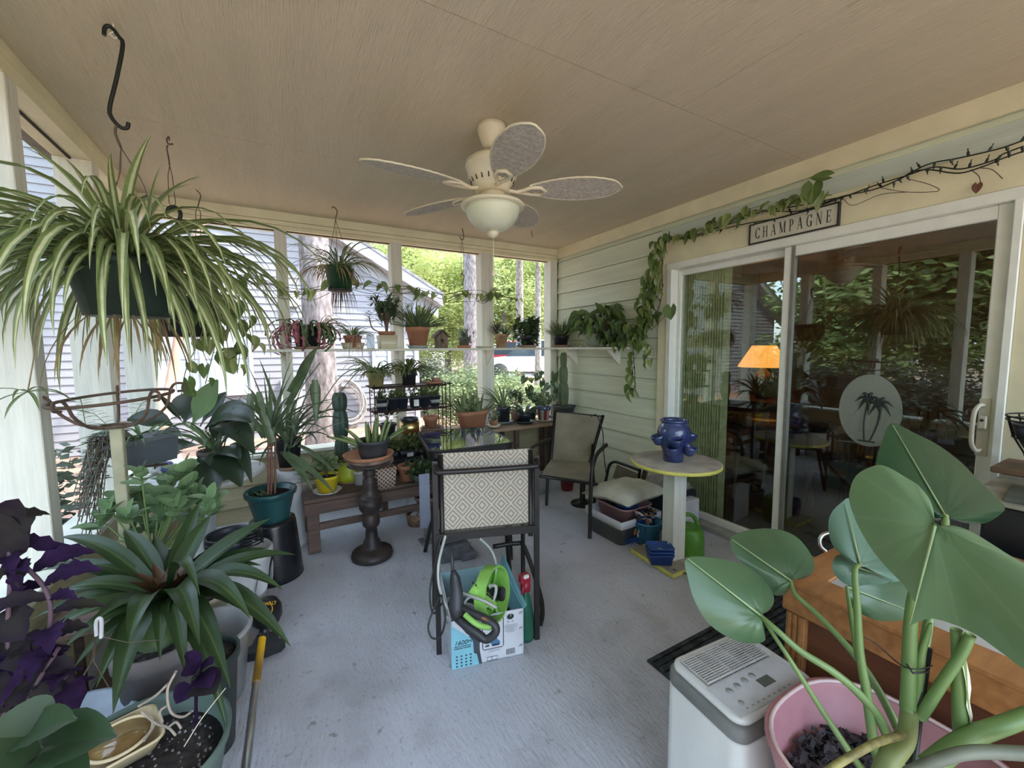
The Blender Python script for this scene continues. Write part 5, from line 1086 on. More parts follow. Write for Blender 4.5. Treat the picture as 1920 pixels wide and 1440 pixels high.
# --- second chair half hidden behind it: curved tube legs ---
c2=thing('hidden_patio_chair','black tube patio chair mostly hidden between the woven chair and the glass table','chair',(1.0,2.2,0))
for p0,p1,p2 in(((.80,2.35,.36),(.79,2.45,.25),(.80,2.62,.0)),((1.17,2.14,.36),(1.23,2.22,.28),(1.25,2.24,.0))):
    m=M(); m.tube(bez([p0,p1,p2],6),.013,8); m.obj('leg',frm,c2)
for p0,p1 in(((.70,2.10,.37),(.66,2.02,0)),((1.06,1.95,.37),(1.05,1.88,0))): m=M(); m.tube([p0,p1],.013,8); m.obj('leg',frm,c2)
m=M(); sling(m,[(.70,2.10,.38),(1.06,1.95,.38),(1.17,2.14,.38),(.80,2.35,.38)]); m.obj('sling_seat',dia,c2)
for a,b_ in(((.68,2.06,.37),(.84,2.38,.37)),((1.06,1.93,.37),(1.19,2.16,.37))): m=M(); m.tube([a,b_],.012,8); m.obj('seat_rail',frm,c2)
for a,b_ in(((1.13,2.15,.37),(1.14,2.24,.62)),): m=M(); m.tube(bez([a,(1.16,2.2,.5),b_],4),.012,8); m.obj('arm_post',frm,c2)
m=M(); m.bbox((1.06,2.12,.62),(1.16,2.36,.645),.008); m.obj('armrest',frm,c2)
# --- glass topped mosaic table ---
zt_=.72; gt=thing('glass_table','square patio table with a reflective blue mosaic glass top and black frame','table',(1.15,2.75,0))
cor=[P(806,848,'Z',zt_),P(966,829,'Z',zt_),P(908,800,'Z',zt_),P(783,809,'Z',zt_)]
def rpoly(c,r,n=6):
    out=[]
    for i in range(4):
        a,b_,d=c[i-1],c[i],c[(i+1)%4]; p=b_+(a-b_).normalized()*r; q=b_+(d-b_).normalized()*r
        for k in range(n+1): t=k/n; v=p*(1-t)**2+b_*2*t*(1-t)+q*t*t; out.append((v.x,v.y))
    return out
mos=bpy.data.materials.new('mosaic_glass'); mos.use_nodes=True; nt=mos.node_tree; b=nt.nodes['Principled BSDF']; b.inputs['Roughness'].default_value=.03; b.inputs['IOR'].default_value=1.5
tc=N(nt,'ShaderNodeTexCoord'); vo=N(nt,'ShaderNodeTexVoronoi'); vo.inputs['Scale'].default_value=22; nt.links.new(tc.outputs['Object'],vo.inputs[0]); cr=N(nt,'ShaderNodeValToRGB'); e=cr.color_ramp; e.interpolation='CONSTANT'; e.elements[0].color=(.02,.025,.02,1); e.elements[1].position=.35; e.elements[1].color=(.03,.04,.22,1)
for p_,q_ in((.5,(.10,.12,.08,1)),(.65,(.02,.02,.12,1)),(.8,(.16,.18,.12,1))): el=e.elements.new(p_); el.color=q_
sp=N(nt,'ShaderNodeSeparateXYZ'); nt.links.new(vo.outputs['Color'],sp.inputs[0]); nt.links.new(sp.outputs[0],cr.inputs[0]); nt.links.new(cr.outputs[0],b.inputs['Base Color'])
cen=sum(cor,V((0,0,0)))/4; ic=[cen+(q-cen)*.955 for q in cor]
m=M(); m.prism(rpoly(cor,.07),zt_-.045,zt_-.006); m.obj('frame',frm,gt)
m=M(); m.prism(rpoly(ic,.06),zt_-.0055,zt_+.001); m.obj('glass_top',mos,gt)
pl=rpoly(cor,.07); m=M(); m.tube([(x,y,zt_-.004) for x,y in pl],.006,6,closed=True); m.obj('rim',frm,gt)
for q in cor:
    p=cen+(q-cen)*.84; m=M(); m.tube([(p.x,p.y,0),(p.x,p.y,zt_-.045)],.015,8); m.obj('leg',frm,gt)
# --- cardboard carton with the pressure washer things ---
zb_=.215
A_=P(847,1256,'Z',0); B_=P(982,1226,'Z',0); n_=V((-(B_-A_).y,(B_-A_).x,0)).normalized(); B_=A_+(B_-A_)*1.0; C_=B_+n_*.40; D_=A_+n_*.40
cx=thing('cardboard_carton','open pressure washer carton printed 1600PSI under the patio chair','box',(A_+B_+C_+D_)/4)
cw=mat('carton_white',(.62,.63,.66),.7,var=.05); caq=mat('carton_aqua',(.22,.50,.58),.65,var=.05); cdk=mat('carton_dark',(.05,.06,.07),.7); kraft=mat('carton_inside',(.35,.55,.60),.8,var=.08)
up=V((0,0,zb_)); f=(B_-A_).normalized()
def wall(name,a,b_,mt,th=.004,hz=zb_,mi=None):
    m=M(); nn=V((-(b_-a).y,(b_-a).x,0)).normalized()*th; h=V((0,0,hz)); m.hexa([a,b_,b_+nn,a+nn,a+h,b_+h,b_+nn+h,a+nn+h]); return m.obj(name,mt,cx)
fw=wall('front_panel',A_,B_,cw); wall('side_panel',B_,C_,caq); wall('back_panel',C_,D_,kraft); wall('side_panel',D_,A_,cw); 
m=M(); m.hexa([A_,B_,C_,D_]+[q+V((0,0,.004)) for q in(A_,B_,C_,D_)]); m.obj('bottom_panel',kraft,cx)
m=M(); p=B_+up; m.hexa([p,C_+up,C_+up+V((.012,0,.05)),p+V((.012,0,.012)),p+V((.004,0,0)),C_+up+V((.004,0,0)),C_+up+V((.016,0,.05)),p+V((.016,0,.012))]); m.obj('flap',caq,cx)
W_=(B_-A_).length; off=-n_*.0012
def fp(u,v): return A_+f*(u*W_)+V((0,0,v*zb_))+off
def patch(name,poly,mt,k=1,par=None):
    m=M(); vs=[fp(u,v)+off*k*.4 for u,v in poly]; m.add(vs,[tuple(range(len(vs)))]); return m.obj(name,mt,par or fw)
patch('printed_aqua',[(0,0),(.37,0),(.34,.22),(.30,.26),(.29,.52),(.24,.62),(.0,.92)],caq,0); patch('printed_stripe',[(.37,0),(.41,0),(.38,.30),(.38,.58),(.24,.68),(.24,.62),(.29,.52),(.30,.26),(.34,.22)],cdk,0)
ink=mat('print_ink',(.02,.025,.03),.7); ink2=mat('print_grey',(.30,.31,.34),.7); inkb=mat('print_blue',(.06,.18,.34),.6)
for i in range(4):
    for j in range(4): a,b_=.07+.062*i,.045+.068*j; patch('printed_dot',[(a+.014*cos(t*PI/5),b_+.017*sin(t*PI/5)) for t in range(10)],ink,1)
def text(name,s,size,pos,xd,yd,mt,par,ext=.0006,shear=0,sx=1,font=None):
    cu=bpy.data.curves.new(name,'FONT'); cu.body=s; cu.size=size; cu.extrude=ext; cu.shear=shear; cu.align_x='LEFT'
    o=bpy.data.objects.new(name,cu); C.objects.link(o); dg=bpy.context.evaluated_depsgraph_get(); me=bpy.data.meshes.new_from_object(o.evaluated_get(dg)); bpy.data.objects.remove(o); me.name=name
    me.materials.clear(); me.materials.append(mt); xd=V(xd).normalized(); yd=V(yd).normalized(); zd=xd.cross(yd)
    T=frame(V(pos),xd,yd,zd)@Matrix.Diagonal((sx,1,1,1)); me.transform(Matrix.Translation(-ORG[par.name])@T); ob=bpy.data.objects.new(name,me); C.objects.link(ob); ob.parent=par; ORG[ob.name]=ORG[par.name]; return ob
Z_=(0,0,1)
text('printed_text','1600',.027,fp(.035,.49)+off,f,Z_,ink,fw,shear=.3,sx=1.05); text('printed_text','PSI',.016,fp(.215,.51)+off,f,Z_,ink,fw,shear=.3,sx=1.2)
text('printed_text','PREMIUM ELECTRIC',.0072,fp(.035,.445)+off,f,Z_,ink,fw,shear=.2,sx=1.15); text('printed_text','PRESSURE WASHER',.0072,fp(.035,.405)+off,f,Z_,ink,fw,shear=.2,sx=1.15)
# framed picture, badge, small type, barcode
fr_=[(.44,.27),(.69,.27),(.71,.30),(.71,.93),(.69,.96),(.44,.96),(.42,.93),(.42,.30)]
m=M(); m.tube([fp(u,v) for u,v in fr_],.0016,4,closed=True); m.obj('printed_frame',ink,fw)
patch('printed_picture',[(.54,.34),(.66,.34),(.66,.40),(.62,.46),(.62,.56),(.63,.70),(.60,.70),(.59,.58),(.55,.56),(.53,.44)],inkb,1); patch('printed_picture',[(.45,.33),(.51,.33),(.51,.37),(.46,.36)],ink,1); patch('printed_picture',[(.55,.32),(.65,.32),(.66,.36),(.56,.36)],ink,1)
patch('printed_badge',[(.81+.05*cos(t*PI/8),.88+.06*sin(t*PI/8)) for t in range(16)],ink,1); text('printed_text','1',.022,fp(.797,.885)+off*2,f,Z_,cw,fw)
for k,(a,b_,v) in enumerate([(.73,.90,.70),(.72,.92,.675),(.74,.90,.65),(.73,.91,.625),(.74,.86,.60),(.73,.90,.575),(.76,.86,.55),(.46,.66,.90),(.46,.64,.875),(.50,.66,.23),(.50,.66,.205)]): patch('printed_line',[(a,v),(b_,v),(b_,v+.008),(a,v+.008)],ink2 if k>6 else ink2,1)
for a in(.78,.84): patch('printed_mark',[(a-.012,.755),(a+.012,.755),(a+.012,.79),(a-.012,.79)],ink2,1)
for v in(.90,.57,.19):
    for d in(0,.025): patch('printed_slash',[(.93+d,v),(.94+d,v),(.96+d,v+.05),(.95+d,v+.05)],ink,1)
for k in range(17): a=.745+.0075*k; patch('barcode_bar',[(a,.07),(a+(.003,.005,.002)[k%3],.07),(a+(.003,.005,.002)[k%3],.19),(a,.19)],ink,1)
for a,b_ in((.48,.54),(.55,.62)): m=M(); m.tube([fp(a,.02),fp(b_,.02),fp(b_,.10),fp(a,.10)],.0012,4,closed=True); m.obj('printed_symbol',ink,fw)
# contents: green hose reel, spray gun, hoses
cc=(A_+B_+C_+D_)/4
lime=mat('lime_plastic',(.16,.42,.06),.4,var=.12); lime2=mat('lime_plastic_light',(.26,.52,.10),.4,var=.1); gpl=mat('black_plastic_gun',(.035,.036,.04),.45,var=.2)
rc=PD(924,1112,1.78)
hr=thing('hose_reel','bright green plastic hose reel wheel sitting in the pressure washer carton','hose reel',(rc.x,rc.y,.10))
ax_=(f*.70-n_*.62+V((0,0,.15))).normalized(); e1=ax_.cross(V((0,0,1))).normalized(); e2=e1.cross(ax_)
m=M(); vs=[];n=40
for j in range(n):
    a=2*PI*j/n; d=e1*cos(a)+e2*sin(a)
    vs+=[rc+d*.112-ax_*.026,rc+d*.112+ax_*.026,rc+d*.104+ax_*.026,rc+d*.104-ax_*.026]
m.add(vs,[(4*j+k,4*j+(k+1)%4,4*((j+1)%n)+(k+1)%4,4*((j+1)%n)+k) for j in range(n) for k in range(4)],sm=False); m.obj('rim_ring',lime2,hr)
m=M(); vs=[rc+(e1*cos(2*PI*j/n)+e2*sin(2*PI*j/n))*.103+ax_*(-.022) for j in range(n)]; m.add(vs+[v-ax_*.004 for v in vs],[tuple(range(n)),tuple(range(2*n-1,n-1,-1))]); m.obj('rim_disc',lime,hr)
for k in range(6):
    a=PI*k/3+.3; d=e1*cos(a)+e2*sin(a); m=M(); m.tube([rc+d*.02-ax_*.005,rc+d*.102-ax_*.008],.008,6); m.obj('spoke',lime,hr)
m=M(); m.tube([rc-ax_*.03,rc+ax_*.05],.028,14); m.obj('hub',gpl,hr)
g0=PD(884,1102,1.72); g1=PD(928,1138,1.70); m=M(); m.tube([g0,g0.lerp(g1,.5),g1],.028,6,r2=.022)
t=m.obj('green_gun_body',lime2); tag(t,'light green vented plastic nozzle handle lying across the carton','tool')
for k in range(9): p=g0.lerp(g1,.08+.05*k*2); m=M(); q0=p+V((0,0,.027)); m.box((q0.x-.003,q0.y-.008,q0.z-.001),(q0.x+.003,q0.y+.008,q0.z+.002)); m.obj('vent_slot',dark,t)
# black spray gun leaning out over the front
def pt(x,y,d): return PD(x,y,d)
sg=thing('pressure_washer_gun','black pressure washer gun with a lime trigger leaning out of the carton','tool',pt(870,1090,1.66))
m=M(); m.tube([pt(845,1025,1.74),pt(850,1075,1.72)],[.006,.007],10); m.obj('wand',gpl,sg)
m=M(); m.tube([pt(850,1070,1.72),pt(853,1085,1.715),pt(856,1110,1.70),pt(856,1140,1.68),pt(862,1155,1.67)],[.011,.022,.026,.032,.033],14); m.obj('barrel',gpl,sg)
m=M(); loop=[pt(858,1135,1.69),pt(880,1148,1.645),pt(905,1158,1.615),pt(927,1172,1.60),pt(929,1186,1.595),pt(912,1199,1.595),pt(896,1188,1.60),pt(872,1172,1.62),pt(858,1160,1.66)]; m.tube(bez(loop,4),.016,10); m.obj('handle_loop',gpl,sg)
m=M(); m.tube(bez([pt(872,1152,1.62),pt(884,1163,1.605),pt(900,1173,1.60),pt(922,1176,1.595)],4),.011,8); m.obj('trigger',lime2,sg)
m=M(); m.tube([pt(903,1158,1.60),pt(915,1163,1.597)],.006,4); m.obj('button',mat('button_brown',(.28,.12,.06),.5),sg)
m=M(); m.tube([pt(862,1160,1.66),pt(880,1180,1.62),pt(905,1196,1.598)],.018,10); m.obj('grip_base',gpl,sg)
hz=mat('hose_grey_clear',(.42,.43,.40),.35,var=.05)
pts=[]
for k in range(90):
    a=2*PI*k/26; pts.append(fp(.22,0)+n_*.12+f*(.075+.004*k/26)*cos(a)+n_*(.09)*sin(a)+V((0,0,.13+.0009*k+.02*cos(a*.5))))
t=thing('clear_hose','coiled clear grey hose inside the left half of the carton','hose',tuple(fp(.22,.6)+n_*.12)); m=M(); m.tube(pts,.0065,7); m.obj('coil',hz,t)
m=M(); m.tube(bez([pt(835,1005,1.80),pt(822,1060,1.72),pt(826,1110,1.70),pt(850,1150,1.69),pt(880,1120,1.72),pt(900,1130,1.70)],6),.006,7); m.tube(bez([pt(900,1010,1.9),pt(920,1030,1.88),pt(930,1060,1.85),pt(925,1110,1.8)],6),.006,7); m.tube(bez([pt(868,1112,1.72),pt(890,1120,1.68),pt(910,1128,1.66),pt(932,1140,1.65)],5),.006,7); m.tube(bez([pt(918,1098,1.72),pt(930,1100,1.70),pt(925,1125,1.70),pt(905,1142,1.68)],5),.0065,7); m.obj('loose_loop',hz,t)
t=thing('power_cord','black power cord looped around the left leg of the patio chair','cord',(.54,1.68,.1)); m=M(); m.tube(bez([pt(828,1000,1.80),pt(815,1060,1.75),pt(806,1110,1.72),pt(812,1150,1.70),pt(830,1130,1.70)],6),.004,6); m.tube(bez([pt(828,1115,1.66),pt(835,1160,1.64),pt(826,1192,1.63),pt(810,1196,1.63),pt(803,1175,1.64),pt(812,1145,1.66),pt(826,1115,1.68)],6),.004,6); m.obj('cord_loop',blk,t)
m=M(); m.bbox((cc.x-.12,cc.y-.10,.01),(cc.x+.12,cc.y+.10,.12),.01); tag(m.obj('washer_housing',gpl),'dark pressure washer housing at the bottom of the carton','tool')
# red and green trigger sprayer
q=P(984,1145,'Z',.0); q=V((1.075,1.80,0)); dgn=mat('dark_green_bottle',(.02,.12,.07),.25,var=.1); drd=mat('dark_red_plastic',(.30,.015,.03),.4,var=.1)
q=PD(985,1105,1.93); t=thing('spray_bottle','dark green trigger spray bottle with a red head standing behind the carton','bottle',(q.x,q.y,0))
m=M(); m.lathe([(.02,0),(.040,.0),(.042,.02),(.040,.09),(.033,.15),(.024,.20),(.016,.225),(.016,.235),(.005,.235)],(q.x,q.y,0),24); m.obj('bottle_body',dgn,t)
m=M(); m.lathe([(.012,.233),(.024,.235),(.024,.26),(.02,.275),(.01,.28)],(q.x,q.y,0),18); m.bbox((q.x-.03,q.y-.02,.27),(q.x+.022,q.y+.02,.315),.008); m.tube([(q.x-.022,q.y-.02,.275),(q.x-.036,q.y-.035,.24)],.007,6); m.obj('trigger_head',drd,t)
m=M(); m.bbox((q.x-.022,q.y-.03,.305),(q.x+.004,q.y-.018,.322),.003); m.obj('nozzle',wh_,t)
# --- tan sling armchair by the house wall ---
tansl=mat('tan_sling',(.26,.23,.16),.85,var=.12,scale=6,bump=.4,bscale=300)
FLp,FRp,BLp,BRp=P(1015,886,'Z',.42),P(1108,899,'Z',.42),P(1033,862,'Z',.42),P(1106,868,'Z',.42)
dB=lambda v:(v-V((0,0,H))).dot(_F)
TLp=PD(1041,772,dB(BLp)+.10); TRp=PD(1131,781,dB(BRp)+.12); tcx=thing('sling_armchair','tan sling armchair with a high back standing in front of the siding','chair',((FLp.x+BRp.x)/2,(FLp.y+BRp.y)/2,0))
m=M(); sling(m,[FLp-V((0,0,.02)),FRp-V((0,0,.02)),BRp,BLp],sag=-.015); m.obj('seat',tansl,tcx)
m=M(); sling(m,[PD(1034,862,dB(BLp)+.01),PD(1107,868,dB(BRp)+.01),TRp,TLp],sag=.035); m.obj('backrest',tansl,tcx)
for a,b_ in((BLp,TLp),(BRp,TRp)): m=M(); m.tube([a-V((0,0,.02)),a,b_+V((0,0,.01))],.013,8); m.obj('back_frame',frm,tcx)
m=M(); m.tube([TLp,TRp],.008,6); m.obj('top_rail',frm,tcx)
for a,b_ in((FLp,BLp),(FRp,BRp)): m=M(); m.tube([a-V((0,0,.03)),b_-V((0,0,.02))],.013,8); m.obj('seat_rail',frm,tcx)
m=M(); m.tube([FLp-V((0,0,.03)),FRp-V((0,0,.03))],.012,8); m.obj('front_rail',frm,tcx)
out=(FRp-FLp).normalized()
for f_,b_,s,py in((FRp,BRp,1,835),(FLp,BLp,-1,838)):
    o_=out*s*.05; back=b_+(b_-f_)*.12
    dF=dB(f_); 
    if s>0: pts=bez([PD(1137,834,dF+.20),PD(1128,842,dF+.14),PD(1117,856,dF+.05),PD(1110,885,dF),PD(1107,940,dF),V((PD(1106,1000,dF).x,PD(1106,1000,dF).y,0))],6)
    else: pts=bez([PD(1031,823,dF+.25),PD(1008,833,dF+.12),PD(995,843,dF+.03),PD(992,870,dF),PD(993,910,dF),V((PD(994,950,dF).x,PD(994,950,dF).y,0))],6)
    m=M(); m.tube(pts,.015,8); m.obj('leg',frm,tcx)
    m=M(); m.tube([V((back.x,back.y,0))+o_,b_+o_*.4+V((0,0,.0)),b_+o_*.5+V((0,0,.16))],.013,8); m.obj('leg',frm,tcx)
    m=M(); m.tube([f_+o_-V((0,0,.03)),f_-V((0,0,.03))],.01,6); m.obj('bracket',frm,tcx)
t=thing('charging_cable','thin black cable draped over the right edge of the tan armchair','cable',tuple(TRp)); m=M(); m.tube(bez([PD(1108,781,3.42),PD(1119,779,3.38),PD(1130,810,3.36),PD(1132,850,3.3),PD(1140,915,3.25)],6),.004,6); m.obj('cable',blk,t)
q=P(1092,945,'Z',0); t=thing('umbrella_base','black umbrella stand with a round foot beneath the tan armchair','stand',(q.x,q.y,0)); m=M(); m.lathe([(.05,0),(.10,0),(.10,.015),(.035,.03),(.024,.05),(.022,.30),(.018,.305),(.018,.38)],(q.x,q.y,0),28); m.obj('base_and_tube',frm,t)
q=P(1078,925,'Z',0); t=thing('red_pot','small dark red pot on the floor beneath the tan armchair','pot',(q.x,q.y+.1,0)); pot(t,(q.x,q.y+.12,0),.075,.055,.13,mat('dark_red_glaze',(.25,.02,.03),.4,var=.15))
q=P(1025,935,'Z',0); t=thing('clear_bin','pale clear plastic bin on the floor behind the left chair leg','bin',(q.x,q.y+.15,0)); m=M(); m.rlathe([(.8,0),(.85,0),(1,.16),(.95,.16),(.82,.02),(.2,.02)],(q.x+.02,q.y+.2,0),.12,.10,.2); m.obj('bin_body',mat('cloudy_plastic',(.35,.36,.34),.4,var=.05),t)
# ================= along the house wall =================
q=lambda x,y,z=0: P(x,y,'Z',z)
yel_e=mat('yellow_edge_paint',(.72,.66,.14),.6,var=.1); topw=mat('worn_cream_top',(.42,.38,.31),.75,var=.15,scale=9)
tc_=V((2.13,1.70,0)); rt=thing('round_side_table','round worn wooden table with a yellow painted edge and white square post','table',tc_)
m=M(); m.lathe([(.10,.632),(.262,.632),(.266,.636),(.266,.650),(.262,.653)],(tc_.x,tc_.y,0),56); m.m=[1]*len(m.f); m.m[-1]=0; m.obj('tabletop',[topw,yel_e],rt)
m=M(); m.bbox((tc_.x-.05,tc_.y-.05,.03),(tc_.x+.05,tc_.y+.05,.632),.004,rot=RZ(-.12)); m.obj('post',postm,rt)
m=M(); m.bbox((tc_.x-.11,tc_.y-.015,.60),(tc_.x+.11,tc_.y+.015,.632),.002); m.bbox((tc_.x-.015,tc_.y-.11,.60),(tc_.x+.015,tc_.y+.11,.632),.002); m.obj('cross_brace',yel_e,rt)
a,b,c=q(1183,1028,.03),q(1262,1077,.03),q(1291,1065,.03); d=a+(c-b)*1.9; c=b+(c-b)*1.9
m=M(); dn=V((0,0,-.026)); m.hexa([a+dn,b+dn,c+dn,d+dn,a,b,c,d]); m.m=[0,1,0,0,0,0]; m.m=[1]*6; m.m[1]=0; m.obj('base_board',[topw,yel_e],rt)
# blue strawberry jar
cob=mat('cobalt_glaze',(.05,.08,.20),.18,var=.35,scale=9,col2=(.015,.02,.10),coat=.5)
sj=thing('strawberry_jar','glossy cobalt blue strawberry jar with side pockets on the round table','pot',(tc_.x-.01,tc_.y+.01,.654)); jc=V((tc_.x-.01,tc_.y+.01,.6545))
m=M(); m.lathe([(.03,0),(.060,0),(.062,.05),(.070,.075),(.086,.11),(.098,.15),(.100,.175),(.092,.21),(.076,.233),(.070,.240),(.082,.247),(.084,.255),(.078,.262),(.066,.258),(.062,.24),(.085,.18),(.05,.05),(.01,.04)],jc,44); m.obj('jar_body',cob,sj)
for a,zz in((2.75,.155),(-2.35,.155),(3.75,.105),(-1.35,.10),(-.5,.165),(1.3,.12),(.3,.10)):
    d=V((cos(a),sin(a),0)); o=jc+d*.094+V((0,0,zz)); m=M(); m.lathe([(.014,-.055),(.028,-.045),(.038,-.012),(.042,.006),(.037,.008),(.031,0),(.018,-.03),(.004,-.032)],(0,0,0),20,mtx=Matrix.Rotation(.28,3,V((-d.y,d.x,0)))); m.v=[tuple(V(v)+o+d*.012) for v in m.v]; m.obj('pocket',cob,sj)
# green watering can
wg=mat('watering_can_green',(.09,.26,.03),.4,var=.08); w0=q(1302,1046); w0.y+=.05
wc=thing('watering_can','bright green plastic watering can beside the white table post','watering can',w0)
m=M(); m.lathe([(.05,0),(.092,0),(.096,.03),(.094,.12),(.088,.17),(.075,.195),(.062,.20),(.05,.19),(.02,.19)],w0,30,sy=1.05); m.obj('can_body',wg,wc)
m=M(); m.tube(bez([w0+V(p) for p in((-.05,.03,.17),(-.04,.03,.23),(0,.02,.265),(.045,.0,.25),(.075,-.01,.19),(.088,-.015,.12))],6),[.014]*4+[.013]*27,8); m.obj('handle',wg,wc)
m=M(); m.tube(bez([w0+V(p) for p in((-.08,-.0,.03),(-.105,-.01,.10),(-.115,-.0,.18))],6),.013,8,r2=.010); sp_=m.obj('spout',wg,wc)
m=M(); m.lathe([(.004,0),(.014,0),(.015,.008),(.008,.009)],w0+V((-.115,0,.178)),14); m.obj('spout_tip',wg,sp_)
# stacked blue baskets
bb_=mat('blue_basket_plastic',(.02,.07,.26),.4,var=.1); k0=q(1244,1058,.03); k0.y+=.03
for k in range(3):
    l=['royal blue plastic box at the bottom of the three stacked on the table base','royal blue plastic box in the middle of the three stacked on the table base','royal blue plastic box on top of the stack holding a pale coil'][k]
    t=thing('blue_box',l,'box',(k0.x,k0.y,.032+.028*k),'stacked blue boxes'); m=M(); z=.032+.022*k
    m.rlathe([(.78,0),(.84,0),(.97,.055),(1.03,.056),(1.03,.064),(.93,.064),(.80,.006),(.2,.006)],(k0.x,k0.y,z+.012*k*0),.074,.054,.25,rot=-.55); m.obj('box_body',bb_,t)
    if k<2: continue
    m=M(); m.tube([(k0.x+.026*cos(a*.6)+.0,k0.y+.024*sin(a*.6),z+.014+.0006*a) for a in range(24)],.005,6); m.obj('pale_coil',hz,t)
# light blue bucket with a printed bag
u0=q(1216,1026); u0.y+=.06; u0.x+=.05; t=thing('blue_bucket','sky blue plastic bucket with a small dark bracket behind the table post','bucket',u0)
m=M(); m.lathe([(.05,0),(.078,0),(.095,.15),(.10,.152),(.10,.16),(.09,.16),(.075,.01),(.02,.01)],u0,32); m.obj('bucket_body',mat('sky_blue_plastic',(.06,.25,.42),.4,var=.06),t)
m=M(); m.tube([u0+V(p) for p in((-.095,-.025,.145),(-.09,-.03,.10),(-.078,-.055,.10),(-.082,-.055,.145))],.0025,4,closed=True); m.obj('bracket',dark,t)
bgm=bpy.data.materials.new('printed_bag'); bgm.use_nodes=True; nt=bgm.node_tree; b_=nt.nodes['Principled BSDF']; b_.inputs['Roughness'].default_value=.25; tcn=N(nt,'ShaderNodeTexCoord'); wv=N(nt,'ShaderNodeTexNoise'); wv.inputs['Scale'].default_value=9; wv.inputs['Distortion'].default_value=1.5; nt.links.new(tcn.outputs['Object'],wv.inputs[0]); cr=N(nt,'ShaderNodeValToRGB'); e=cr.color_ramp; e.interpolation='CONSTANT'; e.elements[0].color=(.015,.04,.16,1); e.elements[1].position=.45; e.elements[1].color=(.65,.48,.30,1)
for p_,q_ in((.53,(.35,.12,.04,1)),(.60,(.5,.52,.55,1)),(.66,(.02,.06,.22,1))): el=e.elements.new(p_); el.color=q_
nt.links.new(wv.outputs[0],cr.inputs[0]); nt.links.new(cr.outputs[0],b_.inputs['Base Color'])
m=M(); n=14; vs=[]
for j in range(n+1):
    for i in range(n+1): u,v=i/n-.5,j/n; vs.append(u0+V((-.02+u*.16,-.005+.03*sin(i*1.7+j)*v-.03*(1-4*u*u)*v,.06+v*.17+.012*sin(i*2.1)*v)))
m.add(vs,[(j*(n+1)+i,j*(n+1)+i+1,(j+1)*(n+1)+i+1,(j+1)*(n+1)+i) for j in range(n) for i in range(n)],sm=True); m.add([V(v)+V((0,.03,0)) for v in vs],[((j+1)*(n+1)+i,(j+1)*(n+1)+i+1,j*(n+1)+i+1,j*(n+1)+i) for j in range(n) for i in range(n)],sm=True)
tag(m.obj('snack_bag',bgm),'crumpled blue and tan printed bag standing in the sky blue bucket','bag')
m=M(); p0=q(1176,1022,.01); m.prism([(p0.x-.02,p0.y-.02),(p0.x+.09,p0.y-.03),(p0.x+.10,p0.y+.03),(p0.x+.01,p0.y+.025)],.032,.04); tag(m.obj('blue_scoop',bb_),'small dark blue plastic scoop at the corner of the yellow edged base board','scoop')
# storage tray, lid, basin, bowls, pillow
g0,gl,gr=q(1163,1024),q(1113,996),q(1200,1003); e1=(gl-g0); e2=(gr-g0); e1n=e1.normalized(); e2n=V((-e1n.y,e1n.x,0)); 
if e2n.dot(e2)<0: e2n=-e2n
ctr=g0+e1n*.15+e2n*.17; rotz=math.atan2(e1n.y,e1n.x)
t=thing('storage_tray','smoky grey plastic storage bin under the white tray at the house wall','bin',ctr); m=M(); m.rlathe([(.86,0),(.92,0),(.98,.115),(1.04,.118),(1.04,.126),(.94,.126),(.88,.01),(.2,.01)],ctr,.17,.19,.25,rot=rotz); m.obj('bin_body',mat('smoky_plastic',(.13,.125,.11),.35,var=.12),t)
t=thing('white_tray','square white tray lying on the smoky storage bin','tray',ctr+V((0,0,.127))); m=M(); m.rlathe([(.97,0),(1,.002),(1,.055),(.97,.055),(.97,.006),(.2,.006)],ctr+V((0,0,.127)),.185,.20,.03,rot=rotz); m.obj('tray_body',mat('white_tray_plastic',(.62,.62,.63),.5,var=.03),t)
c3=ctr+V((0,0,.134)); t=thing('pink_basin','dusty pink plastic wash basin resting in the white tray','basin',c3); m=M(); m.rlathe([(.76,0),(.80,0),(.96,.10),(1.03,.101),(1.03,.108),(.94,.108),(.80,.01),(.2,.01)],c3,.165,.145,.4,rot=rotz); m.obj('basin_body',mat('pink_plastic',(.42,.24,.25),.4,var=.08),t)
for k,(dx,dy,r,l) in enumerate([(-.05,.03,.08,'blue plastic bowl at the left in the pink basin'),(.05,-.02,.085,'darker blue plastic bowl at the right in the pink basin')]):
    o=c3+e1n*(-dx)*1.1+e2n*(dy)+V((0,0,.02)); t=thing('blue_bowl',l,'bowl',o); m=M(); m.lathe([(.03,0),(r*.7,.0),(r,.085),(r*1.04,.086),(r*1.04,.093),(r*.94,.093),(r*.66,.01),(.01,.01)],o,26); m.obj('bowl_body',mat('blue_bowl_plastic',(.05,.10,.32),.35,var=.1) if k==0 else bb_,t)
pc_=c3+e2n*.02+e1n*.0+V((0,0,.175)); m=M(); n=16; vs=[];vs2=[]
for j in range(n+1):
    for i in range(n+1):
        u,v=2*i/n-1,2*j/n-1; r_=(1-u**4)*(1-v**4); hx=.215*u*(1-.10*(1-v*v)*abs(u)); hy=.235*v*(1-.10*(1-u*u)*abs(v)); h_=.075*max(0,r_)**.55+.004*sin(9*u+5*v)*r_; rz=RZ(rotz+.1); p=rz@V((hx,hy,0)); vs.append(pc_+p+V((0,0,h_-.03*max(0,u)-.0))); vs2.append(pc_+p+V((0,0,-h_*.55-.03*max(0,u))))
g_=[(j*(n+1)+i,j*(n+1)+i+1,(j+1)*(n+1)+i+1,(j+1)*(n+1)+i) for j in range(n) for i in range(n)]
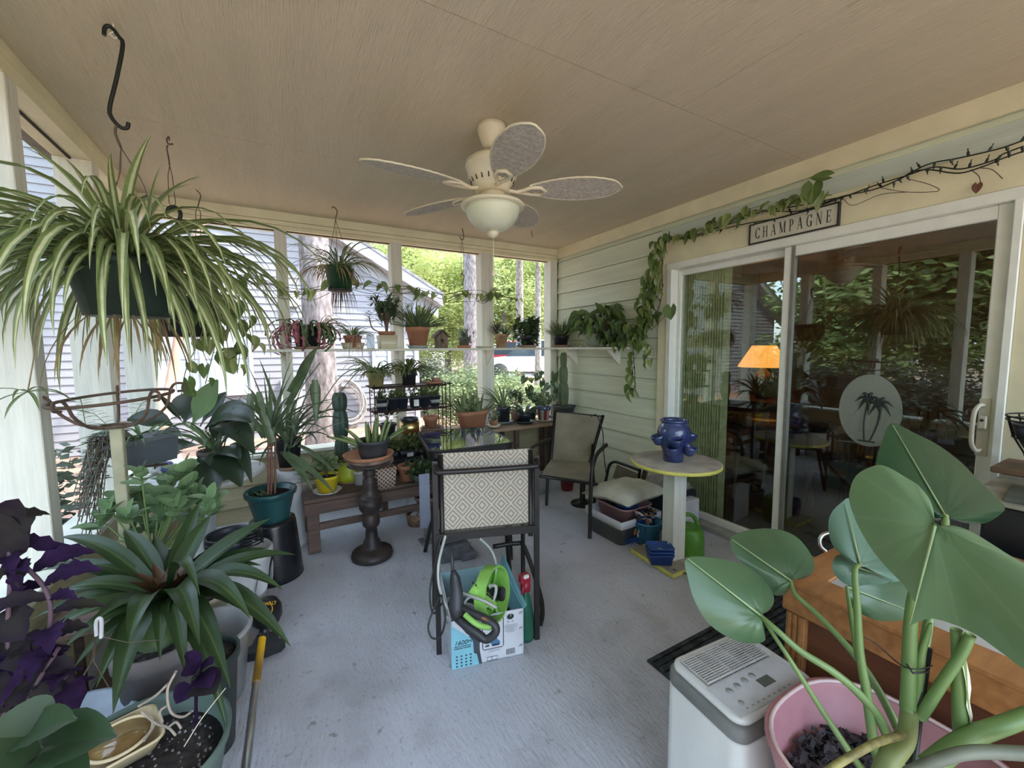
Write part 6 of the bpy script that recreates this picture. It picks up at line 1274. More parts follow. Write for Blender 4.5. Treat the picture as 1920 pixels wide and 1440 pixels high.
m.add(vs,g_,sm=True); m.add(vs2,[f_[::-1] for f_ in g_],sm=True); tag(m.obj('pillow',mat('beige_canvas',(.56,.54,.43),.9,var=.08,scale=8,bump=.5,bscale=120)),'beige canvas pillow with pointed corners lying on the pink basin','pillow')
# things behind the pillow: folded camp chair, boards, black crate, white box, patterned cloth
fc=thing('folded_camp_chair','folded chair with a tan fabric strip leaning on the siding behind the pillow','chair',(2.58,2.48,0))
dd=2.0
fq=lambda x,y,X=2.58: P(x,y,'X',X)
m=M(); m.tube(bez([fq(1120,960),fq(1136,900),fq(1142,874),fq(1152,866),fq(1170,871),fq(1200,882)],6),.013,8); m.obj('tube_frame',frm,fc)
m=M(); m.tube([fq(1200,882),fq(1190,940),V((2.58,fq(1190,940).y,.0))],.012,8); m.tube([fq(1120,960),V((2.58,fq(1118,960).y,0))],.012,8); m.obj('leg',frm,fc)
m=M(); sling(m,[fq(1149,896),fq(1190,912),fq(1196,888),fq(1157,871)],sag=.004); m.obj('fabric_strip',tansl,fc)
ow=mat('orange_wood',(.36,.18,.07),.6,var=.2,scale=6,stretch=(1,5,1))
for k,(a,b_,c_,d_) in enumerate([((1190,912),(1195,918),(1212,885),(1206,880)),((1200,905),(1231,920),(1233,902),(1204,894))]):
    m=M(); X=2.62+.04*k; pts=[P(*w,'X',X) for w in(a,b_,c_,d_)]; pts=[V((X,p.y,p.z)) for p in pts]; lo=[V((X,p.y,0)) for p in pts[:2]]; m.hexa([lo[0],lo[1],lo[1]+V((.02,0,0)),lo[0]+V((.02,0,0)),pts[3],pts[2],pts[2]+V((.02,0,0)),pts[3]+V((.02,0,0))]); tag(m.obj('wooden_board',ow if k else wood),['narrow dark board leaning on the siding behind the pillow','short orange-brown board with a screw hole behind the pillow'][k],'board')
o=V((2.52,2.08,0)); m=M(); m.bbox((2.42,1.94,0),(2.68,2.24,.30),.01); tag(m.obj('black_crate',nur),'black plastic crate between the pillow and the table post','crate')
m=M(); m.bbox((2.40,1.86,.0),(2.60,1.935,.27),.003); tag(m.obj('white_box',mat('white_card',(.55,.55,.57),.7)),'upright white box behind the blue bucket','box')
m=M(); n=12; vs=[]
for j in range(n+1):
    for i in range(n+1): u,v=2*i/n-1,2*j/n-1; r_=max(0,(1-u**4)*(1-v**4)); vs.append(V((2.53+.12*u,2.09+.14*v,.315+.07*r_**.5)))
m.add(vs,g_2:=[(j*(n+1)+i,j*(n+1)+i+1,(j+1)*(n+1)+i+1,(j+1)*(n+1)+i) for j in range(n) for i in range(n)],sm=True); m.add([V((v.x,v.y,.306)) for v in vs],[f_[::-1] for f_ in g_2]); tag(m.obj('striped_cushion',mat('grey_striped_cloth',(.30,.27,.24),.9,var=.4,scale=14,stretch=(1,8,1),col2=(.12,.11,.11))),'grey and brown striped cushion on the black crate beside the pillow','cushion')
# cables on the floor at the door sill
t=thing('floor_cable','pair of black cables lying along the door threshold beside the watering can','cable',tuple(q(1340,1075))); m=M()
for k in range(2): m.tube(bez([q(1335,1072+5*k),q(1360,1082+5*k),q(1400,1100+4*k),q(1440,1120+2*k),q(1500,1165)],5),.005,6); 
m.tube(bez([q(1262,1068,.035),q(1285,1075,.01),q(1310,1084),q(1340,1078)],5),.0035,6); m.obj('cable',blk,t)
# ---- sign ----
s0,s1=P(1405,459,'X',2.715),P(1575,385,'X',2.715); zb1=(P(1405,459,'X',2.715).z+P(1573,426,'X',2.715).z)/2+.003; zt1=(P(1405,420,'X',2.715).z+P(1575,381,'X',2.715).z)/2
sgn=thing('champagne_sign','white wooden sign with a black frame reading CHAMPAGNE above the glass door','sign',(2.718,(s0.y+s1.y)/2,zb1))
ya,yb_=s1.y,s0.y; blkp=mat('black_paint',(.02,.02,.022),.5)
m=M(); m.bbox((2.713,ya,zb1),(2.727,yb_,zt1),.002); m.obj('board',mat('sign_cream',(.62,.60,.48),.6,var=.06),sgn)
for a,b_ in(((2.706,ya,zb1),(2.727,yb_,zb1+.007)),((2.706,ya,zt1-.007),(2.727,yb_,zt1)),((2.706,ya-.002,zb1),(2.727,ya+.007,zt1)),((2.706,yb_-.007,zb1),(2.727,yb_+.002,zt1))): m=M(); m.bbox(a,b_,.001); m.obj('frame_strip',blkp,sgn)
def serif_word(word,y_left,z0_,hh,total,xf,mt,par):
    """roman capitals with thick and thin strokes and serifs, one mesh per letter; advances along -Y"""
    K=.13;k=.05
    def bar(x0,z0,x1,z1,w): 
        d=V((x1-x0,z1-z0,0)); n=V((-d.y,d.x,0)).normalized()*w/2; return [(x0+n.x,z0+n.y),(x0-n.x,z0-n.y),(x1-n.x,z1-n.y),(x1+n.x,z1+n.y)]
    def se(x,z,w=.30): return [(x-w/2,z-.022 if z>.5 else z),(x+w/2,z-.022 if z>.5 else z),(x+w/2,z if z>.5 else z+.03),(x-w/2,z if z>.5 else z+.03)]
    def arc(cx,cz,rx,rz,a0,a1,w0,w1,n=12):
        out=[]
        for i in range(n):
            q=[]
            for j in(i,i+1):
                a=a0+(a1-a0)*j/n; w=w0+(w1-w0)*abs(cos(a)); q.append(((cx+(rx)*cos(a),cz+rz*sin(a)),(cx+(rx-w)*cos(a),cz+(rz-w*.75)*sin(a))))
            out.append([q[0][0],q[0][1],q[1][1],q[1][0]])
        return out
    G={'H':(.78,[bar(.17,0,.17,1,K),bar(.61,0,.61,1,K),bar(.17,.5,.61,.5,k),se(.17,0),se(.17,1),se(.61,0),se(.61,1)]),
    'A':(.76,[bar(.12,0,.38,1,k),bar(.38,1,.64,0,K),bar(.22,.34,.53,.34,k),se(.12,0,.24),se(.64,0,.28)]),
    'M':(.96,[bar(.15,0,.15,1,k),bar(.15,1,.46,.05,K),bar(.46,.05,.79,1,k),bar(.79,0,.79,1,K),se(.15,0,.24),se(.79,0),se(.12,1,.24),se(.82,1,.24)]),
    'N':(.80,[bar(.15,0,.15,1,k),bar(.15,1,.62,0,K),bar(.62,0,.62,1,k),se(.15,0,.24),se(.62,1,.24),se(.10,1,.2)]),
    'P':(.64,[bar(.17,0,.17,1,K),se(.17,0),bar(.05,.985,.36,.985,k),bar(.2,.47,.36,.47,k)]+arc(.34,.73,.22,.28,-PI/2,PI/2,k,K)),
    'E':(.66,[bar(.17,0,.17,1,K),bar(.05,.98,.54,.98,k),bar(.05,.02,.56,.02,k),bar(.17,.5,.42,.5,k),bar(.53,.98,.53,.76,k),bar(.55,.02,.55,.26,k),bar(.42,.40,.42,.60,k)]),
    'C':(.74,arc(.42,.5,.34,.51,PI*.22,PI*1.78,k,K,18)+[bar(.66,.98,.66,.70,k),bar(.66,.04,.66,.22,k)]),
    'G':(.80,arc(.42,.5,.34,.51,PI*.22,PI*1.72,k,K,18)+[bar(.66,.98,.66,.70,k),bar(.64,.05,.64,.42,K),se(.64,.42,.26)])}
    tw_=sum(G[c][0]*.62+.22 for c in word)-.22; sc_=total/tw_; x=0
    for c in word:
        m=M()
        for i,pg in enumerate(G[c][1]):
            n=len(pg); xo=xf-.0004-.00006*i; vs=[V((xo,y_left-(x+a*.62)*sc_,z0_+b_*hh)) for a,b_ in pg]; m.add(vs+[V((xf+.001,v.y,v.z)) for v in vs],[tuple(range(n)),tuple(range(2*n-1,n-1,-1))]+[(j,(j+1)%n,n+(j+1)%n,n+j) for j in range(n)])
        m.obj('letter',mt,par); x+=G[c][0]*.62+.22
serif_word('CHAMPAGNE',yb_-.035,zb1+.030,zt1-zb1-.060,(yb_-ya)-.07,2.7128,blkp,sgn)
# serif feet for the letters
# ---- vine with string lights over the door ----
vx=2.69; wq=lambda x,y,X=vx: P(x,y,'X',X)
lv=thing('door_vine','variegated pothos vine trained over the door header and down the siding','vine',tuple(wq(1250,500)))
LV=[hproto('vine_blade',pthv,.8,.6,.3),hproto('vine_blade',pthv,.7,.7,.4),hproto('vine_blade',pth,.78,.6,.3)]
vine(lv,[wq(x,y) for x,y in[(1560,365),(1500,378),(1440,395),(1380,412),(1330,430),(1290,445),(1248,450)]],30,.085,seed=201,protos_=LV,side=(-1,.1,.1),petl=.05,hang=.35)
vine(lv,[wq(x,y) for x,y in[(1248,448),(1243,490),(1238,540),(1225,580),(1215,620)]],46,.085,seed=202,protos_=LV,side=(-1,.1,.1),petl=.075,hang=.6)
vine(lv,[wq(x,y) for x,y in[(1240,500),(1222,540),(1215,590),(1195,640)]],30,.085,seed=203,protos_=LV,side=(-1,.1,.1),petl=.07,hang=.6)
vine(lv,[wq(x,y,2.66) for x,y in[(1225,600),(1205,640),(1185,690),(1192,720),(1188,742)]],26,.075,seed=204,protos_=LV,side=(-1,.1,.1),petl=.05,hang=.7)
vine(lv,[wq(x,y,2.64) for x,y in[(1180,610),(1200,640),(1225,655),(1220,690)]],14,.08,seed=205,protos_=LV,side=(-1,.1,.1),petl=.05,hang=.6)
vine(lv,[wq(x,y,2.67) for x,y in[(1220,620),(1240,600),(1255,585)]],5,.10,seed=206,protos_=[LV[2]],side=(-1,.1,.1),petl=.05,hang=.5)
def bigleaf(x,y,tx,ty,X=2.66,w=.8): 
    a,b_=wq(x,y,X),wq(tx,ty,X); m=M(); heart(m,a,b_,(-1,-.2,.2),(b_-a).length*w,cup=.5,rows=8); m.obj('leaf',pth,lv)
bigleaf(1525,345,1522,383,2.62,.95); bigleaf(1555,330,1518,334,2.62,.6); bigleaf(1258,575,1258,600,2.6,1.1)
sl=thing('string_lights','black string of unlit mini lights wound along the vine over the door','string lights',tuple(wq(1700,330)))
gb=mat('dark_green_bulb',(.015,.025,.02),.3)
for k,pp in enumerate([[(1930,258),(1870,280),(1800,300),(1740,312),(1690,335),(1640,352),(1580,372),(1530,388),(1470,405),(1400,415),(1340,430),(1290,445),(1248,448)],[(1930,268),(1885,285),(1860,300),(1800,318),(1750,312),(1700,328),(1640,345),(1560,375),(1500,392),(1430,400),(1380,414),(1300,440),(1246,452),(1244,500),(1238,550),(1228,600)],[(1930,276),(1880,300),(1845,314),(1800,322),(1740,318),(1710,325),(1690,338)],[(1246,450),(1236,520),(1226,560),(1210,610),(1190,650),(1190,700),(1188,740)],[(1570,372),(1500,385),(1450,395),(1395,402),(1360,418),(1330,432)]]):
    rr=random.Random(210+k); pts=bez([wq(x+rr.uniform(-3,3),y+rr.uniform(-4,4),2.70-.006*k) for x,y in pp],8); m=M(); m.tube(pts,.0032,5); w_o=m.obj('wire',blk,sl)
    if k in(0,1,3):
        for i in range(2,len(pts)-1,4):
            m=M(); d=V((rr.uniform(-.5,0),rr.uniform(-.6,.6),rr.choice([-1,-1,.8]))).normalized(); m.tube([pts[i],pts[i]+d*.017,pts[i]+d*.02],[.0048,.0052,.001],6); m.tube([pts[i]+d*.018,pts[i]+d*.032],.0022,4); m.obj('bulb_socket',gb,w_o)
m=M(); 
for pp in([(1700,335),(1740,345),(1760,358),(1700,360),(1650,352)],[(1820,318),(1835,330),(1838,345),(1830,350)],[(1580,372),(1600,385),(1650,365),(1700,360)],[(1838,315),(1860,318),(1880,335)],[(1380,410),(1395,395),(1430,385)]): m=M(); m.tube(bez([wq(x,y,2.71) for x,y in pp],5),.0015,4); m.obj('dry_stem',mat('dead_stem',(.13,.09,.07),.8,var=.3),lv)
m=M(); heart(m,wq(1833,345,2.7),wq(1830,363,2.7),(-1,0,.2),.035,rows=5); m.obj('dry_leaf',mat('dead_leaf',(.16,.07,.04),.8),lv)
# ---- room seen through the glass ----
lamp=thing('table_lamp','glowing table lamp with a cone shade on a chest inside the room','lamp',(4.6,2.35,.85))
lm=P(1447,665,'Y',2.35) if False else None
lx=4.55; lq=lambda x,y,X=lx: P(x,y,'X',X)
ps=lq(1432,668); 
m=M(); m.lathe([(.105,-.13),(.24,-.13),(.245,-.125),(.115,.10),(.10,.10),(.10,-.1)],(ps.x,ps.y,ps.z+.015),32); shd_=mat('lamp_shade_lit',(.90,.36,.07),.8,var=.02,emit=.55); m.obj('lamp_shade',shd_,lamp)
m=M(); m.lathe([(.06,0),(.075,.01),(.04,.05),(.09,.13),(.10,.20),(.07,.27),(.03,.31),(.02,.36)],(ps.x,ps.y,ps.z-.45),24); m.obj('lamp_base',mat('bronze_urn',(.12,.08,.04),.35,metal=.6),lamp)
ld=bpy.data.lights.new('bulb','POINT'); ld.energy=45; ld.color=(1,.55,.2); ld.shadow_soft_size=.05; lo=bpy.data.objects.new('bulb',ld); C.objects.link(lo); lo.parent=lamp; lo.location=V((ps.x,ps.y,ps.z))-ORG[lamp.name]; lo.location.z+=.0
zf=ps.z-.455
dwd=mat('dark_furniture',(.10,.05,.03),.5,var=.2); 
ch_=thing('side_chest','dark wooden chest carrying the lit lamp inside the room','chest',(ps.x,ps.y,0)); m=M(); m.bbox((ps.x-.25,ps.y-.35,.05),(ps.x+.25,ps.y+.35,zf-.002),.01); m.obj('chest_body',dwd,ch_)
for k in range(3): m=M(); m.bbox((ps.x-.26,ps.y-.31,.10+.17*k),(ps.x-.25,ps.y+.31,.25+.17*k),.004); m.obj('drawer_front',mat('chest_front',(.16,.08,.04),.5),ch_)
m=M(); m.bbox((3.9,2.62,0),(5.4,3.5,.42),.06); m.bbox((3.9,3.3,.42),(5.4,3.55,.85),.06); m.bbox((3.75,2.62,0),(3.9,3.5,.6),.05); so_=tag(m.obj('sofa_body',mat('rust_sofa',(.36,.16,.06),.85,var=.15)),'rust coloured upholstered sofa inside the room','sofa')
tb=thing('round_dining_table','dark round table inside the room behind the glass','table',(3.7,1.95,0)); m=M(); m.lathe([(.10,.70),(.42,.70),(.43,.72),(.42,.735)],(3.7,1.95,0),32); m.obj('tabletop',mat('dark_gloss',(.03,.02,.018),.25),tb); 
for a in range(4): m=M(); m.tube([(3.7+.3*cos(a*1.57+.7),1.95+.3*sin(a*1.57+.7),0),(3.7+.25*cos(a*1.57+.7),1.95+.25*sin(a*1.57+.7),.7)],.022,6); m.obj('leg',dwd,tb)
def winchair(x,y,rz,label):
    t=thing('spindle_chair',label,'chair',(x,y,0)); T=Matrix.Translation((x,y,0))@Matrix.Rotation(rz,4,'Z'); A=lambda a,b_,c_: T@V((a,b_,c_))
    m=M(); m.lathe([(.10,.43),(.21,.43),(.22,.45),(.20,.465)],(x,y,0),24); m.obj('seat',dwd,t)
    for sx_,sy_ in((1,1),(1,-1),(-1,1),(-1,-1)): m=M(); m.tube([A(sx_*.2,sy_*.2,0),A(sx_*.14,sy_*.14,.43)],.016,6); m.obj('leg',dwd,t)
    m=M(); bow=bez([A(-.18,.2,.46),A(-.21,.24,.75),A(-.12,.27,.93),A(0,.28,.97),A(.12,.27,.93),A(.21,.24,.75),A(.18,.2,.46)],5); m.tube(bow,.013,6); m.obj('bow',dwd,t)
    for k in range(7): u=-.14+.047*k; m=M(); m.tube([A(u*.8,.18,.46),A(u,.27,.95-abs(u)*.6)],.006,5); m.obj('spindle',dwd,t)
winchair(3.55,.95,-1.3,'dark bow-backed spindle chair inside, behind the door handle'); winchair(3.6,1.38,-1.9,'dark bow-backed spindle chair inside, behind the etched palm oval')
m=M(); m.bbox((3.35,.35,.70),(4.3,1.35,.74),.01); tg=m.obj('dining_tabletop',dwd); tag(tg,'dark rectangular dining table inside the room','table')
for x,y in((3.42,.42),(4.23,.42),(3.42,1.28),(4.23,1.28)): m=M(); m.tube([(x,y,0),(x,y,.70)],.025,6); m.obj('leg',dwd,tg)
m=M(); m.bbox((6.16,2.2,1.35),(6.2,2.6,1.75),.005); tag(m.obj('wall_picture',dwd),'small dark framed picture on the far wall of the room','picture')
# etched palm oval on the glass
ov=thing('palm_decal','pale etched oval with palm trees stuck on the sliding glass','decal',(2.755,1.0,.75))
oq=lambda x,y: P(x,y,'X',2.7585)
o1,o2,o3,o4=oq(1573,768),oq(1693,768),oq(1632,702),oq(1632,838); oc=V((2.7585,(o1.y+o2.y)/2,(o3.z+o4.z)/2)); ra=abs(o1.y-o2.y)/2; rb_=abs(o3.z-o4.z)/2
et=bpy.data.materials.new('etched_glass'); et.use_nodes=True; nt=et.node_tree; nt.nodes.clear(); tr=N(nt,'ShaderNodeBsdfTransparent'); df=N(nt,'ShaderNodeBsdfDiffuse'); df.inputs[0].default_value=(.42,.46,.38,1); ms=N(nt,'ShaderNodeMixShader'); ms.inputs[0].default_value=.42; oo=N(nt,'ShaderNodeOutputMaterial'); nt.links.new(tr.outputs[0],ms.inputs[1]); nt.links.new(df.outputs[0],ms.inputs[2]); nt.links.new(ms.outputs[0],oo.inputs[0])
m=M(); n=40; m.add([oc+V((0,ra*cos(2*PI*k/n),rb_*sin(2*PI*k/n))) for k in range(n)]+[oc+V((.0008,ra*cos(2*PI*k/n),rb_*sin(2*PI*k/n))) for k in range(n)],[tuple(range(n)),tuple(range(2*n-1,n-1,-1))]+[(k,(k+1)%n,n+(k+1)%n,n+k) for k in range(n)]); m.obj('etched_oval',et,ov)
dk=mat('decal_dark',(.03,.035,.03),.6); m=M()
op=lambda u,v: oc+V((-.0012,-u*ra,v*rb_))
for b0,t0,bend in((-.10,(-.05,.30),-.06),(.08,(.32,.20),.1)):
    pts=bez([op(b0,-.85),op((b0+t0[0])/2+bend,-.3),op(*t0)],5); m.tube(pts,.0035,4)
    for k in range(7):
        a=k*2*PI/7+.3; e_=(t0[0]+.42*cos(a),t0[1]+.30*sin(a)-.12); strap_pts=[op(*t0),op((t0[0]+e_[0])/2,(t0[1]+e_[1])/2+.10),op(*e_)]; m.tube(bez(strap_pts,4),[.0045,.006,.008,.008,.007,.006,.004,.002,.001],4)
m.tube([op(-.3,-.86),op(.25,-.86)],.004,4); m.obj('palm_drawing',dk,ov)
# ---- mat, dehumidifier, cabinet ----
rmt=mat('ribbed_mat',(.045,.055,.065),.9,var=.4,scale=30); dm=thing('door_mat','dark blue-grey ribbed door mat behind the white dehumidifier','mat',(1.85,.9,0))
m=M(); m.box((1.33,.62,.001),(2.35,1.18,.010)); m.obj('backing',rmt,dm)
for k in range(18): m=M(); y=.628+.031*k; m.bbox((1.33,y,.010),(2.35,y+.02,.017),.003); m.obj('rib',rmt,dm)
dz=.50; dwh=mat('dehumidifier_white',(.66,.66,.64),.4,var=.03); dgy=mat('dehumidifier_grey',(.18,.18,.17),.5); 
dc=V((1.035,.60,0)); dr_=-.08; dh=thing('dehumidifier','white portable dehumidifier with a slatted top vent and control panel','dehumidifier',dc)
m=M(); m.rlathe([(.97,0),(1,.01),(1,dz-.06),(.98,dz-.055)],dc,.155,.115,.30,rot=dr_); m.obj('lower_shell',dwh,dh)
m=M(); m.rlathe([(.98,dz-.055),(1.005,dz-.05),(1.0,dz-.02),(.96,dz-.016)],dc,.155,.115,.30,rot=dr_); m.obj('grey_collar',dgy,dh)
m=M(); m.rlathe([(.90,dz-.016),(.95,dz-.012),(.94,dz-.002),(.90,dz)],dc,.155,.115,.30,rot=dr_); m.obj('top_cover',dwh,dh)
DT=Matrix.Translation(dc)@Matrix.Rotation(dr_,4,'Z'); D_=lambda a,b_,c_: DT@V((a,b_,c_))
def dbox(n,a,b_,mt,par,ch=.001): 
    m=M(); m.bbox(a,b_,ch); m.v=[tuple(DT@V(v)) for v in m.v]; return m.obj(n,mt,par)
dbox('vent_well',(-.125,-.0,dz+.0),(.115,.088,dz+.0015),mat('vent_dark',(.10,.09,.08),.7),dh)
for k in range(13): dbox('vent_slat',(-.125,.002+.0068*k,dz+.0015),(.115,.0055+.0068*k,dz+.007),mat('slat_white',(.5,.48,.44),.5),dh,.0005)
for k in range(6): dbox('vent_rib',(-.125+.046*k,.0,dz+.0015),(-.1225+.046*k,.09,dz+.0078),mat('slat_white',(.5,.48,.44),.5),dh,.0005)
pn=dbox('control_panel',(-.135,-.098,dz),(.13,-.004,dz+.002),mat('panel_grey',(.52,.53,.53),.35),dh)
dbox('display',(.0,-.065,dz+.002),(.045,-.04,dz+.003),mat('display_dark',(.10,.11,.09),.2),pn)
for k in range(4): 
    m=M(); m.lathe([(.009,0),(.009,.0012)],D_(-.09+.032*k,-.035+.003*k,dz+.002),14); m.obj('button',mat('button_grey',(.33,.34,.34),.4),pn)
m=M(); m.lathe([(.007,0),(.007,.0012)],D_(-.095,-.07,dz+.002),14); m.obj('button',mat('button_grey',(.33,.34,.34),.4),pn)
for k in range(9): a=-.10+.02*k; dbox('printed_mark',(a,-.088,dz+.002),(a+.009,-.084,dz+.0024),ink2,pn,.0001)
for k in range(12): m=M(); z=.06+.026*k; m.bbox((.03,-.1165,z),(.10,-.1148,z+.012),.0005); m.v=[tuple(DT@V(v)) for v in m.v]; m.obj('side_vent',dgy,dh)
# oak trimmed cabinet
oak=mat('oak_trim',(.42,.19,.065),.4,var=.2,scale=5,bump=.1,stretch=(1,9,9),col2=(.26,.11,.035)); wal=mat('walnut_panel',(.16,.055,.025),.45,var=.25,scale=4,stretch=(5,.8,5),col2=(.09,.03,.015))
cb_=thing('oak_cabinet','low wooden cabinet with oak trim and dark panels beside the monstera','cabinet',(1.6,.0,0)); x0,x1,y0,y1,zt2=1.245,1.95,-.75,.60,.70
m=M(); m.box((x0+.02,y0+.02,.03),(x1-.02,y1-.02,zt2-.02)); m.obj('carcass',wal,cb_)
for a,b_ in(((x0,y1-.05,0),(x0+.03,y1,zt2-.10)),((x0,y0,0),(x0+.03,y0+.05,zt2-.1)),((x1-.03,y1-.05,0),(x1,y1,zt2-.1))): m=M(); m.bbox(a,b_,.004); m.obj('stile',oak,cb_)
for k in range(3): m=M(); m.bbox((x0-.004,y1-.044+.014*k,.0),(x0+.002,y1-.036+.014*k,zt2-.10),.001); m.obj('reed',oak,cb_)
m=M(); m.bbox((x0-.008,y0,zt2-.095),(x0+.03,y1+.008,zt2-.015),.004); m.obj('apron',oak,cb_)
m=M(); m.bbox((x0+.02,y1-.02,zt2-.095),(x1,y1+.008,zt2-.015),.004); m.obj('apron',oak,cb_)
m=M(); m.bbox((x0-.004,y0,.12),(x0+.01,y1-.05,.16),.003); m.obj('lower_rail',oak,cb_)
for a,b_ in(((x0-.02,y0,zt2-.015),(x0+.075,y1+.02,zt2)),((x1-.075,y0,zt2-.015),(x1+.02,y1+.02,zt2)),((x0+.075,y1-.07,zt2-.015),(x1-.075,y1+.02,zt2))): m=M(); m.bbox(a,b_,.003); m.obj('top_rim_board',oak,cb_)
m=M(); m.box((x0+.076,y0,zt2-.015),(x1-.076,y1-.071,zt2-.006)); m.obj('inset_top',mat('inset_tile',(.50,.49,.45),.3,var=.08,scale=5),cb_)
# chrome bar hook and pliers-like handle on the cabinet
t=thing('chrome_hook','curved chrome hook standing at the corner of the oak cabinet','hook',tuple(P(1545,1030,'Z',zt2))); hq=lambda x,y: PD(x,y,1.26)
m=M(); m.tube(bez([hq(1548,1033),hq(1539,1024),hq(1537,1012),hq(1544,1002),hq(1556,999),hq(1562,1004)],6),.0055,10); m.obj('hook',mat('chrome',(.6,.6,.6),.25,1),t)
# ---- grill-like stand at the right edge ----
gs=thing('slate_topped_stand','stand with a mottled white and green slab top by the door jamb','stand',(2.35,.1,0)); slb=mat('mottled_slab',(.46,.43,.36),.5,var=.5,scale=9,col2=(.12,.13,.09)); blm=mat('black_enamel',(.015,.016,.018),.3,var=.1)
m=M(); m.bbox((2.02,-.5,.835),(2.60,.43,.86),.004); m.obj('slab_top',slb,gs); m=M(); m.bbox((2.05,-.5,.45),(2.60,.40,.834),.01); m.obj('black_body',blm,gs)
m=M(); m.bbox((2.42,-.5,.861),(2.66,.46,.885),.004); m.obj('back_plank',mat('brown_plank',(.20,.12,.07),.6,var=.2),gs)
for x,y in((2.08,.36),(2.56,.36),(2.08,-.45),(2.56,-.45)): m=M(); m.tube([(x,y,0),(x,y,.45)],.02,6); m.obj('leg',blm,gs)
m=M(); m.bbox((2.02,-.15,.861),(2.25,.36,.872),.002,rot=RZ(.1)); m.obj('loose_slate',mat('dark_slate',(.08,.09,.07),.6,var=.2),gs)
wb_=thing('wire_basket','black wire bowl basket lined with dark plastic on the right edge stand','basket',(2.38,.26,.886)); bc=V((2.47,.30,.89)); m=M()
for r,z in((.14,.20),(.138,.185),(.12,.12),(.085,.05),(.05,.01)): m.tube([bc+V((r*cos(2*PI*k/28),r*sin(2*PI*k/28),z)) for k in range(28)],.0032,5,closed=True)
for k in range(12): a=2*PI*k/12; m.tube([bc+V((r*cos(a),r*sin(a),z)) for r,z in((.14,.20),(.12,.12),(.085,.05),(.05,.01))],.0025,4)
m.obj('wire_frame',blk,wb_); m=M(); m.lathe([(.03,.06),(.09,.08),(.115,.13),(.125,.17),(.12,.17),(.1,.14),(.02,.13)],bc,24); m.obj('dark_liner',nur,wb_)
m=M(); m.lathe([(.03,0),(.045,0),(.06,.05),(.065,.11),(.05,.15),(.035,.17),(.02,.17)],(2.20,.22,.873),24); tag(m.obj('celadon_vase',mat('celadon_glaze',(.28,.42,.34),.3,var=.05)),'pale green glazed vase at the right edge on the slab','vase')
# ================= monstera in the pink planter =================
pk_=mat('pink_planter_plastic',(.48,.22,.24),.5,var=.08,scale=12); pko=mat('pink_planter_rim',(.70,.52,.50),.5,var=.04)
pc=V((1.03,.285,0)); mo=thing('monstera_plant','large young monstera with broad glossy leaves in a tall pink planter','plant',pc)
m=M(); m.rlathe([(.55,0),(.58,0),(.84,.38),(1.0,.515),(1.02,.52),(1.02,.527),(.98,.527),(.96,.515),(.86,.42),(.3,.41)],pc,.205,.200,.80,n=8); m.obj('planter',pk_,mo)
m=M(); ring=[]; 
for k in range(48): a=2*PI*k/48; s=1/((abs(cos(a))**2.6+abs(sin(a))**2.6)**(1/2.6)); ring.append(pc+V((.205*.985*s*cos(a)*.985,.20*.985*s*sin(a)*.985,.527)))
m.tube(ring,.0045,6,closed=True); m.obj('planter_rim',pko,mo)
chipm=mat('bark_chip',(.045,.038,.04),.8,var=.5,scale=30); rr=random.Random(8); m=M()
m.rlathe([(.3,.40),(.86,.43),(.5,.436)],pc,.19,.185,.8); 
for k in range(1100):
    r_=.165*rr.random()**.5; a=rr.uniform(0,2*PI); p=pc+V((r_*cos(a),r_*sin(a),.434+.016*rr.random())); s=rr.uniform(.005,.013); rm=Euler((rr.uniform(-.7,.7),rr.uniform(-.7,.7),rr.uniform(0,6.3))).to_matrix()
    m.box(p-V((s,s*.4,.0014)),p+V((s,s*.4,.0014)),rot=rm)
o=m.obj('bark_mulch',chipm,mo); o['kind']='stuff'
